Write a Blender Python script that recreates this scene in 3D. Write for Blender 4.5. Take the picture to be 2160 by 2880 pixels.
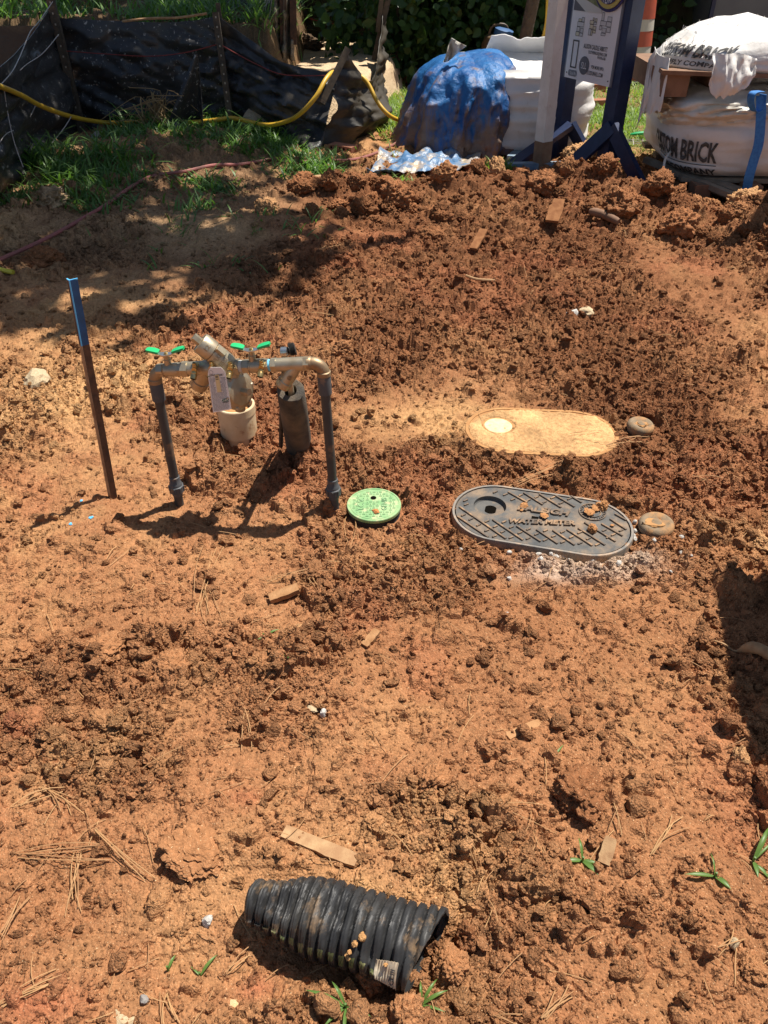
import bpy, bmesh, math, random
import numpy as np
from mathutils import Vector, Matrix

random.seed(7)
RNG = np.random.default_rng(11)
SC = bpy.context.scene
for o in list(bpy.data.objects):
    bpy.data.objects.remove(o)
COL = SC.collection

# ------------------------------------------------------------------ camera, sky, sun, exposure
CAM_H, PITCH, FPX = 1.40, math.radians(38.0), 2167.0      # photo pixels (2160 x 2880)
cd = bpy.data.cameras.new('camera')
cam = bpy.data.objects.new('camera', cd)
COL.objects.link(cam)
cam.location = (0, 0, CAM_H)
cam.rotation_euler = (math.radians(90) - PITCH, 0, 0)
cd.sensor_fit = 'VERTICAL'
cd.angle = 2 * math.atan(1440 / FPX)
cd.clip_start, cd.clip_end = 0.05, 600
SC.camera = cam

SUN_DIR = Vector((0.345, 0.225, 1.0)).normalized()          # towards the sun
SUN_EL = math.asin(SUN_DIR.z)
SUN_AZ = math.atan2(SUN_DIR.x, SUN_DIR.y)                   # clockwise from +Y
W = bpy.data.worlds.new('World')
SC.world = W
W.use_nodes = True
wn = W.node_tree.nodes
wn.clear()
sky = wn.new('ShaderNodeTexSky')
sky.sky_type = 'NISHITA'
sky.sun_disc = False
sky.sun_elevation = SUN_EL
sky.sun_rotation = SUN_AZ
bg = wn.new('ShaderNodeBackground')
bg.inputs['Strength'].default_value = 0.062
wo = wn.new('ShaderNodeOutputWorld')
W.node_tree.links.new(sky.outputs[0], bg.inputs[0])
W.node_tree.links.new(bg.outputs[0], wo.inputs[0])

sd = bpy.data.lights.new('sun', 'SUN')
sd.energy = 5.0
sd.angle = math.radians(0.53)
sd.color = (1.0, 0.945, 0.86)
sun = bpy.data.objects.new('sun', sd)
COL.objects.link(sun)
sun.rotation_euler = SUN_DIR.to_track_quat('Z', 'Y').to_euler()
sun.location = (3, 2, 9)

SC.view_settings.view_transform = 'Standard'
SC.view_settings.look = 'None'
SC.view_settings.exposure = 0.68
SC.view_settings.gamma = 1.0
SC.view_settings.use_curve_mapping = False
SC.render.engine = 'CYCLES'
SC.cycles.max_bounces = 6
SC.cycles.use_denoising = True

# ------------------------------------------------------------------ pixels to positions
CT, ST = math.cos(PITCH), math.sin(PITCH)
def ray(px, py):
    x, y = (px - 1080) / FPX, (1440 - py) / FPX
    return (x, CT + y * ST, -ST + y * CT)
def G(px, py, z=0.0):                    # where the ray meets the level z
    r = ray(px, py); t = (z - CAM_H) / r[2]
    return Vector((r[0] * t, r[1] * t, z))
def P(px, py, Y):                        # the point of the ray that stands Y metres out
    r = ray(px, py); t = Y / r[1]
    return Vector((r[0] * t, Y, CAM_H + r[2] * t))
def on_plane(px, py, p0, n):
    r = Vector(ray(px, py)); c = Vector((0, 0, CAM_H))
    t = (p0 - c).dot(n) / r.dot(n)
    return c + r * t
def depth(y, z=0.0):
    return y * CT + (CAM_H - z) * ST

# ------------------------------------------------------------------ noise (numpy)
def h2(ix, iy, s):
    a = (ix.astype(np.int64) * 374761393 + iy.astype(np.int64) * 668265263 + s * 2147483647 * 3 + 1013904223) & 0xFFFFFFFF
    a = ((a ^ (a >> 13)) * 1274126177) & 0xFFFFFFFF
    a = ((a ^ (a >> 16)) * 2246822519) & 0xFFFFFFFF
    a = a ^ (a >> 15)
    return (a & 0xFFFFFF) / float(0x1000000)
def vnoise(x, y, s):
    ix, iy = np.floor(x), np.floor(y)
    fx, fy = x - ix, y - iy
    fx = fx * fx * fx * (fx * (fx * 6 - 15) + 10); fy = fy * fy * fy * (fy * (fy * 6 - 15) + 10)
    a, b = h2(ix, iy, s), h2(ix + 1, iy, s)
    c, d = h2(ix, iy + 1, s), h2(ix + 1, iy + 1, s)
    return (a + (b - a) * fx) * (1 - fy) + (c + (d - c) * fx) * fy - 0.5
def fbm(x, y, s, o=4):
    v, a = 0.0, 1.0
    for k in range(o):
        v = v + a * vnoise(x, y, s + 17 * k)
        x, y = x * 2.03 + 3.1, y * 2.03 + 1.7
        a *= 0.5
    return v
def domes(x, y, size, s, pres):          # lumps the size of a cell, with their own radius and presence
    x, y = x / size, y / size
    ix, iy = np.floor(x), np.floor(y)
    out = np.zeros_like(x)
    for dx in (-1, 0, 1):
        for dy in (-1, 0, 1):
            cx, cy = ix + dx, iy + dy
            px = cx + h2(cx, cy, s); py = cy + h2(cx, cy, s + 1)
            r = 0.22 + 0.42 * h2(cx, cy, s + 2) ** 1.5
            k = 0.7 + 0.6 * h2(cx, cy, s + 4)
            d2 = ((x - px) * k) ** 2 + ((y - py) / k) ** 2
            hgt = np.sqrt(np.maximum(r * r - d2, 0)) * (h2(cx, cy, s + 3) < pres)
            out = np.maximum(out, hgt)
    return out * size
def ss1(a, b, v):
    t = min(1.0, max(0.0, (v - a) / (b - a)))
    return t * t * (3 - 2 * t)
def sstep(a, b, v):
    t = np.clip((v - a) / (b - a), 0, 1)
    return t * t * (3 - 2 * t)
def blob(X, Y, px, py, rx, ry):          # an ellipse on the ground, given by its place and size in the photo
    c = G(px, py); d = depth(c.y)
    ax = rx * d / FPX
    ay = abs(G(px, py - ry).y - G(px, py + ry).y) / 2 if py - ry > 60 else 1.5
    return np.exp(-(((X - c.x) / ax) ** 2 + ((Y - c.y) / ay) ** 2))

# ------------------------------------------------------------------ the ground: heights, looseness, colour
LOOSE = [(1350, 850, 800, 300, .55), (1500, 560, 900, 120, .6), (300, 2050, 260, 190, .5), (1000, 1650, 260, 110, .55), (950, 1850, 120, 120, .3),
         (1600, 2650, 430, 210, .35), (1250, 2290, 330, 110, .6), (2080, 2000, 110, 330, .5), (820, 1230, 420, 150, .35), (1750, 1310, 350, 110, .6),
         (200, 1130, 260, 160, .45), (1950, 1480, 260, 90, .5), (300, 1830, 330, 100, .45), (1950, 2600, 260, 90, .3), (1250, 1480, 120, 70, .4),
         (620, 2010, 90, 60, .3), (350, 2180, 150, 90, .4), (500, 1150, 200, 120, .3), (2020, 1250, 200, 130, .3), (700, 900, 260, 120, .3)]
PACK = [(1550, 1990, 330, 190, .75), (1700, 1720, 300, 100, .8), (1180, 1850, 170, 100, .6), (520, 1620, 300, 90, .7), (350, 1710, 230, 80, .5),
        (590, 2020, 90, 60, .45), (250, 2540, 380, 200, .9), (640, 2370, 170, 110, .75), (560, 2680, 350, 120, .8), (1880, 2440, 130, 90, .6),
        (2000, 2780, 230, 110, .8), (1740, 2700, 80, 70, .5), (50, 2200, 120, 160, .6), (1100, 1180, 170, 70, .8), (2030, 860, 130, 90, .9), (1950, 770, 130, 40, .6),
        (300, 810, 330, 70, .45), (700, 640, 350, 60, .7), (120, 960, 150, 60, .3), (1450, 2150, 200, 120, .6), (1250, 2080, 200, 90, .5),
        (1450, 1650, 130, 60, .6), (900, 2600, 250, 120, .8), (1800, 2150, 200, 110, .5), (800, 1740, 120, 50, .3), (700, 2150, 150, 80, .3)]
DARK = [(1380, 830, 680, 280, .95), (1500, 560, 800, 130, .95), (900, 700, 170, 120, .5), (780, 1030, 150, 110, .5), (1000, 1330, 230, 100, .3),
        (1750, 1300, 330, 120, .25), (200, 620, 300, 60, .35), (560, 620, 180, 30, .5), (1900, 1150, 260, 200, .3), (850, 1530, 300, 60, .2), (1100, 560, 260, 90, .4)]
PALE = [(1520, 1205, 250, 60, .6), (1300, 1180, 130, 60, .7), (120, 1120, 330, 240, .6), (480, 1060, 300, 70, .5), (100, 2200, 120, 160, .4), (950, 2580, 260, 90, .5),
        (1300, 2440, 200, 110, .6), (350, 2060, 160, 180, .3), (30, 660, 90, 50, .8), (600, 660, 330, 45, .7), (250, 830, 300, 70, .5), (1100, 1170, 200, 60, .5),
        (1650, 1580, 170, 30, .5), (1250, 2280, 170, 60, .3), (950, 330, 150, 60, .8), (960, 430, 130, 45, .8), (1900, 430, 200, 40, .7), (1700, 430, 130, 40, .6), (1100, 500, 120, 30, .4)]
LIDC, LIDA = Vector((0, 0, 0)), 0.0
lA, lB = G(1276, 1422), G(1780, 1500)
LIDC = (lA + lB) / 2
LIDA = math.atan2(lB.y - lA.y, lB.x - lA.x)
LIDL, LIDW = (lB - lA).length, 0.262
sA, sB = G(1312, 1203), G(1735, 1222)
SANDC = (sA + sB) / 2
SANDA = math.atan2(sB.y - sA.y, sB.x - sA.x)
SANDL, SANDW = (sB - sA).length, 0.285
GREENC = G(1052, 1428)
PIPE0, PIPE1 = G(708, 2534, .046), G(1240, 2690, .058)
CAPS = [(G(1798, 1209).x, G(1798, 1209).y), (G(1843, 1488).x, G(1843, 1488).y)]
def stadium_d(X, Y, c, ang, L, Wd):
    ca, sa = math.cos(ang), math.sin(ang)
    u = (X - c.x) * ca + (Y - c.y) * sa; v = -(X - c.x) * sa + (Y - c.y) * ca
    hl = L / 2 - Wd / 2
    return np.hypot(u - np.clip(u, -hl, hl), v) - Wd / 2
def looseness(X, Y):
    L = 0.43 + 0.95 * fbm(X * 2.1, Y * 2.1, 5, 3) + 0.35 * fbm(X * 7, Y * 7, 9, 2)
    for b in LOOSE: L = L + b[4] * blob(X, Y, *b[:4])
    for b in PACK: L = L - b[4] * blob(X, Y, *b[:4])
    return np.clip(L, 0.02, 1)
RIDGE = [(800, 560, .02), (880, 552, .06), (960, 550, .065), (1150, 555, .06), (1400, 545, .07), (1560, 520, .10), (1700, 560, .09), (1850, 600, .085), (2000, 620, .08), (2200, 655, .09), (2500, 700, .10)]
RP = [(G(a, b), c) for a, b, c in RIDGE]
def ridge(X, Y):
    out = np.zeros_like(X)
    for (a, ha), (b, hb) in zip(RP[:-1], RP[1:]):
        d = b - a; l2 = d.x ** 2 + d.y ** 2
        t = np.clip(((X - a.x) * d.x + (Y - a.y) * d.y) / l2, 0, 1)
        dist = np.hypot(X - a.x - t * d.x, Y - a.y - t * d.y)
        side = (Y - a.y - t * d.y) > 0
        w = np.where(side, .15, .30)
        out = np.maximum(out, (ha + (hb - ha) * t) * np.exp(-(dist / w) ** 2))
    return out
def height(X, Y, fine=True, flat=True):
    X = np.asarray(X, float); Y = np.asarray(Y, float)
    L = looseness(X, Y)
    h = 0.045 * fbm(X * 1.3, Y * 1.3, 21, 3) + 0.012 * fbm(X * 6, Y * 6, 31, 3)
    rg = ridge(X, Y)
    h = h + rg * (1 + 1.2 * fbm(X * 4, Y * 4, 33, 3))
    L = np.clip(L + rg * 4, 0, 1)
    # left bank, clumps of turf and the sandy shelf below the weeds
    h = h + .10 * blob(X, Y, 300, 470, 330, 70) + .08 * blob(X, Y, 620, 440, 260, 60) + .07 * blob(X, Y, 40, 640, 120, 60) + .05 * blob(X, Y, 640, 640, 300, 25) - .04 * blob(X, Y, 250, 720, 250, 30)
    # raised bank behind the cloth fence
    bank = sstep(6.86, 7.1, Y) * sstep(-.70, -.95, X) * .68
    h = h + bank * (1 + .25 * fbm(X * 1.1, Y * 1.1, 41, 3))
    # smooth hollow beside the corrugated pipe
    h = h - .035 * blob(X, Y, 900, 2680, 200, 80)
    h = h - .03 * blob(X, Y, 665, 1240, 110, 45)
    if fine:
        cl = sstep(.25, .75, L)
        edge = fbm(X * 9, Y * 9, 51, 4)
        crust = sstep(-.02, .02, edge) * .006 * (1 - cl * .6) + sstep(.16, .18, edge) * .006 + sstep(-.30, -.26, edge) * .004
        h = h + crust
        wx = X + .02 * fbm(X * 22, Y * 22, 101, 3); wy = Y + .02 * fbm(X * 22, Y * 22, 107, 3)
        h = h + .60 * domes(wx, wy, .105, 61, .02 + .34 * cl)
        h = h + .80 * domes(wx + .3, wy, .052, 65, .03 + .55 * cl)
        wx = X + .008 * fbm(X * 60, Y * 60, 111, 2); wy = Y + .008 * fbm(X * 60, Y * 60, 117, 2)
        h = h + .95 * domes(wx, wy + .2, .027, 69, .09 + .66 * cl)
        h = h + .95 * domes(wx, wy + .7, .0145, 73, (.22 + .68 * cl) * (1 - sstep(3.4, 5.0, Y)))
        dp = Y * CT + CAM_H * ST
        h = h + (.002 + .010 * cl) * fbm(X * 55, Y * 55, 81, 4)
        nf = 1 - sstep(2.6, 4.2, Y)
        h = h + nf * (.0007 + .0012 * cl) * dp * (2 * vnoise(X * 190, Y * 190, 141)) + nf * .0010 * dp * (.3 + cl) * 2 * vnoise(X * 330, Y * 330, 147)
    if flat:
        for c, a, l, w, zz, soft in ((LIDC, LIDA, LIDL, LIDW, -.024, .05), (SANDC, SANDA, SANDL, SANDW, -.002, .03)):
            m = 1 - sstep(.002, soft, stadium_d(X, Y, c, a, l, w))
            h = h * (1 - m) + zz * m
        dg = np.hypot(X - GREENC.x, Y - GREENC.y)
        m = 1 - sstep(.085, .12, dg)
        h = h * (1 - m) - .018 * m
        for cx_, cy_ in CAPS:
            m = 1 - sstep(.058, .095, np.hypot(X - cx_, Y - cy_))
            h = h * (1 - m) - .004 * m
        # bed of the pipe
        a, b = PIPE0, PIPE1; d = b - a; l2 = d.x ** 2 + d.y ** 2
        t = np.clip(((X - a.x) * d.x + (Y - a.y) * d.y) / l2, -.1, 1.05)
        dist = np.hypot(X - a.x - t * d.x, Y - a.y - t * d.y)
        m = 1 - sstep(.05, .10, dist)
        h = np.where(m > 0, np.minimum(h, h * (1 - m) + .0 * m), h)
    return h
def hz(x, y, fine=False):
    return float(height(np.array([x]), np.array([y]), fine)[0])
C_DRY = np.array([.325, .148, .066]); C_PALE = np.array([.50, .285, .125]); C_DARK = np.array([.195, .079, .034]); C_RED = np.array([.34, .115, .056]); C_GREY = np.array([.42, .29, .165])
def soil_colour(X, Y):
    n = fbm(X * 3, Y * 3, 91, 4); n2 = fbm(X * 14, Y * 14, 95, 3)
    D = np.zeros_like(X); A = np.zeros_like(X)
    for b in DARK: D = D + b[4] * blob(X, Y, *b[:4])
    for b in PALE: A = A + b[4] * blob(X, Y, *b[:4])
    D = np.clip(D * (1 + .8 * n) + .35 * n + .45 * n2 + .10, 0, 1)[:, None]
    A = np.clip(A * (1 + .8 * n2) - .3 * n + .35 * n2 + .02, 0, 1)[:, None]
    c = C_DRY * (1 - D) + C_DARK * D
    c = c * (1 - A * (1 - .55 * D)) + C_PALE * A * (1 - .55 * D)
    red = sstep(.22, .42, fbm(X * 2.6 + 7, Y * 2.6, 97, 3))[:, None] * .28
    red = red + (.8 * blob(X, Y, 60, 2050, 60, 25) + .7 * blob(X, Y, 110, 2830, 160, 60) + .7 * blob(X, Y, 720, 2780, 60, 40) + .5 * blob(X, Y, 690, 2250, 50, 25))[:, None]
    red = np.clip(red, 0, .9)
    c = c * (1 - red) + C_RED * red
    rg = np.clip(ridge(X, Y) * 6, 0, .75)[:, None]
    c = c * (1 - rg) + C_DARK * 1.15 * rg
    g = (sstep(3.0, 4.2, Y) * sstep(-.2, -1.0, X))[:, None] * .55
    c = c * (1 - g) + (C_GREY * (.55 + .6 * A)) * g
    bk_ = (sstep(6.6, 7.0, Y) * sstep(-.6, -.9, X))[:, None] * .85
    c = c * (1 - bk_) + np.array([.13, .085, .045]) * bk_  # bank soil darkened, shade behind the fence put into its colour
    gs = (sstep(5.6, 6.3, Y) * sstep(1.0, 1.4, X))[:, None] * .6
    c = c * (1 - gs) + np.array([.20, .17, .07]) * gs
    # white stone dust spilled below the iron lid
    w = np.clip(1.1 * blob(X, Y, 1650, 1590, 150, 35) * (1 + 1.5 * n2) + .4 * blob(X, Y, 1700, 1560, 100, 20), 0, .42)[:, None]
    c = c * (1 - w) + np.array([.62, .52, .43]) * w
    return c

# ------------------------------------------------------------------ materials
def nodes(name):
    m = bpy.data.materials.new(name); m.use_nodes = True
    nt = m.node_tree; nt.nodes.clear()
    out = nt.nodes.new('ShaderNodeOutputMaterial')
    bs = nt.nodes.new('ShaderNodeBsdfPrincipled')
    nt.links.new(bs.outputs[0], out.inputs[0])
    return m, nt, bs, out
def noise(nt, scale, detail=4, rough=.6, coord=None):
    if coord is None:
        tc = nt.nodes.new('ShaderNodeTexCoord'); coord = tc.outputs['Object']
    n = nt.nodes.new('ShaderNodeTexNoise')
    n.inputs['Scale'].default_value = scale; n.inputs['Detail'].default_value = detail; n.inputs['Roughness'].default_value = rough
    nt.links.new(coord, n.inputs['Vector'])
    return n.outputs['Fac']
def ramp(nt, fac, stops):
    r = nt.nodes.new('ShaderNodeValToRGB')
    el = r.color_ramp.elements
    while len(el) < len(stops): el.new(.5)
    for e, (p, c) in zip(el, stops):
        e.position = p; e.color = (c, c, c, 1) if isinstance(c, (int, float)) else (*c, 1)
    nt.links.new(fac, r.inputs[0])
    return r.outputs[0]
def mix(nt, fac, a, b, mode='MIX'):
    m = nt.nodes.new('ShaderNodeMix'); m.data_type = 'RGBA'; m.blend_type = mode
    for sock, v in ((m.inputs[0], fac), (m.inputs[6], a), (m.inputs[7], b)):
        if hasattr(v, 'is_linked'): nt.links.new(v, sock)
        elif isinstance(v, (int, float)): sock.default_value = v
        else: sock.default_value = (*v, 1)
    return m.outputs[2]
def bump(nt, bs, fac, strength, dist):
    b = nt.nodes.new('ShaderNodeBump'); b.inputs['Strength'].default_value = strength; b.inputs['Distance'].default_value = dist
    nt.links.new(fac, b.inputs['Height']); nt.links.new(b.outputs[0], bs.inputs['Normal'])
    return b
def pmat(name, col, col2=None, ns=8, lo=.35, hi=.65, rough=.6, metal=0, dirt=None, bmp=0, bs_=60, spec=.5, bdist=.003, sheen=0):
    m, nt, bs, _ = nodes(name)
    c = col
    if col2 is not None:
        c = mix(nt, ramp(nt, noise(nt, ns), [(lo, 0.0), (hi, 1.0)]), col, col2)
    if dirt:                                    # (colour, scale, from, to)
        dn = ramp(nt, noise(nt, dirt[1], 6, .65), [(dirt[2], 0.0), (dirt[3], 1.0)])
        c = mix(nt, dn, c, dirt[0])
    if hasattr(c, 'is_linked'): nt.links.new(c, bs.inputs['Base Color'])
    else: bs.inputs['Base Color'].default_value = (*c, 1)
    bs.inputs['Roughness'].default_value = rough; bs.inputs['Metallic'].default_value = metal
    bs.inputs['Specular IOR Level'].default_value = spec
    if sheen: bs.inputs['Sheen Weight'].default_value = sheen
    if bmp: bump(nt, bs, noise(nt, bs_, 5), bmp, bdist)
    return m
def soil_mat(name, attr=True, k=1.0):
    m, nt, bs, _ = nodes(name)
    if attr:
        a = nt.nodes.new('ShaderNodeAttribute'); a.attribute_name = 'soil'; base = a.outputs['Color']
    else:
        a = nt.nodes.new('ShaderNodeObjectInfo'); base = a.outputs['Color']
    f1 = ramp(nt, noise(nt, 70 * k, 6, .8), [(.3, .55), (.7, 1.45)])
    c = mix(nt, 1.0, base, f1, 'MULTIPLY')
    sp = ramp(nt, noise(nt, 420 * k, 2, .5), [(.66, 0.0), (.74, 1.0)])
    c = mix(nt, sp, c, (.72, .52, .30))
    nt.links.new(c, bs.inputs['Base Color'])
    bs.inputs['Roughness'].default_value = .95; bs.inputs['Specular IOR Level'].default_value = .12
    tc = nt.nodes.new('ShaderNodeTexCoord')
    vo = nt.nodes.new('ShaderNodeTexVoronoi'); vo.inputs['Scale'].default_value = 230 * k; nt.links.new(tc.outputs['Object'], vo.inputs['Vector'])
    su_ = nt.nodes.new('ShaderNodeMath'); su_.operation = 'SUBTRACT'
    nt.links.new(noise(nt, 150 * k, 6, .8), su_.inputs[0]); nt.links.new(vo.outputs['Distance'], su_.inputs[1])
    bb = bump(nt, bs, su_.outputs[0], 1.0, .007 if attr else .04)
    if attr: nt.links.new(a.outputs['Alpha'], bb.inputs['Strength'])
    else: bb.inputs['Strength'].default_value = .45
    return m
def leaf_mat(name, col, col2, trans=.35, rough=.5, attr=False):
    m, nt, bs, out = nodes(name)
    oi = nt.nodes.new('ShaderNodeNewGeometry')
    c = mix(nt, oi.outputs['Random Per Island'], col, col2)
    nt.links.new(c, bs.inputs['Base Color'])
    bs.inputs['Roughness'].default_value = rough; bs.inputs['Specular IOR Level'].default_value = .35
    t = nt.nodes.new('ShaderNodeBsdfTranslucent'); nt.links.new(mix(nt, 1.0, c, (1.5, 1.7, .7), 'MULTIPLY'), t.inputs[0])
    ms = nt.nodes.new('ShaderNodeMixShader'); ms.inputs[0].default_value = trans
    nt.links.new(bs.outputs[0], ms.inputs[1]); nt.links.new(t.outputs[0], ms.inputs[2]); nt.links.new(ms.outputs[0], out.inputs[0])
    return m
MUD = (.30, .145, .065)
M = {}
M['soil'] = soil_mat('soil')
M['clod'] = soil_mat('clod_soil', False, .10)
M['sand'] = pmat('sand', (.62, .47, .30), (.50, .36, .22), 9, rough=.95, spec=.1, bmp=.8, bs_=60, bdist=.02)
M['sandlid'] = pmat('sandy_dirt_film', (.43, .235, .100), (.35, .175, .072), 14, .35, .7, rough=.95, spec=.1, bmp=.6, bs_=120, bdist=.004)
M['bronze'] = pmat('bronze', (.50, .43, .31), (.40, .32, .21), 25, rough=.42, metal=.75, bmp=.35, bs_=420, bdist=.001)
M['bronze_dark'] = pmat('bronze_worn', (.36, .27, .16), (.28, .18, .10), 30, rough=.5, metal=.6, bmp=.3, bs_=300, bdist=.001)
M['brass'] = pmat('brass', (.62, .45, .19), (.50, .34, .13), 40, rough=.33, metal=.9)
M['hole'] = pmat('shadowed_bore', (.006, .005, .004), rough=1, spec=0)  # flat black patches paint the shade inside holes and slots
M['steel'] = pmat('plated_steel', (.62, .62, .60), rough=.28, metal=.95)
M['green'] = pmat('green_vinyl', (.015, .40, .13), rough=.4)
M['bluetape'] = pmat('blue_tape', (.10, .48, .74), (.25, .60, .80), 60, rough=.6)
M['greypvc'] = pmat('grey_pvc', (.050, .048, .047), (.070, .064, .058), 14, rough=.5, spec=.3, dirt=((.26, .15, .08), 16, .58, .78), bmp=.1)
M['greypvc2'] = pmat('grey_pvc_fitting', (.078, .080, .084), rough=.5, spec=.3, dirt=((.30, .18, .10), 30, .55, .75))
M['cream'] = pmat('cream_pvc', (.66, .52, .33), (.54, .38, .21), 12, rough=.5, dirt=((.34, .17, .08), 17, .57, .66), bmp=.15)
M['foam'] = pmat('black_foam', (.035, .033, .030), (.060, .052, .042), 30, rough=.95, dirt=((.20, .145, .09), 9, .36, .72), bmp=1, bs_=260, bdist=.004)
M['paper'] = pmat('tag_card', (.80, .77, .73), rough=.6)
M['ink'] = pmat('tag_ink', (.07, .07, .07), rough=.7)
M['inkgrey'] = pmat('tag_ink_light', (.28, .27, .26), rough=.7)
M['inkgreen'] = pmat('tag_ink_green', (.03, .16, .08), rough=.7)
M['tape'] = pmat('yellow_label', (.72, .58, .30), rough=.6)
M['rust'] = pmat('rusty_iron', (.055, .028, .018), (.13, .06, .03), 30, rough=.75, metal=.2, bmp=.4, bs_=180)
M['rust_lit'] = pmat('rusty_iron_lit', (.35, .24, .15), (.20, .11, .06), 30, rough=.6, metal=.3)  # lighter copy of the rust, sunlight painted on the stake's left face and edge
M['bluepaint'] = pmat('blue_spray_paint', (.010, .085, .23), (.008, .05, .13), 25, rough=.5)
M['bluepaint_lit'] = pmat('blue_spray_paint_edge', (.10, .46, .82), rough=.5)  # bright copy of the blue paint, highlight painted on stake edge and tip
M['iron'] = pmat('cast_iron', (.060, .062, .063), (.11, .105, .096), 18, rough=.7, spec=.3, dirt=((.32, .21, .12), 13, .46, .80), bmp=.5, bs_=260, bdist=.002)
M['ironrib'] = pmat('cast_iron_worn', (.095, .08, .068), (.18, .12, .075), 40, rough=.7, spec=.25, dirt=((.36, .22, .12), 30, .50, .66))
M['ironrim'] = pmat('cast_iron_frame', (.13, .125, .115), (.24, .20, .16), 20, rough=.6, dirt=((.45, .29, .17), 15, .5, .7))
M['lidgreen'] = pmat('green_plastic', (.17, .33, .135), (.32, .43, .21), 28, .4, .7, rough=.55, dirt=((.52, .45, .26), 50, .55, .72), bmp=.1)
M['lidline'] = pmat('green_plastic_raised', (.15, .30, .14), (.24, .38, .19), 60, rough=.5)
M['concrete'] = pmat('dusty_concrete', (.24, .18, .12), (.17, .12, .075), 30, rough=.95, spec=.1, dirt=((.36, .20, .095), 22, .46, .60), bmp=.4, bs_=200)
M['creamlid'] = pmat('cream_plug', (.72, .60, .34), (.60, .46, .22), 30, rough=.7, dirt=((.5, .3, .12), 40, .55, .7))
M['stonew'] = pmat('white_gravel', (.56, .53, .48), (.42, .38, .33), 60, rough=.8, bmp=.4, bs_=150)
M['stonetan'] = pmat('tan_stone', (.60, .48, .30), (.45, .32, .18), 20, rough=.9, bmp=.6, bs_=90, bdist=.006)
M['stonegrey'] = pmat('grey_stone', (.32, .29, .26), (.22, .20, .18), 40, rough=.85, bmp=.4, bs_=160)
M['stoneorange'] = pmat('orange_stone', (.66, .38, .13), (.68, .55, .34), 30, rough=.85, bmp=.6, bs_=90, bdist=.005)
M['hdpe'] = pmat('black_polyethylene', (.024, .024, .025), (.045, .043, .040), 12, rough=.52, spec=.35, dirt=((.30, .19, .10), 15, .54, .74), bmp=.15, bs_=120)
M['hdpein'] = pmat('black_polyethylene_inside', (.012, .012, .012), rough=.7)
M['algae'] = pmat('algae_stain', (.085, .11, .035), (.16, .15, .06), 30, rough=.6)
M['label'] = pmat('cream_sticker', (.62, .54, .40), (.48, .37, .25), 40, rough=.6)
M['fabric'] = pmat('black_geotextile', (.026, .026, .027), (.046, .043, .040), 3, rough=.36, dirt=((.20, .16, .11), 5.0, .50, .86), bmp=.35, bs_=40, bdist=.01, spec=.4)
M['fabricdry'] = pmat('black_geotextile_splashed', (.026, .026, .027), (.050, .047, .044), 3, rough=.36, dirt=((.42, .39, .35), 38, .60, .68), bmp=.25, bs_=30, bdist=.01, spec=.4)
M['fabrictan'] = pmat('muddy_geotextile', (.040, .031, .019), (.024, .021, .017), 3, rough=.55, dirt=((.14, .095, .05), 4, .58, .9), bmp=.25, bs_=30, bdist=.01)
M['netting'] = pmat('tan_netting', (.26, .21, .15), (.12, .09, .06), 30, rough=.9, bmp=1, bs_=120, bdist=.01)
M['thread'] = pmat('red_thread', (.22, .035, .030), rough=.8)
M['postwood'] = pmat('dark_stake_wood', (.052, .038, .026), (.11, .08, .05), 25, rough=.85, bmp=.5, bs_=80)
M['stud'] = pmat('worn_stud', (.40, .34, .26), rough=.6)
M['wire'] = pmat('grey_wire', (.42, .39, .36), rough=.5)
M['yellow'] = pmat('yellow_hose', (.66, .40, .025), (.56, .33, .03), 10, rough=.45, dirt=((.25, .16, .06), 18, .62, .8))
M['cord'] = pmat('dusty_red_cord', (.34, .10, .085), (.22, .09, .07), 12, rough=.7)
M['brick'] = pmat('red_brick', (.34, .14, .075), (.26, .10, .055), 25, rough=.9, bmp=.5, bs_=120)
M['bagwhite'] = pmat('woven_white_bag', (.72, .70, .67), (.64, .61, .57), 5, rough=.62, dirt=((.40, .28, .18), 5, .60, .85), bmp=.3, bs_=25, bdist=.01)
M['bagclear'] = pmat('clear_film', (.66, .64, .58), (.50, .46, .38), 8, rough=.3, bmp=.4, bs_=30)
M['bagdirty'] = pmat('muddy_bag', (.50, .42, .33), (.30, .20, .12), 5, rough=.7, bmp=.3, bs_=25, bdist=.01)
M['bagink'] = pmat('black_bag_print', (.035, .033, .031), (.10, .095, .09), 40, rough=.7)
M['strap'] = pmat('blue_webbing', (.02, .13, .42), (.04, .20, .52), 60, rough=.7, bmp=.6, bs_=400)
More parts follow.
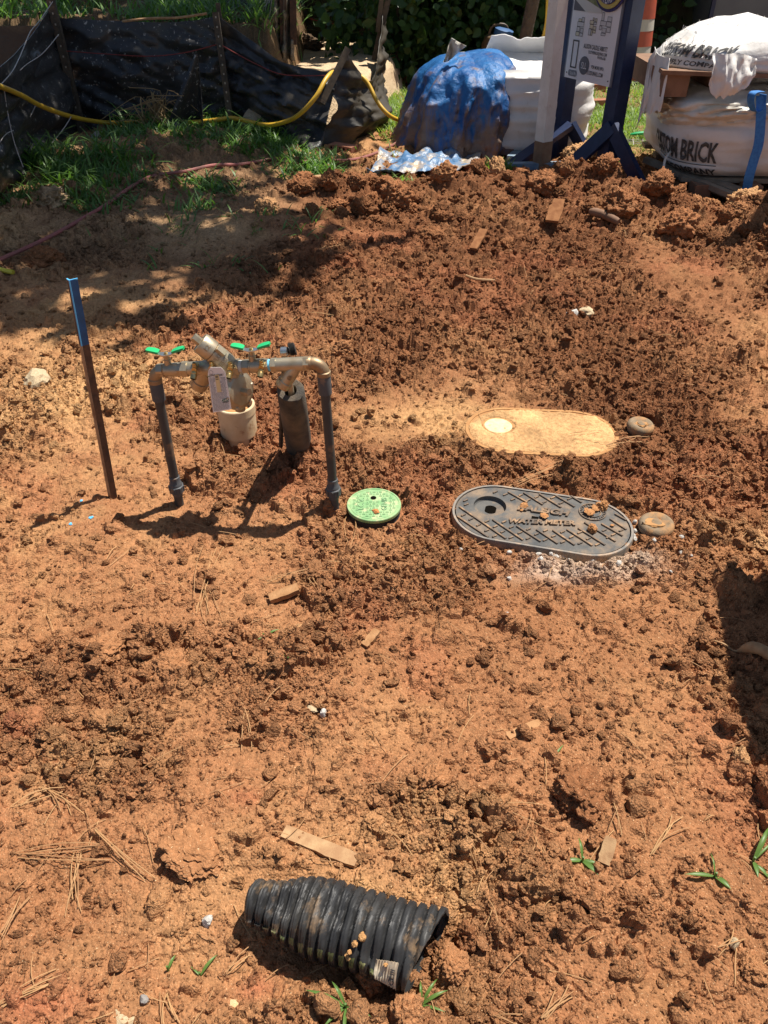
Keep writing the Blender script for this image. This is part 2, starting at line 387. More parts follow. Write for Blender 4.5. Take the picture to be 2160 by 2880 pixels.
def tarp_mat():
    m, nt, bs, _ = nodes('muddy_blue_tarp')
    tc = nt.nodes.new('ShaderNodeTexCoord'); mp_ = nt.nodes.new('ShaderNodeMapping'); mp_.inputs['Scale'].default_value = (1, 1, .28)
    nt.links.new(tc.outputs['Object'], mp_.inputs[0])
    blue = mix(nt, ramp(nt, noise(nt, 5), [(.35, 0.0), (.65, 1.0)]), (.010, .070, .23), (.025, .15, .38))
    st = noise(nt, 9, 6, .65, mp_.outputs[0])
    sx = nt.nodes.new('ShaderNodeSeparateXYZ'); nt.links.new(tc.outputs['Object'], sx.inputs[0])
    ma = nt.nodes.new('ShaderNodeMath'); ma.operation = 'MULTIPLY_ADD'; ma.inputs[1].default_value = -.42; ma.inputs[2].default_value = .13
    nt.links.new(sx.outputs['Z'], ma.inputs[0])
    ad = nt.nodes.new('ShaderNodeMath'); nt.links.new(st, ad.inputs[0]); nt.links.new(ma.outputs[0], ad.inputs[1])
    c = mix(nt, ramp(nt, ad.outputs[0], [(.44, 0.0), (.60, .9)]), blue, (.20, .12, .065))
    nt.links.new(c, bs.inputs['Base Color']); bs.inputs['Roughness'].default_value = .42; bs.inputs['Specular IOR Level'].default_value = .35
    bump(nt, bs, noise(nt, 22, 6, .6), .7, .02)
    return m
M['tarp'] = tarp_mat()
M['tarpback'] = pmat('silvery_blue_tarp', (.075, .17, .32), (.16, .24, .33), 7, rough=.35, dirt=((.46, .33, .20), 7, .46, .64), bmp=.6, bs_=22, bdist=.02)
M['whitewood'] = pmat('white_painted_wood', (.72, .69, .64), (.62, .58, .52), 9, rough=.55, dirt=((.33, .16, .08), 6, .58, .75), bmp=.2)
M['navy'] = pmat('navy_painted_wood', (.010, .020, .060), (.016, .030, .085), 20, rough=.42, bmp=.3, bs_=60)
M['navyworn'] = pmat('worn_blue_paint', (.16, .24, .33), (.28, .33, .36), 20, rough=.55)
M['board'] = pmat('white_sign_sheet', (.66, .67, .70), rough=.35)
M['greyedge'] = pmat('grey_sign_edge', (.16, .17, .20), rough=.4)
M['plan1'] = pmat('plan_yellow', (.56, .53, .40), rough=.5)
M['plan2'] = pmat('plan_blue', (.30, .42, .60), rough=.5)
M['plan3'] = pmat('plan_grey', (.50, .51, .53), rough=.5)
M['planline'] = pmat('plan_line', (.06, .06, .07), rough=.5)
M['photo1'] = pmat('printed_lawn', (.12, .15, .06), (.22, .24, .14), 30, rough=.4)
M['photo2'] = pmat('printed_drive', (.10, .10, .12), rough=.4)
M['photo3'] = pmat('printed_path', (.48, .49, .48), rough=.4)
M['purple'] = pmat('purple_emblem', (.022, .016, .10), rough=.4)
M['gold'] = pmat('gold_ring', (.42, .36, .10), rough=.45)
M['lumber'] = pmat('lumber', (.24, .13, .075), (.17, .09, .05), 14, rough=.8, bmp=.4)
M['lumberg'] = pmat('weathered_lumber', (.26, .22, .16), (.17, .13, .09), 14, rough=.85, bmp=.4)
M['cone'] = pmat('faded_orange_plastic', (.52, .10, .045), (.42, .09, .05), 9, rough=.55)
M['conew'] = pmat('reflective_band', (.55, .50, .42), rough=.5)
M['wallgrey'] = pmat('grey_siding', (.20, .205, .19), (.17, .175, .165), 3, rough=.6)
M['walldark'] = pmat('slate_panel', (.10, .115, .135), (.13, .145, .16), 2, rough=.35)
M['can'] = pmat('grimy_can', (.05, .045, .035), (.14, .07, .02), 9, rough=.6)
M['canblue'] = pmat('blue_can_lid', (.03, .10, .24), rough=.5)
M['bark'] = pmat('bark', (.14, .10, .07), (.09, .065, .045), 14, rough=.95, bmp=.9, bs_=40, bdist=.02)
M['deadgrass'] = leaf_mat('straw', (.42, .30, .15), (.30, .19, .09), .15, .8)
M['needle'] = leaf_mat('pine_needle', (.46, .27, .12), (.33, .17, .075), .1, .7)
M['weed'] = leaf_mat('weed_leaf', (.075, .16, .035), (.15, .26, .07), .35, .45)
M['grass'] = leaf_mat('sunny_grass', (.12, .22, .035), (.25, .32, .075), .4, .5)
M['sprout'] = leaf_mat('fresh_leaf', (.075, .16, .030), (.14, .24, .055), .35, .4)
M['vine'] = leaf_mat('vine_leaf', (.030, .070, .020), (.075, .135, .035), .3, .4)
M['crown'] = leaf_mat('tree_leaf', (.05, .10, .02), (.09, .15, .03), .2, .5)
M['woodchip'] = pmat('splintered_wood', (.42, .26, .125), (.31, .165, .075), 40, rough=.85, bmp=.6, bs_=90)
M['chippale'] = pmat('dusty_wood', (.40, .22, .105), (.30, .15, .065), 30, rough=.95, spec=.1, bmp=.7, bs_=70, bdist=.006)
M['chipbrown'] = pmat('mud_caked_wood', (.27, .125, .055), (.19, .08, .035), 30, rough=.95, spec=.1, bmp=.6, bs_=90)
M['bin'] = pmat('bin_plastic', (.05, .06, .065), rough=.5)
M['rubber'] = pmat('rubber', (.02, .02, .02), rough=.8)
M['yellowbit'] = pmat('yellow_plastic', (.62, .52, .05), rough=.5)

# ------------------------------------------------------------------ mesh helpers
class B:
    def __init__(s): s.v, s.f = [], []
    def add(s, vs, fs):
        o = len(s.v); s.v += [tuple(p) for p in vs]; s.f += [tuple(i + o for i in f) for f in fs]; return s
    def box(s, c, size, rot=None, bev=0.0):
        x, y, z = [k / 2 for k in size]; c = Vector(c)
        vs = [Vector((a * x, b * y, d * z)) for d in (-1, 1) for b in (-1, 1) for a in (-1, 1)]
        if rot is not None: vs = [rot @ p for p in vs]
        return s.add([p + c for p in vs], [(0, 2, 3, 1), (4, 5, 7, 6), (0, 1, 5, 4), (2, 6, 7, 3), (0, 4, 6, 2), (1, 3, 7, 5)])
    def beam(s, a, b, w, t, up=(0, 0, 1)):
        a, b = Vector(a), Vector(b); d = (b - a).normalized(); up = Vector(up)
        sx = d.cross(up)
        if sx.length < 1e-4: sx = d.cross(Vector((1, 0, 0)))
        sx.normalize(); sz = sx.cross(d)
        vs = [p + sx * i * w / 2 + sz * j * t / 2 for p in (a, b) for j in (-1, 1) for i in (-1, 1)]
        return s.add(vs, [(0, 1, 3, 2), (4, 6, 7, 5), (0, 4, 5, 1), (2, 3, 7, 6), (0, 2, 6, 4), (1, 5, 7, 3)])
    def lathe(s, base, axis, prof, n=24, cap=True, ref=None, closed=False):      # prof: (along axis, radius)
        base, ax = Vector(base), Vector(axis).normalized()
        u = ax.orthogonal().normalized() if ref is None else (Vector(ref) - ax * Vector(ref).dot(ax)).normalized()
        w = ax.cross(u)
        vs, fs = [], []
        for (h, r) in prof:
            for i in range(n):
                a = 2 * math.pi * i / n
                vs.append(base + ax * h + (u * math.cos(a) + w * math.sin(a)) * r)
        k = len(prof)
        for j in range(k - 1):
            for i in range(n):
                fs.append((j * n + i, j * n + (i + 1) % n, (j + 1) * n + (i + 1) % n, (j + 1) * n + i))
        if cap:
            fs.append(tuple(reversed(range(n)))); fs.append(tuple((k - 1) * n + i for i in range(n)))
        return s.add(vs, fs)
    def cyl(s, a, b, r, r2=None, n=20):
        a, b = Vector(a), Vector(b)
        return s.lathe(a, b - a, [(0, r), ((b - a).length, r if r2 is None else r2)], n)
    def hexn(s, a, b, r): return s.cyl(a, b, r, n=6)
    def tube(s, pts, r, n=10, cap=True):
        pts = [Vector(p) for p in pts]; k = len(pts)
        rs = r if isinstance(r, (list, tuple)) else [r] * k
        up = None; vs, fs = [], []
        for i, p in enumerate(pts):
            d = (pts[min(i + 1, k - 1)] - pts[max(i - 1, 0)]).normalized()
            if up is None: up = d.orthogonal().normalized()
            up = (up - d * up.dot(d)).normalized(); w = d.cross(up)
            for j in range(n):
                a = 2 * math.pi * j / n
                vs.append(p + (up * math.cos(a) + w * math.sin(a)) * rs[i])
        for i in range(k - 1):
            for j in range(n):
                fs.append((i * n + j, i * n + (j + 1) % n, (i + 1) * n + (j + 1) % n, (i + 1) * n + j))
        if cap:
            fs.append(tuple(reversed(range(n)))); fs.append(tuple((k - 1) * n + j for j in range(n)))
        return s.add(vs, fs)
    def grid(s, rows, thick=0.0):        # rows: list of lists of points
        n, m = len(rows), len(rows[0])
        vs = [Vector(p) for r in rows for p in r]
        fs = [(i * m + j, i * m + j + 1, (i + 1) * m + j + 1, (i + 1) * m + j) for i in range(n - 1) for j in range(m - 1)]
        if thick:
            nr = [Vector((0, 0, 0)) for _ in vs]
            for f in fs:
                q = (vs[f[2]] - vs[f[0]]).cross(vs[f[3]] - vs[f[1]])
                for i in f: nr[i] += q
            o = len(vs)
            vs = vs + [p - (k.normalized() if k.length else Vector((0, 0, 1))) * thick for p, k in zip(vs, nr)]
            fs2 = [tuple(i + o for i in reversed(f)) for f in fs]
            ed = [(i * m, (i + 1) * m) for i in range(n - 1)] + [((i + 1) * m + m - 1, i * m + m - 1) for i in range(n - 1)] + [(j + 1, j) for j in range(m - 1)] + [((n - 1) * m + j, (n - 1) * m + j + 1) for j in range(m - 1)]
            fs = fs + fs2 + [(a, b, b + o, a + o) for a, b in ed]
        return s.add(vs, fs)
    def prism(s, pts, top):              # closed outline (3-D points), pushed by the vector top
        n = len(pts); top = Vector(top)
        return s.add([Vector(p) for p in pts] + [Vector(p) + top for p in pts],
                     [tuple(reversed(range(n))), tuple(range(n, 2 * n))] + [(i, (i + 1) % n, n + (i + 1) % n, n + i) for i in range(n)])
    def obj(s, name, mat, parent=None, origin=None, smooth=True, ang=40):
        og = Vector((0, 0, 0))
        if parent is not None: og = Vector(parent['_o'])
        elif origin is not None: og = Vector(origin)
        me = bpy.data.meshes.new(name)
        me.from_pydata([(p[0] - og.x, p[1] - og.y, p[2] - og.z) for p in s.v], [], s.f)
        me.update()
        if isinstance(mat, str): mat = M[mat]
        me.materials.append(mat)
        if smooth:
            me.shade_smooth()
            bm = bmesh.new(); bm.from_mesh(me); ca = math.radians(ang)
            for e in bm.edges:
                if len(e.link_faces) == 2 and e.calc_face_angle(0) > ca: e.smooth = False
            bm.to_mesh(me); bm.free()
        o = bpy.data.objects.new(name, me); COL.objects.link(o)
        if parent is not None: o.parent = parent; o['_o'] = tuple(og)
        else: o.location = og; o['_o'] = tuple(og)
        return o
def tag(o, label=None, cat=None, group=None, kind=None):
    if label: o['label'] = label
    if cat: o['category'] = cat
    if group: o['group'] = group
    if kind: o['kind'] = kind
    return o
def thing(name, loc, label, cat, group=None):
    o = bpy.data.objects.new(name, None); COL.objects.link(o)
    o.empty_display_size = .05
    o.location = loc; o['_o'] = tuple(loc)
    return tag(o, label, cat, group)
def np_obj(name, verts, faces, mat, col=None, smooth=False, origin=None):   # faces: (n,3) or (n,4) array
    me = bpy.data.meshes.new(name)
    k = faces.shape[1]
    if origin is not None: verts = verts - np.array(origin)
    me.vertices.add(len(verts)); me.vertices.foreach_set('co', verts.astype(np.float32).ravel())
    me.loops.add(faces.size); me.loops.foreach_set('vertex_index', faces.astype(np.int32).ravel())
    me.polygons.add(len(faces)); me.polygons.foreach_set('loop_start', np.arange(0, faces.size, k, dtype=np.int32))
    me.update(calc_edges=True)
    me.polygons.foreach_set('use_smooth', np.full(len(faces), smooth))
    if col is not None:
        a = me.color_attributes.new('soil', 'FLOAT_COLOR', 'POINT')
        a.data.foreach_set('color', np.concatenate([col, np.ones((len(col), 1))] if col.shape[1] == 3 else [col], 1).astype(np.float32).ravel())
    me.materials.append(M[mat] if isinstance(mat, str) else mat)
    o = bpy.data.objects.new(name, me); COL.objects.link(o)
    if origin is not None: o.location = origin
    o['_o'] = tuple(origin) if origin is not None else (0, 0, 0)
    return o
def lerp_poly(pts, n):
    pts = [Vector(p) for p in pts]
    L = [0]
    for a, b in zip(pts[:-1], pts[1:]): L.append(L[-1] + (b - a).length)
    out = []
    for i in range(n):
        t = L[-1] * i / (n - 1)
        k = min(max(j for j in range(len(L)) if L[j] <= t + 1e-9), len(pts) - 2)
        u = (t - L[k]) / max(L[k + 1] - L[k], 1e-9)
        p0, p1, p2, p3 = pts[max(k - 1, 0)], pts[k], pts[k + 1], pts[min(k + 2, len(pts) - 1)]
        c1, c2 = (p2 - p0) * .5, (p3 - p1) * .5
        out.append(p1 * (2 * u ** 3 - 3 * u * u + 1) + c1 * (u ** 3 - 2 * u * u + u) + p2 * (-2 * u ** 3 + 3 * u * u) + c2 * (u ** 3 - u * u))
    return out
def h1(ix, iy, s):
    a = (ix * 374761393 + iy * 668265263 + s * 6442450941 + 1013904223) & 0xFFFFFFFF
    a = ((a ^ (a >> 13)) * 1274126177) & 0xFFFFFFFF
    a = ((a ^ (a >> 16)) * 2246822519) & 0xFFFFFFFF
    return ((a ^ (a >> 15)) & 0xFFFFFF) / 16777216.0
def n1(x, y, s):
    x, y = float(x), float(y); v, k = 0.0, 1.0
    for o in range(3):
        ix, iy = math.floor(x), math.floor(y); fx, fy = x - ix, y - iy
        fx = fx * fx * (3 - 2 * fx); fy = fy * fy * (3 - 2 * fy); q = s + 17 * o
        a, b, c, d = h1(ix, iy, q), h1(ix + 1, iy, q), h1(ix, iy + 1, q), h1(ix + 1, iy + 1, q)
        v += k * ((a + (b - a) * fx) * (1 - fy) + (c + (d - c) * fx) * fy - .5)
        x, y, k = x * 2.03 + 3.1, y * 2.03 + 1.7, k * .5
    return v
def text_shape(body, bold=0.0):
    cu = bpy.data.curves.new('t', 'FONT'); cu.body = body; cu.size = 1; cu.offset = bold; cu.resolution_u = 2
    o = bpy.data.objects.new('t', cu); COL.objects.link(o)
    dg = bpy.context.evaluated_depsgraph_get(); dg.update()
    me = bpy.data.meshes.new_from_object(o.evaluated_get(dg))
    v = [tuple(p.co) for p in me.vertices]; f = [tuple(p.vertices) for p in me.polygons]
    bpy.data.objects.remove(o); bpy.data.curves.remove(cu); bpy.data.meshes.remove(me)
    if not v: return [], []
    x0, x1 = min(p[0] for p in v), max(p[0] for p in v); y0, y1 = min(p[1] for p in v), max(p[1] for p in v)
    return [((p[0] - x0) / (x1 - x0), (p[1] - y0) / max(y1 - y0, .01)) for p in v], f    # 0..1 box
def text_on(bd, body, f, bold=0.0, ext=None):                    # f(a, b): place of the text's unit box
    v, fs = text_shape(body, bold)
    if not v: return bd
    pts = [Vector(f(a, b)) for a, b in v]
    if ext is None: return bd.add(pts, fs)
    e = Vector(ext); n = len(pts)
    cnt = {}
    for q in fs:
        for a, b in zip(q, q[1:] + q[:1]): cnt[(a, b)] = 1
    side = [(a, b, b + n, a + n) for (a, b) in cnt if (b, a) not in cnt]
    return bd.add(pts + [p + e for p in pts], [tuple(i + n for i in q) for q in fs] + side)

# ------------------------------------------------------------------ ground sheet
def build_ground():
    pv = np.concatenate([np.arange(2960, 760, -3.9), np.arange(760, 430, -2.2), np.arange(430, 110, -5.5)])
    ys = np.array([G(1080, p).y for p in pv])
    ys = np.concatenate([[-60, -20, -6, -2, -.6, 0, .2], ys[ys > .3], [16, 22, 35, 60, 110]])
    u = np.linspace(-1, 1, 690)
    u = np.concatenate([[-60, -18, -6, -2.5, -1.4], u, [1.4, 2.5, 6, 18, 60]])
    wy = .70 * (np.clip(ys, .3, 14) * CT + CAM_H * ST)
    X = (u[None, :] * wy[:, None]).ravel(); Y = np.repeat(ys, len(u))
    Z = np.zeros_like(X)
    near = (np.abs(X) < 14) & (Y > -1) & (Y < 20)
    Z[near] = height(X[near], Y[near])
    Z[~near] = .06 * fbm(X[~near] * .3, Y[~near] * .3, 3, 2)
    far = (Y > 16)
    Z[far] = np.where(X[far] < -.9, .68, Z[far])
    # overhanging crumbs: sideways jitter in the loose soil
    J = np.clip(looseness(X, Y), 0, 1) * near
    X2 = X + .004 * J * fbm(X * 45, Y * 45, 131, 2) * 2; Y2 = Y + .004 * J * fbm(X * 45, Y * 45, 137, 2) * 2
    C = np.concatenate([soil_colour(X, Y), (.60 + .05 * sstep(.15, .65, J))[:, None]], 1)
    n, m = len(ys), len(u)
    i = np.arange(n - 1)[:, None] * m + np.arange(m - 1)[None, :]
    F = np.stack([i, i + 1, i + m + 1, i + m], -1).reshape(-1, 4)
    o = np_obj('dirt_ground', np.stack([X2, Y2, Z], 1), F, 'soil', C, smooth=False)
    tag(o, 'bare red brown clay soil, partly packed and partly loose', None, None, 'structure')
build_ground()

# ------------------------------------------------------------------ lumps of soil
def ico(sub):
    bm = bmesh.new(); bmesh.ops.create_icosphere(bm, subdivisions=sub, radius=1)
    v = np.array([p.co[:] for p in bm.verts]); f = np.array([[q.index for q in k.verts] for k in bm.faces]); bm.free()
    return v, f
def vn3(x, y, z, s):
    ix, iy, iz = np.floor(x), np.floor(y), np.floor(z)
    fx, fy, fz = [q * q * (3 - 2 * q) for q in (x - ix, y - iy, z - iz)]
    def hh(a, b, c): return h2(a + 57 * c, b + 131 * c, s)
    r = 0
    for dz, wz in ((0, 1 - fz), (1, fz)):
        for dy, wy in ((0, 1 - fy), (1, fy)):
            for dx, wx in ((0, 1 - fx), (1, fx)):
                r = r + hh(ix + dx, iy + dy, iz + dz) * wx * wy * wz
    return r - .5
def n3(v, s, k):
    return 1.3 * (vn3(v[:, 0] * k + 11, v[:, 1] * k + 5, v[:, 2] * k + 3, s) + .5 * vn3(v[:, 0] * k * 2.1, v[:, 1] * k * 2.1, v[:, 2] * k * 2.1, s + 7) + .25 * vn3(v[:, 0] * k * 4.3, v[:, 1] * k * 4.3, v[:, 2] * k * 4.3, s + 9))
def lump(v, s, rough=.35, angular=0.0, gran=0.0):
    d = v / np.linalg.norm(v, axis=1)[:, None]
    r = 1 + rough * n3(d, s, 1.3) + rough * .5 * n3(d, s + 9, 3.2)
    if angular:
        rr = np.random.default_rng(s)
        for k in range(9):
            q = rr.normal(size=3); q /= np.linalg.norm(q)
            off = rr.uniform(.62, .9)
            dd = d @ q
            r = np.where(dd * r > off, r + (off / np.maximum(dd, .05) - r) * angular, r)
    if gran:
        r = r + gran * n3(d, s + 21, 9)
    p = d * r[:, None]
    return p * np.random.default_rng(s).uniform(.8, 1.25, 3)
def scatter_crumbs():
    bm = bmesh.new(); bmesh.ops.create_icosphere(bm, subdivisions=1, radius=1)
    v1, f1 = ico(2)
    v0, f0 = ico(1)
    bm.free()
    fine = [lump(v0, 300 + k, 1.1, .6) for k in range(14)]
    coarse = [lump(v1, 340 + k, 1.0, .6, .25) for k in range(14)]
    N = 170000
    pv = RNG.uniform(430, 2950, N); uu = RNG.uniform(-1.12, 1.12, N)
    yy = (1440 - pv) / FPX
    t = CAM_H / (ST - yy * CT); y = t * (CT + yy * ST)
    dp = y * CT + CAM_H * ST
    x = uu * .5 * dp
    L = np.clip(looseness(x, y) + 4 * ridge(x, y), 0, 1)
    rmin = .0013 * dp
    r = rmin * (1 - RNG.uniform(0, 1, N)) ** (-1 / 2.2)
    keep = (RNG.uniform(0, 1, N) < (.10 + .60 * sstep(.2, .8, L))) & (r < .022)
    keep &= stadium_d(x, y, LIDC, LIDA, LIDL, LIDW) > .006
    keep &= (stadium_d(x, y, SANDC, SANDA, SANDL, SANDW) > .0)
    keep &= np.hypot(x - GREENC.x, y - GREENC.y) > .088
    keep &= ~((x < -.5) & (y > 5.2))
    big = keep & (r > .0030 * dp)
    ib = np.nonzero(big)[0][:8500]; sm = np.nonzero(keep & ~big)[0][:48000]
    for name, idx, vars_, ff, lab in (('loose_soil_crumbs', ib, coarse, f1, 'coarse crumbs of red brown soil scattered over the ground'), ('fine_soil_crumbs', sm, fine, f0, 'finest grains of red brown soil scattered over the ground')):
        X, Y, rr = x[idx], y[idx], r[idx]
        z = height(X, Y); C = soil_colour(X, Y)
        n = len(idx)
        q = RNG.normal(size=(n, 4)); q /= np.linalg.norm(q, axis=1)[:, None]
        w_, a, b, c = q.T
        Rm = np.stack([1 - 2 * (b * b + c * c), 2 * (a * b - c * w_), 2 * (a * c + b * w_), 2 * (a * b + c * w_), 1 - 2 * (a * a + c * c), 2 * (b * c - a * w_), 2 * (a * c - b * w_), 2 * (b * c + a * w_), 1 - 2 * (a * a + b * b)], 1).reshape(n, 3, 3)
        base = np.stack(vars_)[np.arange(n) % 14]
        p = np.einsum('nij,nkj->nki', Rm, base) * rr[:, None, None]
        p[:, :, 2] *= .85
        p += np.stack([X, Y, z + rr * RNG.uniform(-.2, .4, n)], 1)[:, None, :]
        k = base.shape[1]
        F = (ff[None] + (np.arange(n) * k)[:, None, None]).reshape(-1, 3)
        cc = np.repeat(C * RNG.uniform(.75, 1.3, n)[:, None], k, 0)
        ob = np_obj(name, p.reshape(-1, 3), F, 'soil', cc, smooth=False)
        tag(ob, lab, 'soil crumbs', None, 'stuff')
scatter_crumbs()
v3, f3 = ico(5)
CLODM = []
for k in range(9):
    p = lump(v3, 500 + 13 * k, .6, .5 if k % 3 else .85, .22)
    dn_ = p / np.linalg.norm(p, axis=1)[:, None]
    p = p * (1 + .12 * n3(dn_, 900 + k, 8) + .06 * n3(dn_, 950 + k, 22))[:, None]
    me_o = np_obj('soil_clod', p * .5, f3, 'clod', None, smooth=True)
    CLODM.append(me_o.data); bpy.data.objects.remove(me_o)
ROCKM = []
v2_, f2_ = ico(3)
for k in range(6):
    p = lump(v2_, 700 + 7 * k, .35, .95, .03)
    me_o = np_obj('stone', p * .5, f2_, 'stonew', None, smooth=False)
    ROCKM.append(me_o.data); bpy.data.objects.remove(me_o)
def clod(px, py, w, hgt=None, label=None, colour=None, k=None, group=None, rz=None, sink=.25, lift=0, dep=None):
    g = G(px, py); d = depth(g.y); sx = w * d / FPX                         # w: width in photo pixels at that distance
    sz = (hgt or w * .7) * d / FPX
    o = bpy.data.objects.new('soil_clod', CLODM[random.randrange(9) if k is None else k]); COL.objects.link(o)
    z0 = hz(g.x, g.y)
    o.location = (g.x, g.y, z0 + sz * (.5 - sink) + lift)
    o.scale = (sx, (dep or w) * d / FPX, sz)
    o.rotation_euler = (random.uniform(-.3, .3), random.uniform(-.3, .3), random.uniform(0, 6.28) if rz is None else rz)
    c = np.array(colour) if colour is not None else soil_colour(np.array([g.x]), np.array([g.y]))[0] * random.uniform(.8, 1.15)
    o.color = (*[float(q) for q in c], 1)
    return tag(o, label or where(px, py, w, c, 'soil clod'), 'soil clod', group or ('scattered soil clods' if label is None else None))
MARKS = [(950, 2620, 'the corrugated pipe'), (1300, 2680, 'the mouth of the corrugated pipe'), (1052, 1430, 'the round green lid'), (1330, 1440, 'the left end of the iron lid'), (1720, 1490, 'the right end of the iron lid'), (1390, 1205, 'the left end of the sandy cover'), (1700, 1220, 'the right end of the sandy cover'), (500, 1400, 'the left riser foot'), (942, 1430, 'the right riser foot'), (665, 1240, 'the cream drain pipe'), (312, 1390, 'the rusty stake foot'), (1150, 480, 'the spread tarp tail'), (1530, 490, 'the white post'), (1800, 540, 'the sign leg tip'), (2050, 590, 'the brick bag'), (2120, 1870, 'the split root'), (1635, 2430, 'the small leafy sprig'), (2000, 2485, 'the pulled grass blade'), (900, 2395, 'the pale splintered board'), (345, 2830, 'the flat tan stone'), (800, 1670, 'the pale wood chip'), (1475, 2055, 'the light wood sliver'), (1650, 890, 'the pale broken stone'), (1345, 700, 'the thin board fragment'), (1560, 640, 'the square brown shard'), (300, 1830, 'the left clod cluster'), (110, 1085, 'the pale cracked rock'), (755, 620, 'the pale squared clod'), (1350, 797, 'the forked twig'), (2130, 1500, 'the orange edge clod'), (1043, 1800, 'the tan wood chip'), (910, 2025, 'the round off white stone')]
def where(px, py, w, col, noun):
    g = G(px, py); best = min(MARKS, key=lambda m: (G(m[0], m[1]) - g).length)
    dx, dy = px - best[0], (py - best[1]) * 1.4
    rel = ('right of' if dx > 0 else 'left of') if abs(dx) > abs(dy) else ('in front of' if dy > 0 else 'behind')
    far = 'just ' if (G(best[0], best[1]) - g).length < .16 else ''
    mm = w * depth(g.y) / FPX
    size = 'tiny' if mm < .022 else 'small' if mm < .034 else 'middling' if mm < .055 else 'large'
    lum = float(col[0])
    tone = 'dark' if lum < .215 else 'brown' if lum < .285 else 'pale'
    return f'{size} {tone} {noun} {far}{rel} {best[2]}' 
DKC = (.25, .105, .045); MDC = (.35, .16, .070); LTC = (.46, .25, .115)
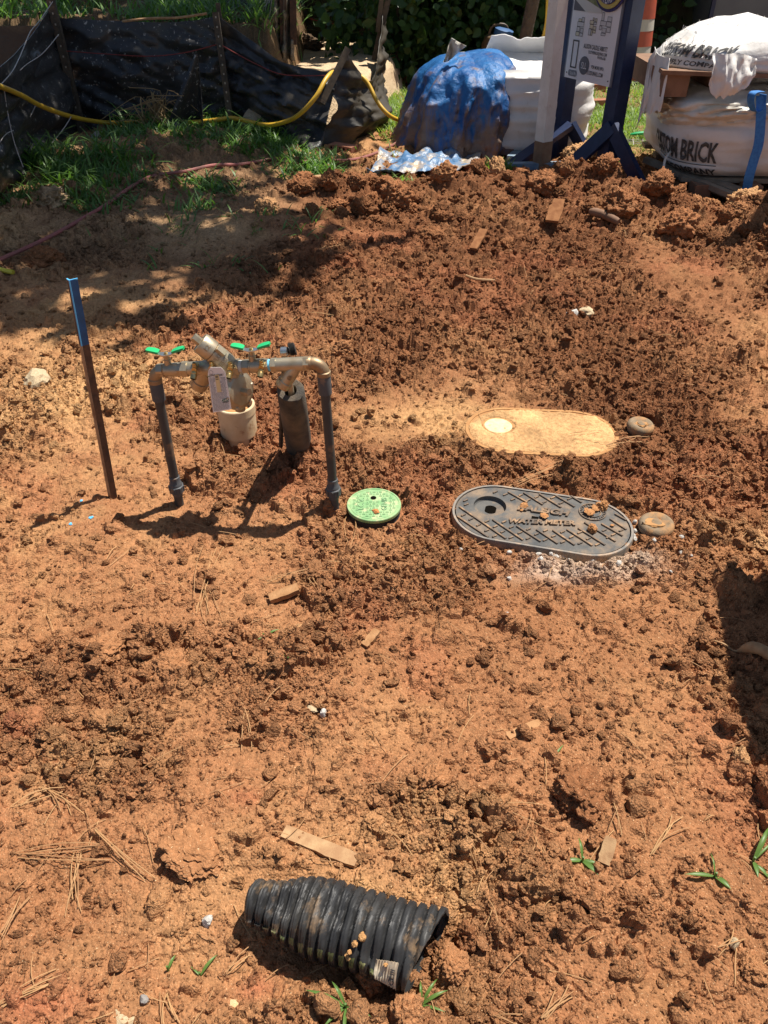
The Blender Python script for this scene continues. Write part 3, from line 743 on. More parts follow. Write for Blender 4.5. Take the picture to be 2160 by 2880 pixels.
for a in [
    (1625, 2250, 165, 110, 'large dark clay clod at right of the open front slope, half buried', DKC, 1),
    (1210, 2215, 120, 80, 'crumbly brown clod left of the half buried dark clod', MDC, 3),
    (2070, 2165, 60, 75, 'upright tan clod near the right shadow edge', LTC, 4),
    (475, 1880, 105, 75, 'pale flat topped clod in the left foreground, dark in front', MDC, 5),
    (195, 1845, 62, 52, 'rounded dark clod at the left of the clod cluster', DKC, 2),
    (300, 1830, 130, 75, 'long lumpy clod in the middle of the left clod cluster', MDC, 7),
    (255, 1795, 70, 60, 'reddish clod at the back of the left clod cluster', DKC, 8),
    (65, 1830, 60, 45, 'brown clod near the left picture edge beside the cluster', MDC, 0),
    (105, 1805, 50, 40, 'small pale clod behind the leftmost cluster clod', MDC, 4),
    (1140, 2880, 110, 140, 'big crumbly clod in front of the corrugated pipe mouth, lower one', MDC, 1),
    (1040, 2760, 95, 110, 'crumbly clod leaning against the front of the corrugated pipe', MDC, 6),
    (1262, 2715, 95, 80, 'soil lump packed into the mouth of the corrugated pipe', MDC, 5),
    (1305, 2650, 65, 110, 'smooth dark clod standing at the corrugated pipe mouth', DKC, 0),
    (1270, 2735, 110, 120, 'broken clod right of the pipe mouth', MDC, 8),
    (1560, 2490, 85, 55, 'dark undercut clod beside the small leafy sprig', MDC, 7),
    (1700, 2570, 75, 75, 'steep faced clod in the right foreground crumbs', MDC, 3),
    (2110, 2740, 80, 60, 'low clod by the lower right corner', MDC, 2),
    (560, 2395, 200, 50, 'broad flat slab of crusted clay left of the wood slat', MDC, 4),
    (755, 620, 70, 62, 'pale squared clod beside the weeds at left of the soil ridge', LTC, 1),
    (845, 558, 72, 55, 'dark round clod at the left end of the soil ridge', DKC, 2),
    (840, 815, 45, 50, 'dark clod sitting at the tree shade boundary', DKC, 5),
    (272, 1095, 60, 60, 'rounded tan clod just behind the rusty stake', LTC, 0),
    (1395, 515, 48, 75, 'tall pale clod standing on the ridge left of the white post', LTC, 1),
    (1250, 550, 75, 55, 'pale sided clod half way along the soil ridge', MDC, 4),
    (1635, 468, 120, 95, 'largest tan block of clay on the ridge, under the sign', LTC, 7),
    (1590, 535, 52, 62, 'dark block of clay below the tan block on the ridge', MDC, 3),
    (1690, 550, 90, 80, 'lumpy clod on the ridge in front of the sign leg', DKC, 8),
    (1760, 545, 55, 55, 'knobbly clod right of the sign leg foot', DKC, 6),
    (1850, 560, 60, 50, 'dark clod at the ridge beside the sign leg tip', DKC, 1),
    (1895, 575, 80, 75, 'tallest knobbly clod on the right half of the ridge', DKC, 3),
    (1950, 585, 70, 55, 'brown clod on the ridge left of the big flat tan stone', MDC, 2),
    (2000, 605, 55, 50, 'crumbly clod below the white brick bag', MDC, 8),
    (2090, 590, 130, 85, 'big smooth tan clay block on the ridge below the brick bag', LTC, 4),
    (2060, 650, 45, 40, 'small clod in front of the big tan clay block', MDC, 5),
    (2120, 640, 55, 55, 'angular clod in the right corner of the ridge', MDC, 7),
    (1535, 1305, 95, 40, 'reddish clod between the sandy cover and the iron lid', MDC, 6),
    (1705, 1462, 0, 0, None, None, 0),
    (1870, 1530, 55, 50, 'dark clod touching the concrete puck beside the iron lid', DKC, 2),
    (2130, 1530, 90, 55, 'orange clod at the right edge above the shadow', LTC, 3),
    (2060, 1550, 60, 40, 'flat clod left of the orange edge clod', MDC, 4),
    (2120, 1470, 70, 50, 'dark clod at the right edge level with the iron lid', DKC, 5),
    (2065, 1960, 0, 0, None, None, 1),
    (1980, 1960, 55, 40, 'dark undercut clod left of the split root', DKC, 1),
    (1610, 1905, 28, 30, 'small upright clod in the middle of the packed clay', DKC, 6),
    (1228, 1945, 32, 26, 'single dark clod alone on packed clay, front centre', DKC, 5),
    (745, 1865, 70, 55, 'cube like clod in the crumbs below the shadowed pipes', MDC, 1),
    (840, 1790, 75, 50, 'tan sided clod right of the green blade', LTC, 4),
    (985, 1700, 60, 60, 'rounded dark clod at the centre of the foreground crumbs', DKC, 0),
    (1010, 1800, 50, 40, 'clod below the rounded dark centre clod', MDC, 3),
    (130, 2080, 70, 50, 'dark clod in the left foreground crumbs', DKC, 7),
    (150, 2140, 75, 50, 'broken dark clod under the left foreground clod', DKC, 8),
    (1140, 1010, 42, 45, 'pointed dark clod right of the brass pipe elbow', DKC, 6),
    (1325, 1035, 45, 35, 'dark clod above the sandy oval cover', DKC, 2),
    (1215, 665, 75, 50, 'dark round clod heap below the soil ridge', DKC, 1),
    (1430, 690, 55, 40, 'crumbly clod in the hollow under the ridge', DKC, 3),
    (150, 600, 120, 60, 'pale sandy lump at the left bank, below the weeds', C_GREY, 4),
    (120, 740, 100, 60, 'shaded brown lump under the cord at the left bank', DKC, 5),
    (1490, 1340, 60, 38, 'brown clod just behind the iron lid', MDC, 8),
    (1640, 1345, 55, 40, 'clod behind the right half of the iron lid', MDC, 0),
    (1745, 1370, 55, 42, 'dark clod at the upper right of the iron lid', DKC, 1),
    (1860, 2700, 45, 40, 'round dark clod in the right foreground', MDC, 2),
]:
    if a[2]: clod(a[0], a[1], a[2], a[3], a[4], a[5], a[6], sink=.28)
# more lumps heaped along the ridge, each seen apart from its neighbours
random.seed(9)
for k in range(64):
    a = random.uniform(850, 2180); t_ = (a - 800) / 1400
    ry = float(np.interp(a, [q[0] for q in RIDGE], [q[1] for q in RIDGE]))
    w_ = min(34 * random.paretovariate(2.2), 95)
    cy_ = ry + random.uniform(-22, 75)
    if 1700 < a < 1870 and cy_ < 585: cy_ += 45
    cc_ = np.array(DKC) * random.uniform(.7, 1.3)
    clod(a, cy_, w_, w_ * random.uniform(.6, .95), where(a, cy_, w_, cc_, 'ridge lump'), cc_, None, 'lumps on the soil ridge', sink=.12)
# small clods in the looser parts
cnt, tries = 0, 0
while cnt < 190 and tries < 6000:
    tries += 1
    px, py = random.uniform(-40, 2200), random.uniform(560, 2900)
    g = G(px, py); xx, yy = np.array([g.x]), np.array([g.y])
    if looseness(xx, yy)[0] < random.uniform(.35, .95): continue
    if stadium_d(xx, yy, LIDC, LIDA, LIDL, LIDW)[0] < .03 or stadium_d(xx, yy, SANDC, SANDA, SANDL, SANDW)[0] < .03 or (g - GREENC).length < .12: continue
    if g.x < -.4 and g.y > 4.6: continue
    if 640 < px < 1400 and 2440 < py < 2840: continue
    s = min(random.paretovariate(1.7), 4.5) * .015 * (1 + .12 * g.y)
    w = s * FPX / depth(g.y)
    if w < 14: continue
    clod(px, py, w, w * random.uniform(.6, .9), sink=.3)
    cnt += 1

# ------------------------------------------------------------------ backflow preventer on its two risers
YL, YR = G(500, 1402).y, G(942, 1432).y
PXL, PXR = 428.0, 912.0
def yb(px): return YL + (YR - YL) * (px - PXL) / (PXR - PXL)
def K(px, py, dy=0.0): return P(px, py, yb(px) + dy)                 # a point of the assembly's upright plane
EX = (K(880, 1024) - K(455, 1040)).normalized()                      # along the body
EZ = Vector((0, 0, 1)); EY = EX.cross(Vector((0, 0, -1))).normalized()  # EY points to the camera
if EY.y > 0: EY = -EY
class BF(B):                             # fittings drawn a little slimmer
    def lathe(s, base, axis, prof, n=24, **k): return B.lathe(s, base, axis, [(h, r * .80) for h, r in prof], n, **k)
    def cyl(s, a, b, r, r2=None, n=20): return B.cyl(s, a, b, r, r2, n)
    def tube(s, pts, r, n=10, cap=True): return B.tube(s, pts, [q * .80 for q in r] if isinstance(r, (list, tuple)) else r * .80, n, cap)
bf0 = G(720, 1417)
bf = thing('backflow_preventer', bf0, 'bronze backflow preventer with green butterfly handles on two grey risers', 'backflow preventer')
AX0, AX1 = K(PXL, 1042), K(PXR, 1020)
def ax(px, off=(0, 0, 0)):                                           # a point on the body's axis
    t = (px - PXL) / (PXR - PXL)
    return AX0 + (AX1 - AX0) * t + EX * off[0] + EY * off[1] + EZ * off[2]
rp = .0165
for px_b, py_b, axp, nm in ((502, 1402, PXL + 3, 'left'), (942, 1434, PXR - 3, 'right')):
    base = G(px_b, py_b); top = ax(axp)
    s = 1 if nm == 'left' else -1
    bot = Vector((base.x, base.y, -.12)); tp = top - EZ * .035
    d = (tp - base).normalized()
    pipe = BF().tube([bot, base, tp], rp, 22).obj('riser_pipe', 'greypvc', bf)
    cpl = BF().lathe(tp - d * .055, d, [(0, rp), (.001, .0225), (.050, .0225), (.053, .0215), (.055, rp)], 24).obj('coupling', 'greypvc2', bf)
    un0 = base + d * (.030 if nm == 'left' else .060)
    un = BF().lathe(un0 - d * .015, d, [(0, .0190), (.013, .0200), (.014, .0270), (.034, .0270), (.036, .0235), (.043, .0230), (.046, .0200), (.066, .0195), (.068, rp)], 24).obj('union', 'greypvc2', bf)
    nut = BF()
    for k in range(8):
        a = k * math.pi / 4
        q = d.orthogonal().normalized()
        q = Matrix.Rotation(a, 3, d) @ q
        nut.box(un0 + d * .009 + q * .0215, (.004, .004, .018), rot=Matrix((q, d.cross(q), d)).transposed())
    nut.obj('grip_rib', 'greypvc2', un)
    # elbow
    cpt = [tp + d * k * .006 for k in range(3)]
    c0 = ax(axp); e = []
    for k in range(9):
        a = k / 8 * math.pi / 2
        e.append(c0 + EX * s * (.030 - .030 * math.cos(a)) - EZ * (.030 - .030 * math.sin(a)))
    end = c0 + EX * s * .042
    BF().tube(cpt[:2] + e + [end], [.0200, .0205] + [.0205] * 9 + [.0205], 20).obj('elbow', 'bronze_dark', bf)
    BF().lathe(tp - d * .002, d, [(0, .020), (.001, .0235), (.012, .0235), (.014, .0205)], 24).obj('elbow_collar', 'bronze_dark', bf)
    BF().lathe(end - EX * s * .012, EX * s, [(0, .0205), (.002, .0225), (.012, .0225), (.013, .019)], 24).obj('elbow_collar', 'bronze_dark', bf)
    BF().lathe(end + EX * s * .001, EX * s, [(0, .0188), (.008, .0188)], 20).obj('sealing_tape', 'bluetape', bf)
def valve(p0, p1, stem_px, name_label):
    a, b = ax(p0), ax(p1); L = (b - a).length
    v = BF().hexn(a, a + EX * .017, .0235)
    v.lathe(a + EX * .017, EX, [(0, .0195), (.004, .0195), (.006, .0225), (L * .42, .0235), (L * .60, .0235), (L - .022, .0200), (L - .017, .0195)], 24)
    v.hexn(b - EX * .017, b, .0235)
    vo = v.obj('ball_valve', 'bronze', bf, ang=30)
    sp = ax(stem_px)
    BF().lathe(sp + EZ * .015, EZ, [(0, .012), (.016, .012), (.017, .010), (.027, .010)], 18).obj('stem', 'bronze', vo)
    ht = sp + EZ * .044
    hd = BF()
    rows = []
    prof = [(-.044, .010, .0075), (-.030, .007, .008), (-.018, .002, .008), (-.008, .000, .010), (.008, .000, .010), (.018, .002, .008), (.030, .007, .008), (.044, .010, .0075)]
    for x_, z_, w_ in prof[1:-1]:
        rows.append([ht + EX * x_ + EZ * z_ + EY * w_, ht + EX * x_ + EZ * z_ - EY * w_])
    hd.grid(rows, .0025)
    h_ = hd.obj('handle', 'steel', vo, ang=30)
    for s in (-1, 1):
        g = BF(); rows = []
        for x_, z_, w_ in ((.020, .0035, .0085), (.024, .005, .0105), (.034, .0085, .0115), (.046, .011, .0105), (.052, .0115, .007)):
            rows.append([ht + EX * s * x_ + EZ * (z_ + .002) + EY * w_ * s, ht + EX * s * x_ + EZ * (z_ + .002) - EY * w_ * s])
        g.grid(rows, .006); g.obj('handle_grip', 'green', h_, ang=60)
    BF().lathe(ht - EZ * .003, EZ, [(0, .0095), (.005, .0095), (.006, .0055), (.011, .0055)], 12).obj('handle_nut', 'brass', vo)
    return vo
valve(444, 513, 477, '')
valve(688, 760, 716, '')
# unions and tubes along the body
BF().hexn(ax(515), ax(533), .0275).obj('inlet_nut', 'bronze', bf, ang=20)
BF().lathe(ax(511), EX, [(0, .0205), (.007, .0205)], 20).obj('sealing_tape', M['bagclear'], bf)
BF().lathe(ax(531), EX, [(0, .022), (.004, .0235), ((ax(584) - ax(531)).length, .0255)], 24).obj('inlet_tube', 'bronze', bf)
bodyc = ax(606)
mb = BF()
mb.lathe(ax(572), EX, [(0, .024), (.010, .029), (.030, .033), (.055, .034), (.085, .031), ((ax(664) - ax(572)).length, .025)], 28)
mb.obj('check_valve_body', 'bronze', bf)
# upper slanted check housing
u0 = ax(654); ud = (EZ * 1.0 - EX * .92 + EY * .10).normalized()
hs = BF().lathe(u0 - ud * .010, ud, [(0, .020), (.012, .031), (.026, .0345), (.070, .0345), (.071, .0310), (.0735, .0310), (.074, .0365), (.104, .0362), (.110, .0330), (.111, .0)], 36).obj('check_housing', 'bronze', bf, ang=25)
BF().hexn(u0 + ud * .100, u0 + ud * .122, .0145).obj('hex_plug', 'bronze', hs, ang=20)
kb = u0 + ud * .050 + (EX * .55 + EZ * .45 + EY * .35).normalized() * .029
BF().box(kb, (.026, .022, .016), rot=Matrix((ud, ud.cross(EX).normalized(), (EX * .55 + EZ * .45 + EY * .35).normalized())).transposed()).obj('name_lug', 'bronze', hs, ang=20)
tb = BF()
sidev = (EY * .9 + EX * .25 + EZ * .2).normalized(); sidev = (sidev - ud * sidev.dot(ud)).normalized(); acr = sidev.cross(ud).normalized()
def on_h(a0, h0, r, sc):
    def f(a, b):
        ang = a0 - (a - .5) * sc * 1.9; q = sidev * math.cos(ang) + acr * math.sin(ang)
        return u0 + ud * (h0 + b * .012) + q * (r * .80 + .0006)
    return f
text_on(tb, 'WILKINS', on_h(-.1, .040, .0345, .85), .01); text_on(tb, '375XL', on_h(-.1, .022, .0345, .6), .01); text_on(tb, '12', on_h(-.2, .076, .0365, .3), .01)
tb.obj('cast_lettering', 'bronze_dark', hs, smooth=False)
# lower check housing, pointing down and away
l0 = ax(585); ld = (-EZ * 1.0 - EX * .62 - EY * .25).normalized()
BF().lathe(l0 - ld * .005, ld, [(0, .020), (.010, .027), (.050, .0295), (.051, .0275), (.054, .0275), (.055, .031), (.076, .0305), (.084, .024), (.086, 0)], 32).obj('lower_check_housing', 'bronze', bf, ang=25)
# relief valve with bolted flanges
r0 = K(669, 1098, -.005); rd = (EX * .86 + EY * .48 + EZ * .10).normalized()
rv = BF().lathe(r0 - rd * .016, rd, [(0, .036), (.001, .064), (.007, .0655), (.008, .0630), (.011, .0630), (.012, .0665), (.020, .0660), (.022, .059), (.030, .048), (.034, .026), (.036, 0)], 40).obj('relief_valve', 'bronze', bf, ang=25)
BF().tube([ax(655) - EZ * .01, r0 + EZ * .03 - rd * .01, r0 - rd * .012], [.022, .022, .026], 18).obj('relief_port', 'bronze', bf)
for k in range(6):
    a = k * math.pi / 3 + .3; q = Matrix.Rotation(a, 3, rd) @ rd.orthogonal().normalized()
    BF().hexn(r0 + q * .0475 - rd * .020, r0 + q * .0475 + rd * .012, .0050).obj('bolt', 'steel', rv, ang=20)
BF().hexn(r0 + rd * .014, r0 + rd * .044, .0125).obj('hex_plug', 'bronze', rv, ang=20)
BF().tube([r0 - EZ * .030, r0 - EZ * .060], [.016, .018], 16).obj('drain_port', 'bronze_dark', rv)
# outlet nut, strainer
BF().hexn(ax(660), ax(678), .0275).obj('outlet_nut', 'bronze', bf, ang=20)
BF().lathe(ax(677), EX, [(0, .021), (.010, .021)], 20).obj('sealing_tape', M['bagclear'], bf)
BF().lathe(ax(760), EX, [(0, .0195), (.010, .0195)], 20).obj('sealing_tape', 'bluetape', bf)
BF().hexn(ax(767), ax(782), .0245).obj('strainer_nut', 'bronze', bf, ang=20)
BF().lathe(ax(781), EX, [(0, .022), ((ax(858) - ax(781)).length, .0235)], 24).obj('strainer_body', 'bronze', bf)
BF().hexn(ax(857), ax(872), .0245).obj('strainer_nut', 'bronze', bf, ang=20)
BF().lathe(ax(871), EX, [(0, .0190), (.008, .0190)], 20).obj('sealing_tape', 'bluetape', bf)
q0 = ax(838); qd = (-EZ * 1.0 - EX * .72 + EY * .10).normalized()
sy = BF().lathe(q0, qd, [(0, .020), (.030, .0235), (.058, .0235), (.060, .0265), (.074, .0262), (.080, .022), (.082, 0)], 28).obj('strainer_leg', 'bronze', bf, ang=25)
ro = BF()
cc = q0 + qd * .035 + (EY * .97 + EX * .1 - EZ * .1).normalized() * .0188
for k in range(3): ro.lathe(cc + EY * (.0006), EY, [(0, .0030 + .0028 * k), (.001, .0030 + .0028 * k), (.001, .0018 + .0028 * k), (0, .0018 + .0028 * k)], 16, cap=False)
ro.obj('cast_emblem', 'bronze_dark', sy)
# test cocks
for px_, py_ in ((549, 1040), (597, 1036), (649, 1038), (737, 1034)):
    p0 = K(px_, py_, -.030)
    tc = BF()
    tc.lathe(p0 + EY * -.025 + EZ * .004, EY, [(0, .0075), (.020, .0075), (.022, .0085), (.034, .0085)], 14)
    tc.lathe(p0 + EZ * -.002, EZ, [(0, .0080), (.016, .0080), (.017, .0068), (.022, .0068)], 14)
    dn = (EY * .75 - EZ * .8 - EX * .12).normalized()
    tc.lathe(p0 + EZ * .002, dn, [(0, .0078), (.008, .0078), (.009, .0100), (.013, .0100), (.014, .0092), (.017, .0104), (.027, .0104)], 18, cap=False)
    t_ = tc.obj('test_cock', 'brass', bf, ang=30)
    BF().lathe(p0 + EZ * .002 + dn * .0265, dn, [(-.004, .0078), (0.0002, .0078)], 18).obj('outlet', 'hole', t_)
    BF().box(p0 + EZ * .0205, (.010, .0022, .0008), rot=Matrix.Rotation(px_ * .01, 3, 'Z')).obj('screw_slot', 'hole', t_)
# the printed card hanging from the second test cock
tA, tB, tC, tD = K(582, 1032, -.052), K(632, 1032, -.052), K(651, 1150, -.050), K(600, 1160, -.050)
tg0 = (tC + tD) / 2
card = thing('instruction_tag', tg0, 'white printed card tag hanging from the bronze valve body', 'tag')
def tagp(a, b, off=0.0):                                            # a across, b down
    p = (tA * (1 - a) + tB * a) * (1 - b) + (tD * (1 - a) + tC * a) * b
    return p + (EY * .9 + EZ * .3).normalized() * (off * 2.2 + (.0008 if off else 0) + .004 * math.sin(a * 3.1))
ol = [(.0, .11), (.22, 0), (.80, 0), (1.0, .11), (1, 1), (0, 1)]
cb = B(); rows = []
for i in range(13):
    b_ = i / 12
    a0, a1 = (0, 1) if b_ > .11 else ((.22 * (1 - b_ / .11)), 1 - .2 * (1 - b_ / .11))
    rows.append([tagp(a0 + (a1 - a0) * j / 6, b_) for j in range(7)])
cb.grid(rows, .0008).obj('card', 'paper', card)
lines = B()
yk = .23
random.seed(3)
while yk < .96:
    x1 = random.choice([.92, .95, .9, .55 if .66 < yk < .82 else .93])
    x0 = .06
    xs = x0
    while xs < x1 - .03:
        ln = min(random.uniform(.05, .16), x1 - xs)
        if not (.36 < xs + ln / 2 < .68 and yk < .56):
            lines.add([tagp(xs, yk, .0006), tagp(xs + ln, yk, .0006), tagp(xs + ln, yk + .011, .0006), tagp(xs, yk + .011, .0006)], [(0, 1, 2, 3)])
        xs += ln + .018
    yk += .0262 if yk < .6 else .028
lines.obj('small_print', 'inkgrey', card, smooth=False)
hd_ = B(); text_on(hd_, 'LEAD FREE*', lambda a, b: tagp(.1 + .8 * a, .195 - .045 * b, .0006), .02); hd_.obj('heading', 'ink', card, smooth=False)
B().lathe(tagp(.22, .11, .0006), EY, [(0, .0055), (.0002, .0055), (.0002, .0048), (0, .0048)], 20, cap=False).obj('round_mark', 'inkgrey', card)
B().add([tagp(.42, .16, .0009), tagp(.64, .16, .0009), tagp(.66, .56, .0009), tagp(.42, .56, .0009)], [(0, 1, 2, 3)]).obj('yellow_sticker', 'tape', card, smooth=False)
stk = B()
for b0_ in (.19, .215, .255): stk.add([tagp(.45, b0_, .0014), tagp(.60, b0_, .0014), tagp(.60, b0_ + .014, .0014), tagp(.45, b0_ + .014, .0014)], [(0, 1, 2, 3)])
stk.obj('sticker_print', 'ink', card, smooth=False)
lg = B()
lg.add([tagp(.60, .755, .0008), tagp(.66, .73, .0008), tagp(.92, .73, .0008), tagp(.97, .755, .0008), tagp(.92, .79, .0008), tagp(.66, .79, .0008)], [(0, 1, 2, 3, 4, 5)])
lg.obj('logo_plate', 'inkgreen', card, smooth=False)
lt = B(); text_on(lt, 'ZURN', lambda a, b: tagp(.66 + .26 * a, .778 - .036 * b, .0012), .02); lt.obj('logo_lettering', 'paper', card, smooth=False)
lt = B(); text_on(lt, 'WILKINS', lambda a, b: tagp(.62 + .34 * a, .825 - .026 * b, .0008), .03); lt.obj('maker_lettering', 'ink', card, smooth=False)
# small wire coil thing behind the strainer
ck = thing('hose_end', G(800, 1262), 'small ribbed black hose end behind the bronze strainer', 'hose end')
cp = P(800, 990, YR + .10)
cb = B().tube([P(790, 1255, YR + .33), P(793, 1100, YR + .20), cp - EZ * .02, cp], .007, 10).obj('stem', 'postwood', ck)
for k in range(5):
    B().lathe(P(812 + k * 3.4, 984 - k * .6, YR + .10), EX * .9 + EY * -.3 + EZ * .1, [(0, .013), (.003, .019), (.006, .013)], 20).obj('ridge', 'hdpe', ck)
B().lathe(cp + EX * -.012, EX, [(0, .008), (.004, .014), (.020, .014), (.024, .010)], 16).obj('cap', 'steel', ck)

# ------------------------------------------------------------------ white drain pipe, foam sleeve
wc = G(672, 1208)
wp = thing('drain_pipe', wc, 'short cream plastic drain pipe stub holding dirt, under the bronze relief valve', 'pipe')
wz = -.02
rw = .062
B().lathe(wc + Vector((0, 0, -.08)), (0, 0, 1), [(0, .056), (.070, .056), (.071, rw), (.150, rw), (.151, rw + .002), (.178, rw + .002), (.181, rw), (.181, .056), (.120, .055)], 48, cap=False).obj('pipe_wall', 'cream', wp, ang=30)
B().lathe(wc + Vector((0, 0, .060)), (0, 0, 1), [(0, .056), (.012, .045), (.020, .02), (.018, 0.001)], 30, cap=False).obj('dirt_fill', M['sandlid'], wp)
B().tube([wc + Vector((.030 * math.cos(a) * 1.85, .0557 * math.sin(a), .105)) for a in [math.pi * (.05 + .1 * k) for k in range(9)]], .002, 6).obj('inner_lip', 'cream', wp)
fb = G(842, 1262); ft = P(818, 1098, YR + .135)
fs_ = thing('foam_sleeve', fb, 'black foam insulation sleeve leaning from the strainer to the ground', 'insulation')
fd = (ft - fb).normalized(); FL = (ft - fb).length
fb_ = B().lathe(fb - fd * .06, fd, [(0, .041), (FL * .3 + .06, .0415), (FL * .7 + .06, .0400), (FL + .060, .0390), (FL + .063, .036), (FL + .061, .018), (FL - .03, .0165)], 40, cap=False)
for i, p in enumerate(fb_.v):
    q = Vector(p); fb_.v[i] = tuple(q + Vector((n1(q.x * 60, q.z * 60, 3), n1(q.y * 60, q.z * 60, 4), 0)) * .004)
fb_.obj('sleeve', 'foam', fs_, ang=50)
B().tube([ft + fd * -.05, ft + fd * .045, ax(800) - EZ * .05], .0085, 12).obj('inner_pipe', 'cream', fs_)

# ------------------------------------------------------------------ rusty stake with blue paint
sb, stp = G(312, 1392), P(198, 786, G(312, 1392).y + .01)
sk = thing('steel_stake', sb, 'rusty angle iron stake with its top sprayed blue, standing at left', 'stake')
d = (stp - sb).normalized()
def stake_seg(t0, t1, nm, mats):
    a, b = sb + (stp - sb) * t0, sb + (stp - sb) * t1
    apex = [Vector(p) for p in ((-.002, -.010, 0), (.002, -.010, 0))]
    lf = [(-.0012, -.008), (-.0105, .003), (-.0090, .005), (0, -.005)]
    rt = [(.0, -.005), (.0012, -.008), (.0165, .005), (.0150, .007)]
    for prof, m_, n_ in ((lf, mats[0], nm), (rt, mats[1], nm)):
        B().prism([a + Vector((x_, y_, 0)) for x_, y_ in prof], b - a).obj(n_, m_, sk, smooth=False)
    B().prism([a + Vector((x_, y_, 0)) for x_, y_ in ((-.0020, -.0084), (.0016, -.0086), (.0016, -.0070), (-.0020, -.0070))], b - a).obj(nm + '_edge', mats[2], sk, smooth=False)
stake_seg(-.25, .735, 'flange', ('rust_lit', 'rust', 'rust_lit'))
stake_seg(.735, 1.0, 'painted_flange', ('rust', 'bluepaint', 'bluepaint_lit'))
B().prism([stp + Vector((x_, y_, -.002)) for x_, y_ in ((-.011, .003), (-.0012, -.0086), (.017, .005), (.0155, .0075), (0, -.004), (-.0095, .0055))], (0, 0, .0035)).obj('painted_tip', 'bluepaint_lit', sk, smooth=False)

# ------------------------------------------------------------------ round green lid
gl = thing('valve_box_lid', GREENC, 'round green plastic valve box lid beside the right riser', 'valve lid')
gt = .014; tilt = Matrix.Rotation(math.radians(2.0), 3, 'X')
B().lathe(GREENC + Vector((0, 0, -.08)), (0, 0, 1), [(0, .078), (.078, .078), (.080, .0765), (.080, .060)], 56, cap=False).obj('box_wall', 'rubber', gl)
B().lathe(GREENC + Vector((0, 0, gt - .012)), (0, 0, 1), [(0, .078), (.002, .0805), (.010, .0805), (.012, .0795), (.012, .0745), (.0108, .0740), (.0108, .0715), (.0118, .0710), (.0118, .0)], 64).obj('lid', 'lidgreen', gl, ang=25)
zt = GREENC.z + gt
def gp(a, b, off=.0): return Vector((GREENC.x + a, GREENC.y + b, zt + off))
ribs = 0
rib_me = None
for iy in range(-7, 8):
    for ix in range(-7, 8):
        x_, y_ = ix * .0098, iy * .0098
        if math.hypot(x_, y_) > .064: continue
        if abs(x_ + .037) < .012 and abs(y_) < .034: continue
        if abs(x_ - .030) < .012 and abs(y_) < .034: continue
        if math.hypot(x_ + .002, y_ - .030) < .016: continue
        hor = (ix + iy) % 2 == 0
        o = B().box((0, 0, 0), (.0085 if hor else .0016, .0016 if hor else .0085, .0016)).obj('tread_rib', 'lidline', gl, smooth=False) if ribs < 2 and False else None
        key = 'h' if hor else 'v'
        if rib_me is None: rib_me = {}
        if key not in rib_me:
            t_ = B().box((0, 0, 0), (.0085 if hor else .0016, .0016 if hor else .0085, .0018)).obj('tread_rib', 'lidline', None, smooth=False)
            rib_me[key] = t_.data; bpy.data.objects.remove(t_)
        o = bpy.data.objects.new('tread_rib', rib_me[key]); COL.objects.link(o); o.parent = gl
        o.location = (x_, y_, gt + .0006); ribs += 1
B().lathe(gp(-.002, .030, .0002), (0, 0, 1), [(0, .0088), (.0006, .0088)], 24).obj('finger_hole', 'hole', gl)
lb = B()
text_on(lb, 'I.C.V.', lambda a, b: gp(-.030 - .016 * b + 0, -.028 + .056 * a, .0002), .01, (0, 0, .0016))
text_on(lb, 'GENIS', lambda a, b: gp(.038 - .016 * b, -.030 + .060 * a, .0002), .01, (0, 0, .0016))
lb.obj('raised_lettering', 'lidline', gl, smooth=False)
cl_ = clod(1058, 1447, 22, 9, 'tiny orange patch of clay stuck on the round green lid', (.50, .20, .07), 3, sink=.0)
cl_.location = (G(1058, 1450).x, G(1058, 1450).y, zt + .002); cl_.rotation_euler = (0, 0, .2)

# ------------------------------------------------------------------ oval iron water meter lid
def stadium(c, ang, L, Wd, z, n=20):
    ca, sa = math.cos(ang), math.sin(ang); hl = L / 2 - Wd / 2; pts = []
    for s, a0 in ((1, -math.pi / 2), (-1, math.pi / 2)):
        for k in range(n + 1):
            a = a0 + math.pi * k / n
            u, v = s * hl + Wd / 2 * math.cos(a), Wd / 2 * math.sin(a)
            pts.append(Vector((c.x + u * ca - v * sa, c.y + u * sa + v * ca, z)))
    return pts
def ring(bd, outlines):                 # join successive outlines of equal length
    n = len(outlines[0]); o = len(bd.v)
    bd.v += [tuple(p) for q in outlines for p in q]
    for k in range(len(outlines) - 1):
        for i in range(n):
            bd.f.append((o + k * n + i, o + k * n + (i + 1) % n, o + (k + 1) * n + (i + 1) % n, o + (k + 1) * n + i))
    return bd
ml = thing('water_meter_lid', LIDC, 'oval black iron lid lettered RALEIGH WATER METER with raised diagonal ribs', 'meter lid')
ZL = .003
fr = B(); S = lambda dl, z: stadium(LIDC, LIDA, LIDL + dl, LIDW + dl, z)
ring(fr, [S(.008, -.06), S(.008, ZL - .005), S(.004, ZL), S(-.009, ZL), S(-.010, ZL - .010)]).obj('frame', 'ironrim', ml, ang=30)
RC = None
def loc_(px, py): return G(px, py, ZL)
def Zq(X, Y): return loc_(1260 + X / 2.514, 1340 + Y / 2.514)
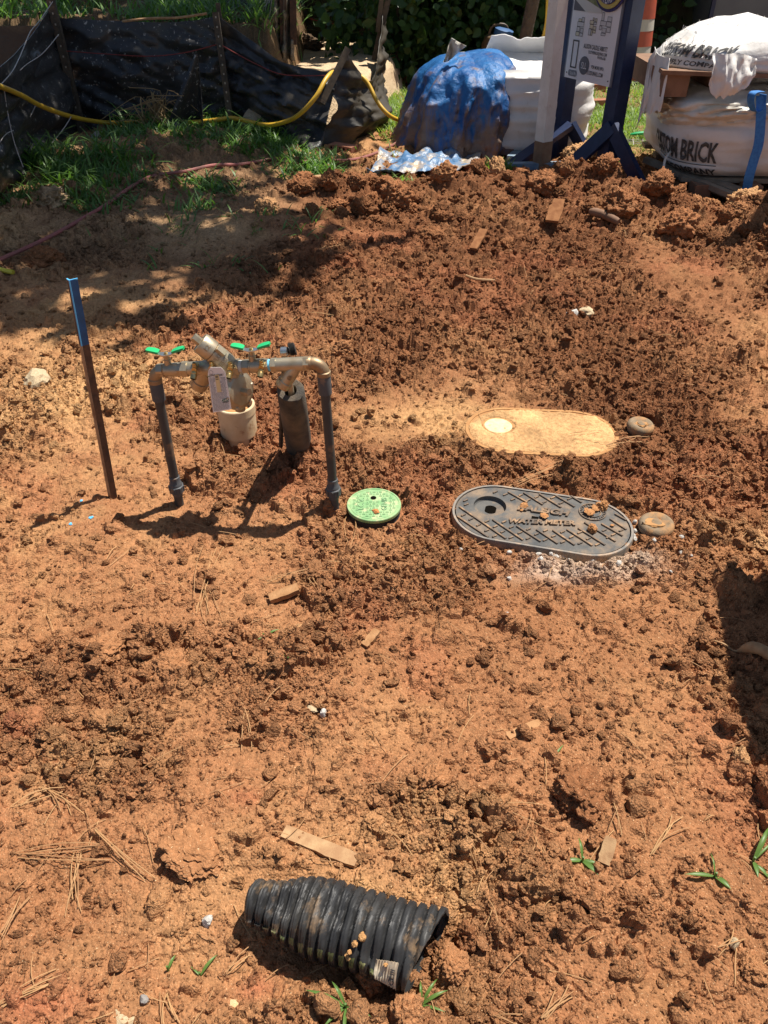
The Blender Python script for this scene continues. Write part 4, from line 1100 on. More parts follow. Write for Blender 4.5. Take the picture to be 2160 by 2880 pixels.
# the plate, with a round recess let into it
rcc = Zq(297, 203); rcr = .0485
hexx = Vector((math.cos(LIDA), math.sin(LIDA), 0)); hexy = Vector((-math.sin(LIDA), math.cos(LIDA), 0))
plate = bmesh.new()
outer = [plate.verts.new(p) for p in stadium(LIDC, LIDA, LIDL - .016, LIDW - .016, ZL - .002)]
inner = [plate.verts.new(rcc + (hexx * math.cos(a) + hexy * math.sin(a)) * rcr + Vector((0, 0, -.002))) for a in [2 * math.pi * k / 40 for k in range(40)]]
eds = [plate.edges.new((outer[i], outer[(i + 1) % len(outer)])) for i in range(len(outer))] + [plate.edges.new((inner[i], inner[(i + 1) % 40])) for i in range(40)]
bmesh.ops.triangle_fill(plate, edges=eds, use_beauty=True)
plate.verts.index_update()
pb = B(); pb.v = [tuple(v.co) for v in plate.verts]; pb.f = [tuple(v.index for v in (f.verts if f.normal.z > 0 else reversed(f.verts))) for f in plate.faces]; plate.free()
pl = pb.obj('plate', 'iron', ml, smooth=False)
B().lathe(rcc + Vector((0, 0, -.017)), (0, 0, 1), [(0, .0002), (.0001, rcr - .003), (.004, rcr), (.015, rcr)], 48, cap=False).obj('recess', 'iron', pl, ang=30)
hb = B(); hp = []
for k in range(36):
    a = 2 * math.pi * k / 36
    u, v = max(-.0165, min(.0165, .020 * math.cos(a))), .020 * math.sin(a)
    hp.append(rcc + hexx * u + hexy * v + Vector((.003, .0, -.0164)))
hb.add(hp, [tuple(range(36))]); hb.obj('reading_hole', 'hole', pl, smooth=False)
LONG = [(70, 285, 285, 430), (80, 215, 410, 440), (315, 305, 530, 450), (485, 350, 655, 460), (625, 375, 775, 475), (740, 380, 895, 485), (840, 375, 1020, 490), (920, 365, 1110, 485), (965, 325, 1185, 460), (1085, 335, 1235, 420), (1145, 300, 1260, 375), (1180, 265, 1260, 310), (425, 110, 560, 185), (535, 115, 670, 200), (645, 125, 800, 220), (760, 135, 895, 215), (870, 140, 945, 185)]
SHORT = [(95, 275), (148, 304), (203, 345), (260, 384), (315, 424), (262, 319), (320, 356), (374, 393), (432, 434), (382, 324), (434, 361), (495, 400), (553, 440), (555, 375), (612, 410), (673, 451), (675, 385), (732, 424), (797, 466), (797, 394), (858, 431), (920, 474), (918, 399), (978, 442), (1042, 484), (1090, 383), (1155, 414), (1150, 350), (1210, 384), (1120, 432), (392, 130), (445, 165), (500, 135), (555, 170), (612, 148), (667, 184), (727, 152), (785, 190), (845, 160), (110, 172), (115, 200), (320, 112)]
for x0, y0, x1, y1 in LONG:
    a, b = Zq(x0, y0), Zq(x1, y1)
    B().beam(a + Vector((0, 0, -.001)), b + Vector((0, 0, -.001)), .0052, .0075).obj('long_rib', 'ironrib', ml, smooth=False)
for x0, y0 in SHORT:
    a, b = Zq(x0, y0 + 4), Zq(x0 + 28, y0 - 8)
    B().beam(a + Vector((0, 0, -.001)), b + Vector((0, 0, -.001)), .0050, .0065).obj('short_rib', 'ironrib', ml, smooth=False)
lb = B()
def quad_text(bd, body, tl, tr, br, bl, ext, bold=.0):
    def f(a, b): return (tl * (1 - a) + tr * a) * b + (bl * (1 - a) + br * a) * (1 - b)
    return text_on(bd, body, f, bold, ext)
q = lambda X, Y: Zq(X, Y) + Vector((0, 0, -.002))
quad_text(lb, 'RALEIGH', q(505, 200), q(865, 250), q(845, 285), q(488, 240), (0, 0, .006), .045)
quad_text(lb, 'WATER METER', q(432, 300), q(905, 320), q(900, 350), q(418, 332), (0, 0, .006), .045)
lb.obj('raised_lettering', 'ironrib', ml, smooth=False)
B().box(Zq(616, 290) + Vector((0, 0, -.0015)), (.020, .013, .001), rot=Matrix.Rotation(LIDA, 3, 'Z')).obj('key_slot', 'hole', ml, smooth=False)
mc = Zq(1022, 252) + Vector((0, 0, -.002)); me_ = B()
for r_, w_ in ((.040, .003), (.025, .0022)):
    me_.lathe(mc, (0, 0, 1), [(0, r_), (.004, r_), (.004, r_ - w_), (0, r_ - w_)], 44, cap=False)
for k in range(24):
    a = k / 24 * 6.283
    me_.box(mc + Vector((math.cos(a), math.sin(a), 0)) * .0325 + Vector((0, 0, .001)), (.006, .0018, .004), rot=Matrix.Rotation(a, 3, 'Z'))
me_.obj('medallion', 'ironrib', ml, smooth=False)
for X, Y, s_, lb_ in ((535, 215, 34, 'flat dab of clay over the first letters on the iron lid'), (675, 287, 32, 'clay crumb filling the slot of the iron lid'), (1020, 385, 42, 'brown clod lying on the ribs of the iron lid'), (1000, 262, 40, 'clay smear across the round emblem of the iron lid'), (1090, 222, 44, 'clay crumbs on the upper right edge of the iron lid'), (1040, 235, 34, 'dry clay patch above the round emblem of the iron lid'), (520, 243, 15, 'small clay crumb under the first letter on the iron lid'), (1160, 350, 18, 'clay crumb between the ribs at the right end of the iron lid')):
    g_ = Zq(X, Y)
    s_ *= .72; c_ = clod(1260 + X / 2.514, 1340 + Y / 2.514, s_, s_ * (.8 if s_ > 30 else .25), lb_, (.46, .22, .09), None, sink=.0)
    c_.location = g_ + Vector((0, 0, s_ * .00025))

# ------------------------------------------------------------------ oval cover under sandy dirt
sl = thing('oval_utility_cover', SANDC, 'oval utility cover filmed with tan dirt, behind the iron lid', 'utility cover')
S2 = lambda dl, z: stadium(SANDC, SANDA, SANDL + dl, SANDW + dl, z, 28)
ZS = .001
ring(B(), [S2(.012, -.05), S2(.012, ZS - .004), S2(.008, ZS), S2(-.014, ZS), S2(-.016, ZS - .004), S2(-.020, ZS - .004), S2(-.022, ZS - .001), S2(-.05, ZS - .001), S2(-.12, ZS - .0005), S2(-.2, ZS), S2(-.26, ZS)]).obj('cover', 'sandlid', sl, ang=30)
sp_ = G(1401, 1198, ZS)
sd_ = B().lathe(sp_ + Vector((0, 0, -.004)), (0, 0, 1), [(0, .048), (.005, .0478), (.007, .045), (.0062, .040), (.0062, 0)], 44).obj('round_plug', 'creamlid', sl, ang=30)
B().lathe(G(1420, 1204, ZS + .0024), (0, 0, 1), [(0, .0028), (.0004, .0028)], 12).obj('plug_hole', 'hole', sd_)
def dirt_patch():
    rows = []
    for i in range(60):
        r_ = []
        for j in range(110):
            u, v = (j / 109 - .5) * SANDL, (i / 59 - .5) * SANDW
            hl = (SANDL - SANDW) / 2
            dd = math.hypot(max(abs(u) - hl, 0), v) - (SANDW / 2 - .004)
            c = Vector((math.cos(SANDA), math.sin(SANDA), 0)) * u + Vector((-math.sin(SANDA), math.cos(SANDA), 0)) * v + SANDC
            r_.append((c, dd))
        rows.append(r_)
    P_ = np.array([[p[0].x, p[0].y] for r in rows for p in r]); D_ = np.array([p[1] for r in rows for p in r])
    n = fbm(P_[:, 0] * 12, P_[:, 1] * 12, 171, 4)
    z = ZS - .0045 + .0085 * sstep(.0, .012, -D_) - .004 * np.exp(-((D_ + .012) / .003) ** 2) * (1 + .0 * n) + .006 * n + .004 * fbm(P_[:, 0] * 70, P_[:, 1] * 70, 173, 3) + .5 * domes(P_[:, 0], P_[:, 1], .012, 175, .4)
    pd = np.hypot(P_[:, 0] - sp_.x, P_[:, 1] - sp_.y)
    z = np.where(pd < .056, ZS - .02, z)
    z = np.where(D_ > -.0005, -.06, z)
    i = np.arange(59)[:, None] * 110 + np.arange(109)[None]
    F = np.stack([i, i + 1, i + 111, i + 110], -1).reshape(-1, 4)
    col = np.repeat(np.array([[.50, .29, .13]]), len(z), 0) * (1 + .5 * n)[:, None]
    col = np.concatenate([col, np.full((len(z), 1), .4)], 1)
    o = np_obj('dirt_film', np.stack([P_[:, 0], P_[:, 1], z], 1), F, 'soil', col, True, tuple(SANDC))
    o.parent = sl; o.location = (0, 0, 0)
dirt_patch()
# ------------------------------------------------------------------ two round concrete caps
for (px_, py_, r_, lb_, tl) in ((1798, 1209, .046, 'round grey concrete cap right of the sandy oval cover', .05), (1843, 1488, .050, 'round grey concrete cap at the right end of the iron lid', -.08)):
    c = G(px_, py_)
    t_ = thing('curb_box_cap', c, lb_, 'concrete cap', 'round concrete caps')
    axd = Vector((tl, -.06, 1)).normalized()
    b0 = c + Vector((0, 0, .002))
    body = B().lathe(b0, axd, [(-.02, r_ * .8), (0, r_ * .92), (.010, r_), (.020, r_ * .97), (.027, r_ * .84), (.028, r_ * .70), (.024, r_ * .52), (.0235, 0)], 44).obj('cap', 'concrete', t_, ang=50)
    B().lathe(b0 + axd * .0232, axd, [(0, r_ * .30), (.004, r_ * .28), (.005, r_ * .18), (.006, 0)], 24).obj('boss', 'concrete', t_)
    dd = np_obj('packed_dirt', lump(ico(3)[0], 77 + px_, .6, 0, .2) * np.array([r_ * .55, r_ * .45, .0022]) + np.array(b0 + axd * .0235) - np.array(c), ico(3)[1], M['sandlid'], None, True)
    dd.parent = t_

# ------------------------------------------------------------------ black corrugated pipe
cpA, cpB = PIPE0, PIPE1
cp_ = thing('corrugated_pipe', (cpA + cpB) / 2 - Vector((0, 0, .06)), 'crushed length of black corrugated drain pipe lying in the foreground dirt', 'drain pipe')
dv = (cpB - cpA); CL = dv.length; dv.normalize()
su = dv.cross(Vector((0, 0, 1))).normalized()         # towards the camera side
if su.y > 0: su = -su
sw = su.cross(dv).normalized()
if sw.z < 0: sw = -sw
NR = 19; SEG = NR * 11; NA = 64
def csurf(s, a, inset=0.0):                         # s 0..1 along, a angle (0 = up)
    a = (a + math.pi) % (2 * math.pi) - math.pi
    s = s * (1 - .13 * (.5 + .5 * math.sin(a - .25)))
    ph = (s * NR) % 1.0
    a = (a + math.pi) % (2 * math.pi) - math.pi
    rib = ss1(.06, .26, ph) * (1 - ss1(.74, .94, ph))
    R0 = .036 + .018 * ss1(.0, .42, s) + .008 * ss1(.6, 1, s)
    r = R0 + .0075 * rib - inset + .0012 * math.sin(ph * 25)
    ca, sa = math.cos(a), math.sin(a)
    sq = .35 * (1 - ss1(.02, .35, s))     # left end squashed
    dent = .020 * math.exp(-((s - .50) / .07) ** 2 - ((a - .15) / .5) ** 2) + .024 * math.exp(-((s - .20) / .10) ** 2 - ((a - .2) / .5) ** 2) + .012 * math.exp(-((s - .74) / .05) ** 2 - ((a - 1.0) / .45) ** 2) + .010 * math.exp(-((s - .14) / .2) ** 2 - ((a - 1.15) / .20) ** 2)
    dent += .014 * n1(s * 7 + 3, math.cos(a) * 1.6, 61) + .006 * n1(s * 16, math.sin(a) * 2 + 5, 67)
    up = (r * ca) * (1 + .12 * math.sin(s * 4)) - dent * (1 if ca > -.3 else .2)
    sd__ = (r * sa) * (1 - sq * .45) 
    if s > .9 : sd__ *= 1 + (s - .9) * .6
    bend = .012 * math.sin(s * 3.1)
    return cpA + dv * (CL * s) + su * sd__ + sw * up + Vector((0, 0, bend))
outer_rows = [[csurf(i / SEG, 2 * math.pi * j / NA) for j in range(NA + 1)] for i in range(SEG + 1)]
B().grid([list(reversed(r)) for r in outer_rows]).obj('pipe_wall', 'hdpe', cp_, ang=75)
B().grid([[csurf(i / 60, 2 * math.pi * j / 40, .004) for j in range(41)] for i in range(61)]).obj('pipe_inside', 'hdpein', cp_)
rim = B().grid([[csurf(1, 2 * math.pi * j / NA) for j in range(NA + 1)], [csurf(1, 2 * math.pi * j / NA, .004) for j in range(NA + 1)]]).obj('cut_edge', 'hdpe', cp_)
for k in range(2, 14):                              # green stain on the near side of the ribs
    s0, s1 = [(k + q_) / NR / (1 - .13 * (.5 + .5 * math.sin(1.25 - .25))) for q_ in (.24, .76)]
    rows = []
    a0 = 1.10 + .12 * random.random(); a1 = a0 + .22 + .25 * random.random()
    for i in range(5):
        s_ = s0 + (s1 - s0) * i / 4
        rows.append([csurf(s_, a0 + (a1 - a0) * j / 6, -.0006) for j in range(7)])
    B().grid(rows).obj('algae_stain', 'algae', cp_)
# the paper sticker
def stp_(u, v, off=.0012):
    s_ = .80 + .125 * u + .03 * v; a_ = .82 + .85 * v
    ph = (s_ * (1 - .13 * (.5 + .5 * math.sin(a_ - .25))) * NR) % 1
    return csurf(s_, a_, 0) + (su * math.sin(a_) + sw * math.cos(a_)) * (off + .0087 * (1 - ss1(.06, .26, ph) * (1 - ss1(.74, .94, ph))) * .9)
stick = B().grid([[stp_(j / 16, i / 12) for j in range(17)] for i in range(13)], .0006).obj('sticker', 'label', cp_)
st = B()
def stf(u0, u1, v0, v1):
    return lambda a, b: stp_(u0 + (u1 - u0) * b, v0 + (v1 - v0) * a, .0022)
text_on(st, 'ADS', stf(.68, .92, .40, .84), .03); 
for k in range(3):
    w0 = .20 + .06 * k
    st.add([stp_(.70, w0, .0022), stp_(.92, w0, .0022), stp_(.92, w0 + .03, .0022), stp_(.70, w0 + .03, .0022)], [(0, 3, 2, 1)])
st.obj('sticker_print', 'ink', stick, smooth=False)
sm = B()
for k in range(8):
    v0 = .2 + .09 * k
    for u0 in (.52, .60): sm.add([stp_(u0, v0, .0018), stp_(u0 + .018, v0, .0018), stp_(u0 + .018, v0 + .07, .0018), stp_(u0, v0 + .07, .0018)], [(0, 3, 2, 1)])
sm.obj('sticker_small_print', 'inkgrey', stick, smooth=False)
for k, (s_, a_, w_) in enumerate(((.70, .55, 22), (.68, .75, 16), (.665, .95, 14), (.66, 1.15, 20), (.86, .9, 14))):
    p = csurf(s_, a_, -.004)
    c_ = clod(1000, 2600, w_, w_ * .7, ('crumb of dry clay on the crest of the corrugated pipe', 'small clay crumb just below the crest of the corrugated pipe', 'clay crumb half way down the corrugated pipe', 'clay crumb above the sticker on the corrugated pipe', 'lone clay crumb near the mouth of the corrugated pipe')[k], (.50, .27, .11), None)
    c_.location = p

# ------------------------------------------------------------------ gravel, stones, wood bits, needles, sprouts
def stone(px, py, w, mat, label, k=0, hgt=.7, group=None, cat='stone', name='stone', sink=.3):
    g = G(px, py); d = depth(g.y); s = w * d / FPX
    me = ROCKM[k % 6].copy(); me.materials.clear(); me.materials.append(M[mat])
    o = bpy.data.objects.new(name, me); COL.objects.link(o)
    o.scale = (s, s * .85, s * hgt); o.rotation_euler = (random.uniform(-.3, .3), random.uniform(-.3, .3), random.uniform(0, 6.28))
    o.location = (g.x, g.y, hz(g.x, g.y, w < 60) + s * hgt * (.5 - sink))
    return tag(o, label, cat, group)
GR = [(434, 543, 44), (602, 545, 40), (646, 530, 40), (730, 555, 36), (770, 560, 34), (820, 530, 48), (652, 600, 46), (853, 618, 30), (1022, 562, 50), (1175, 568, 36), (1195, 632, 40), (435, 710, 34), (1320, 324, 34), (1322, 385, 30), (1325, 428, 34), (1445, 494, 38), (1650, 437, 28), (1640, 550, 24), (1570, 695, 26), (90, 522, 26), (845, 680, 26), (1250, 494, 24), (1315, 405, 22), (1700, 620, 22)]
random.seed(21)
for i, (X, Y, w) in enumerate(GR):
    stone(1260 + X / 2.514, 1340 + Y / 2.514, w / 2.514 * 1.2, 'stonew', ['large ', 'small ', 'tiny '][0 if w > 42 else 1 if w > 29 else 2] + 'white gravel chip ' + ('below the left half of the iron lid' if X < 600 and Y > 480 else 'under the middle front rim of the iron lid' if X < 900 else 'below the right half of the iron lid' if X < 1240 and Y > 480 else 'between the iron lid and the concrete cap' if X < 1340 else 'in front of the concrete cap'), i, .8, 'white gravel chips', 'gravel', 'gravel_chip', sink=.05)
stone(1427, 1735, 22, 'stonew', 'lone white pebble on packed clay below the iron lid', 2, .8)
stone(1203, 1468, 12, 'stonew', 'tiny white pebble between the green lid and the iron lid', 1, .8)
stone(1423, 1285, 14, 'stonew', 'tiny white pebble between the two oval covers', 3, .8)
stone(345, 2850, 125, 'stonetan', 'large flat tan stone at the lower left edge', 1, .35, sink=.35)
stone(406, 2815, 34, 'stonegrey', 'smooth grey pebble right of the flat tan stone', 3, .8)
stone(640, 2835, 75, 'stoneorange', 'orange and white streaked stone at the bottom edge', 4, .4, sink=.4)
stone(583, 2590, 36, 'stonew', 'pale angular stone left of the corrugated pipe', 5, .9)
stone(283, 423, 52, 'stonegrey', 'flat grey stone at the foot of the black cloth fence', 0, .4)
stone(80, 50, 42, 'stonetan', 'tan rock on the bank at the upper left corner', 2, .7).location.z += .05
stone(290, 45, 70, 'stonegrey', 'mossy rock behind the top edge of the black cloth fence', 3, .6).location.z += .05
stone(910, 2025, 28, 'stonew', 'round off white stone in the left centre foreground', 0, .9)
stone(110, 1085, 75, 'stonetan', 'pale cracked rock at left, beyond the rusty stake', 4, .7)
stone(880, 2005, 38, 'stonetan', 'pale sandy stone in the foreground clay', 2, .4)
stone(1650, 880, 70, 'stonetan', 'pale broken stone cluster in the dark loose soil', 5, .45)
stone(1610, 895, 36, 'stonew', 'whitish chip beside the pale broken stone', 1, .5)
stone(2055, 2670, 36, 'stonetan', 'round tan pebble in the lower right crumbs', 3, .8)
stone(1120, 1425, 9, 'stonew', 'white speck on the rim of the green lid', 1, .6)
def slat(a, b, w, t, label, mat='woodchip', name='wood_scrap', jag=True):
    a, b = Vector(a), Vector(b); d = (b - a).normalized(); sd = d.cross(Vector((0, 0, 1))).normalized()
    n = 9; top = []; bd = B(); L = (b - a).length
    for i in range(n):
        u = i / (n - 1)
        k = .5 * w * (1 - .25 * abs(u - .5)) + (random.uniform(-.05, .05) * w if jag else 0)
        top.append((a + d * L * u + sd * k, a + d * L * u - sd * (k + (random.uniform(-.04, .04) * w if jag else 0))))
    ol = [p[0] for p in top] + [p[1] for p in reversed(top)]
    nrm = sd.cross(d); nrm = nrm if nrm.z > 0 else -nrm
    bd.prism([p - nrm * t * .55 for p in reversed(ol)], nrm * t)
    o = bd.obj(name, mat, None, origin=(a + b) / 2, smooth=False)
    return tag(o, label, 'wood scrap')
def gp_(px, py, dz=0): g = G(px, py); return Vector((g.x, g.y, hz(g.x, g.y, True) + dz))
slat(gp_(800, 2352, .006), gp_(1005, 2440, .004), .028, .012, 'pale splintered board lying above the corrugated pipe')
slat(gp_(1425, 2080, .002), gp_(1525, 2030, .003), .022, .006, 'light wood sliver pressed into the packed clay', 'chippale')
slat(gp_(1690, 2450, .004), gp_(1705, 2395, .022), .024, .015, 'short cut wood piece beside the leafy sprig')
slat(gp_(758, 1680, .012), gp_(840, 1662, .014), .030, .014, 'pale wood chip in the crumbs below the pipes', 'chippale')
slat(gp_(1025, 1820, .004), gp_(1062, 1785, .018), .022, .010, 'tan wood chip right of the green blade', 'chippale')
slat(gp_(1330, 715, .035), gp_(1358, 685, .06), .045, .012, 'thin tan board fragment below the soil ridge', 'chipbrown')
slat(gp_(1548, 655, .05), gp_(1564, 628, .11), .075, .014, 'square brown shard standing in the ridge soil', 'chipbrown')
slat(gp_(835, 512, .01), gp_(935, 548, .01), .16, .014, 'flat plank end half buried at the left end of the ridge')
# a split root at the right edge
rt = [gp_(1975, 1795, .004), gp_(2030, 1825, .008), gp_(2065, 1838, .014), gp_(2110, 1865, .018), gp_(2190, 1925, .02)]
tag(B().tube(lerp_poly(rt, 24), [.0022 + .0115 * ss1(.35, .62, i / 23) + .003 * n1(i * .8, 1, 5) * (i > 10) for i in range(24)], 10).obj('root_piece', 'woodchip', None, origin=rt[2]), 'split pale root tapering to a string at the right shadow edge', 'root')
tag(B().tube(lerp_poly([gp_(1655, 625, .02), gp_(1690, 635, .03), (G(1735, 650)) + Vector((0, 0, .05))], 10), [.016, .022, .024, .022, .024, .022, .022, .02, .02, .016], 10).obj('root_piece', 'lumber', None, origin=gp_(1690, 635)), 'short brown log end lying under the soil ridge', 'root')
tag(B().tube(lerp_poly([gp_(1310, 790, .01), gp_(1340, 798, .02), gp_(1390, 797, .012)], 10), .007, 8).obj('twig', 'woodchip', None, origin=gp_(1340, 798)), 'pale forked twig on the dark loose soil', 'twig')
tag(B().tube(lerp_poly([gp_(0, 780, .02), gp_(20, 779, .02), gp_(42, 782, .01)], 8), .012, 8).obj('plastic_scrap', 'yellowbit', None, origin=gp_(20, 780)), 'yellow plastic scrap at the left picture edge', 'scrap')
# blue paint specks on the ground
for px_, py_, w_ in ((255, 1462, 14), (200, 1480, 6), (230, 1413, 5)):
    g = gp_(px_, py_, .003); bd = B()
    for k in range(7):
        a = random.uniform(0, 6.28); r_ = random.uniform(0, w_) * .0006
        bd.lathe(g + Vector((math.cos(a) * r_, math.sin(a) * r_, random.uniform(-.002, .001))), (random.uniform(-.3, .3), random.uniform(-.3, .3), 1), [(0, .0035), (.001, .0022)], 7)
    tag(bd.obj('paint_fleck', 'bluepaint_lit', None, origin=g, smooth=False), ('largest' if w_ == 14 else 'smaller left' if w_ == 6 else 'smallest') + ' blue paint fleck on the dirt in front of the rusty stake', 'paint fleck', 'blue paint flecks')
# pine needles and straw
def needles():
    random.seed(5)
    V_, F_ = [], []
    def strip(a, b, w, arch=.006):
        a, b = Vector(a), Vector(b); d = b - a; sd = d.cross(Vector((0, 0, 1)))
        if sd.length < 1e-6: return
        sd = sd.normalized() * w; o = len(V_)
        bow = sd.normalized() * random.uniform(-.08, .08) * d.length
        for i in range(5):
            u = i / 4
            p = a + d * u + bow * (4 * u * (1 - u)) + Vector((0, 0, arch * 4 * u * (1 - u)))
            V_.append(tuple(p - sd)); V_.append(tuple(p + Vector((0, 0, w * 1.5)))); V_.append(tuple(p + sd))
        for i in range(4):
            for k in range(2): F_.append((o + 3 * i + k, o + 3 * i + k + 1, o + 3 * i + k + 4, o + 3 * i + k + 3))
    bunch = [(50, 2415, 290, 2400, 6), (220, 2400, 195, 2550, 5), (120, 2215, 210, 2275, 6), (45, 2280, 150, 2240, 4), (0, 2640, 60, 2540, 5), (0, 2830, 170, 2750, 6), (460, 2785, 475, 2880, 5), (270, 2350, 430, 2460, 3), (560, 1730, 600, 1560, 4), (310, 1590, 360, 1540, 3), (690, 1990, 705, 2110, 3), (575, 1650, 590, 1740, 4), (870, 1620, 890, 1665, 3), (1520, 2880, 1590, 2810, 7), (1820, 2430, 1905, 2340, 4), (1300, 2390, 1370, 2440, 4), (1500, 2350, 1510, 2450, 3), (1420, 1370, 1560, 1330, 4), (1700, 1260, 1810, 1250, 4), (1950, 1350, 2020, 1370, 3), (1900, 1950, 1930, 1920, 2), (985, 1440, 990, 1545, 3), (1555, 1545, 1580, 1505, 2), (950, 700, 905, 740, 4), (870, 880, 930, 910, 4), (1600, 1230, 1730, 1240, 3), (1720, 2300, 1735, 2360, 3), (640, 2740, 700, 2660, 3), (1980, 2330, 2010, 2330, 3), (1380, 2860, 1450, 2880, 4), (740, 1630, 960, 1600, 3), (2000, 2700, 2080, 2640, 3)]
    for x0, y0, x1, y1, n in bunch:
        for k in range(n):
            j = lambda q: random.uniform(-q, q)
            strip(gp_(x0 + j(12), y0 + j(8), .004), gp_(x1 + j(35), y1 + j(25), .005), .0009, .008)
    for k in range(230):
        px_, py_ = random.uniform(0, 2160), random.uniform(650, 2880)
        g = gp_(px_, py_, .004); a = random.uniform(0, 6.28); l_ = random.uniform(.02, .09)
        b = Vector((g.x + l_ * math.cos(a), g.y + l_ * math.sin(a), 0)); b.z = hz(b.x, b.y, True) + .004
        strip(g, b, .0007 * (1 + .15 * g.y), .004)
    tag(np_obj('pine_needles', np.array(V_), np.array(F_), 'needle', None, True), 'dry pine needles and straw strewn over the clay', 'pine needles', None, 'stuff')
needles()
def blade_mesh(pts, ln, wd, lean, az, curve=.9, segs=4):           # numpy: many curved blades in one mesh
    n = len(pts)
    t = np.linspace(0, 1, segs + 1)
    dirx, diry = np.cos(az), np.sin(az)
    V_ = np.zeros((n, (segs + 1) * 2, 3))
    ang0 = lean
    pos = pts.copy()
    for i, u in enumerate(t):
        a = ang0 + curve * u * (.6 + .8 * RNG.uniform(size=n) * 0 + .4)
        if i: 
            st_ = ln / segs
            pos = pos + np.stack([dirx * np.sin(a) * st_, diry * np.sin(a) * st_, np.cos(a) * st_], 1)
        w = wd * (1.0 if segs < 3 else [.45, 1.0, .95, .6, .06, .0][min(i, 5)])
        V_[:, 2 * i] = pos + np.stack([-diry * w, dirx * w, np.zeros(n)], 1)
        V_[:, 2 * i + 1] = pos - np.stack([-diry * w, dirx * w, np.zeros(n)], 1)
    k = (segs + 1) * 2
    f = np.array([[2 * i, 2 * i + 1, 2 * i + 3, 2 * i + 2] for i in range(segs)])
    F_ = (f[None] + (np.arange(n) * k)[:, None, None]).reshape(-1, 4)
    return V_.reshape(-1, 3), F_
def blob_points(blobs, n):
    w = np.array([b[4] for b in blobs], float); w /= w.sum()
    out = []
    for b, c in zip(blobs, RNG.multinomial(n, w)):
        q = RNG.normal(size=(c, 2)) * .62
        for u, v in q:
            g = G(b[0] + u * b[2], b[1] + v * b[3]); out.append((g.x, g.y))
    o = np.array(out); return o
def tuft_grass(name, blobs, n, ln, wd, mat, label, cat, zoff=0.0, lean=.7, tuft=8, spread=.035, curve=1.0, zfun=None, lim=None):
    c = blob_points(blobs, n // tuft)
    if lim is not None: c = c[lim(c[:, 0], c[:, 1])]
    p = np.repeat(c, tuft, 0) + RNG.normal(size=(len(c) * tuft, 2)) * spread
    z = height(p[:, 0], p[:, 1], False) if zfun is None else zfun(p[:, 0], p[:, 1])
    m = len(p)
    V_, F_ = blade_mesh(np.stack([p[:, 0], p[:, 1], z + zoff - .01], 1), RNG.uniform(*ln, m), RNG.uniform(*wd, m), np.abs(RNG.normal(size=m)) * lean, RNG.uniform(0, 6.283, m), curve)
    return tag(np_obj(name, V_, F_, mat, None, True), label, cat, None, 'stuff')
WEED = [(330, 430, 70, 22, .7), (150, 525, 70, 24, 1.0), (300, 530, 110, 34, 2.0), (250, 590, 100, 22, 1.0), (450, 420, 90, 36, 1.8), (540, 390, 120, 26, 2.2), (620, 450, 120, 20, 1.2), (740, 430, 90, 26, 1.6), (860, 480, 80, 26, 1.9), (820, 440, 60, 20, 1.0), (590, 545, 60, 20, .8), (560, 600, 60, 14, .3), (40, 590, 50, 18, .5), (700, 400, 60, 15, .8), (430, 330, 25, 20, .5), (130, 470, 60, 22, .6)]
tuft_grass('crabgrass', WEED, 9600, (.05, .16), (.003, .0075), 'weed', 'low leafy green weeds growing at the foot of the black cloth fence', 'weeds', lean=.8, tuft=6, spread=.045)
tuft_grass('tall_weeds', [(430, 395, 60, 14, 1.2), (530, 385, 90, 12, 1.4), (640, 380, 60, 14, 1.0), (120, 500, 70, 14, .8), (320, 500, 80, 16, .8), (760, 415, 60, 12, .8), (220, 540, 60, 14, .6)], 1100, (.16, .34), (.004, .008), 'weed', 'taller arching weeds before the black cloth fence', 'weeds', lean=.45, tuft=6, spread=.05, curve=1.3)
tuft_grass('weed_sprigs', [(770, 650, 130, 22, 1), (500, 655, 60, 14, .5), (600, 760, 160, 18, .6), (460, 690, 160, 30, .5), (900, 620, 60, 20, .5)], 260, (.05, .14), (.003, .006), 'weed', 'thin sprigs of weed on the shaded sandy shelf', 'weeds', lean=.9, tuft=5, spread=.02)
SUNNY = [(1115, 340, 70, 50, 2.6), (1090, 290, 60, 40, 2.0), (1150, 185, 90, 26, 2.0), (1220, 170, 60, 20, 1.0), (1680, 340, 90, 40, 1.8), (1760, 370, 110, 50, 2.4), (1840, 330, 90, 40, 1.8), (1680, 245, 60, 20, .8), (1770, 240, 80, 24, 1.0), (1880, 390, 70, 30, 1.0), (1650, 300, 40, 50, .6), (1400, 485, 30, 12, .35), (1120, 520, 30, 8, .15), (1830, 270, 60, 30, .8), (1930, 300, 60, 40, .8), (1050, 340, 30, 30, .3)]
tuft_grass('lawn_grass', SUNNY, 17000, (.05, .13), (.003, .006), 'grass', 'bright sunlit grass around the sign and the bags', 'grass', lean=.55, tuft=8, spread=.05)
def bank_grass():
    n = 7000
    x = -3.9 + 3.0 * RNG.uniform(size=n // 8) ; y = RNG.uniform(7.1, 9.6, n // 8)
    keep = fbm(x * 1.6, y * 1.6, 211, 2) > -.12
    x, y = np.repeat(x[keep], 8), np.repeat(y[keep], 8)
    m = len(x); x = x + RNG.normal(size=m) * .06; y = y + RNG.normal(size=m) * .06
    z = height(x, y, False)
    V_, F_ = blade_mesh(np.stack([x, y, z - .01], 1), RNG.uniform(.10, .28, m), RNG.uniform(.004, .009, m), np.abs(RNG.normal(size=m)) * .5, RNG.uniform(0, 6.283, m), 1.0)
    tag(np_obj('bank_grass', V_, F_, 'weed', None, True), 'tall green grass on the bank behind the black cloth fence', 'grass', None, 'stuff')  # darker weed green puts the bank's shade into the blade colour
bank_grass()
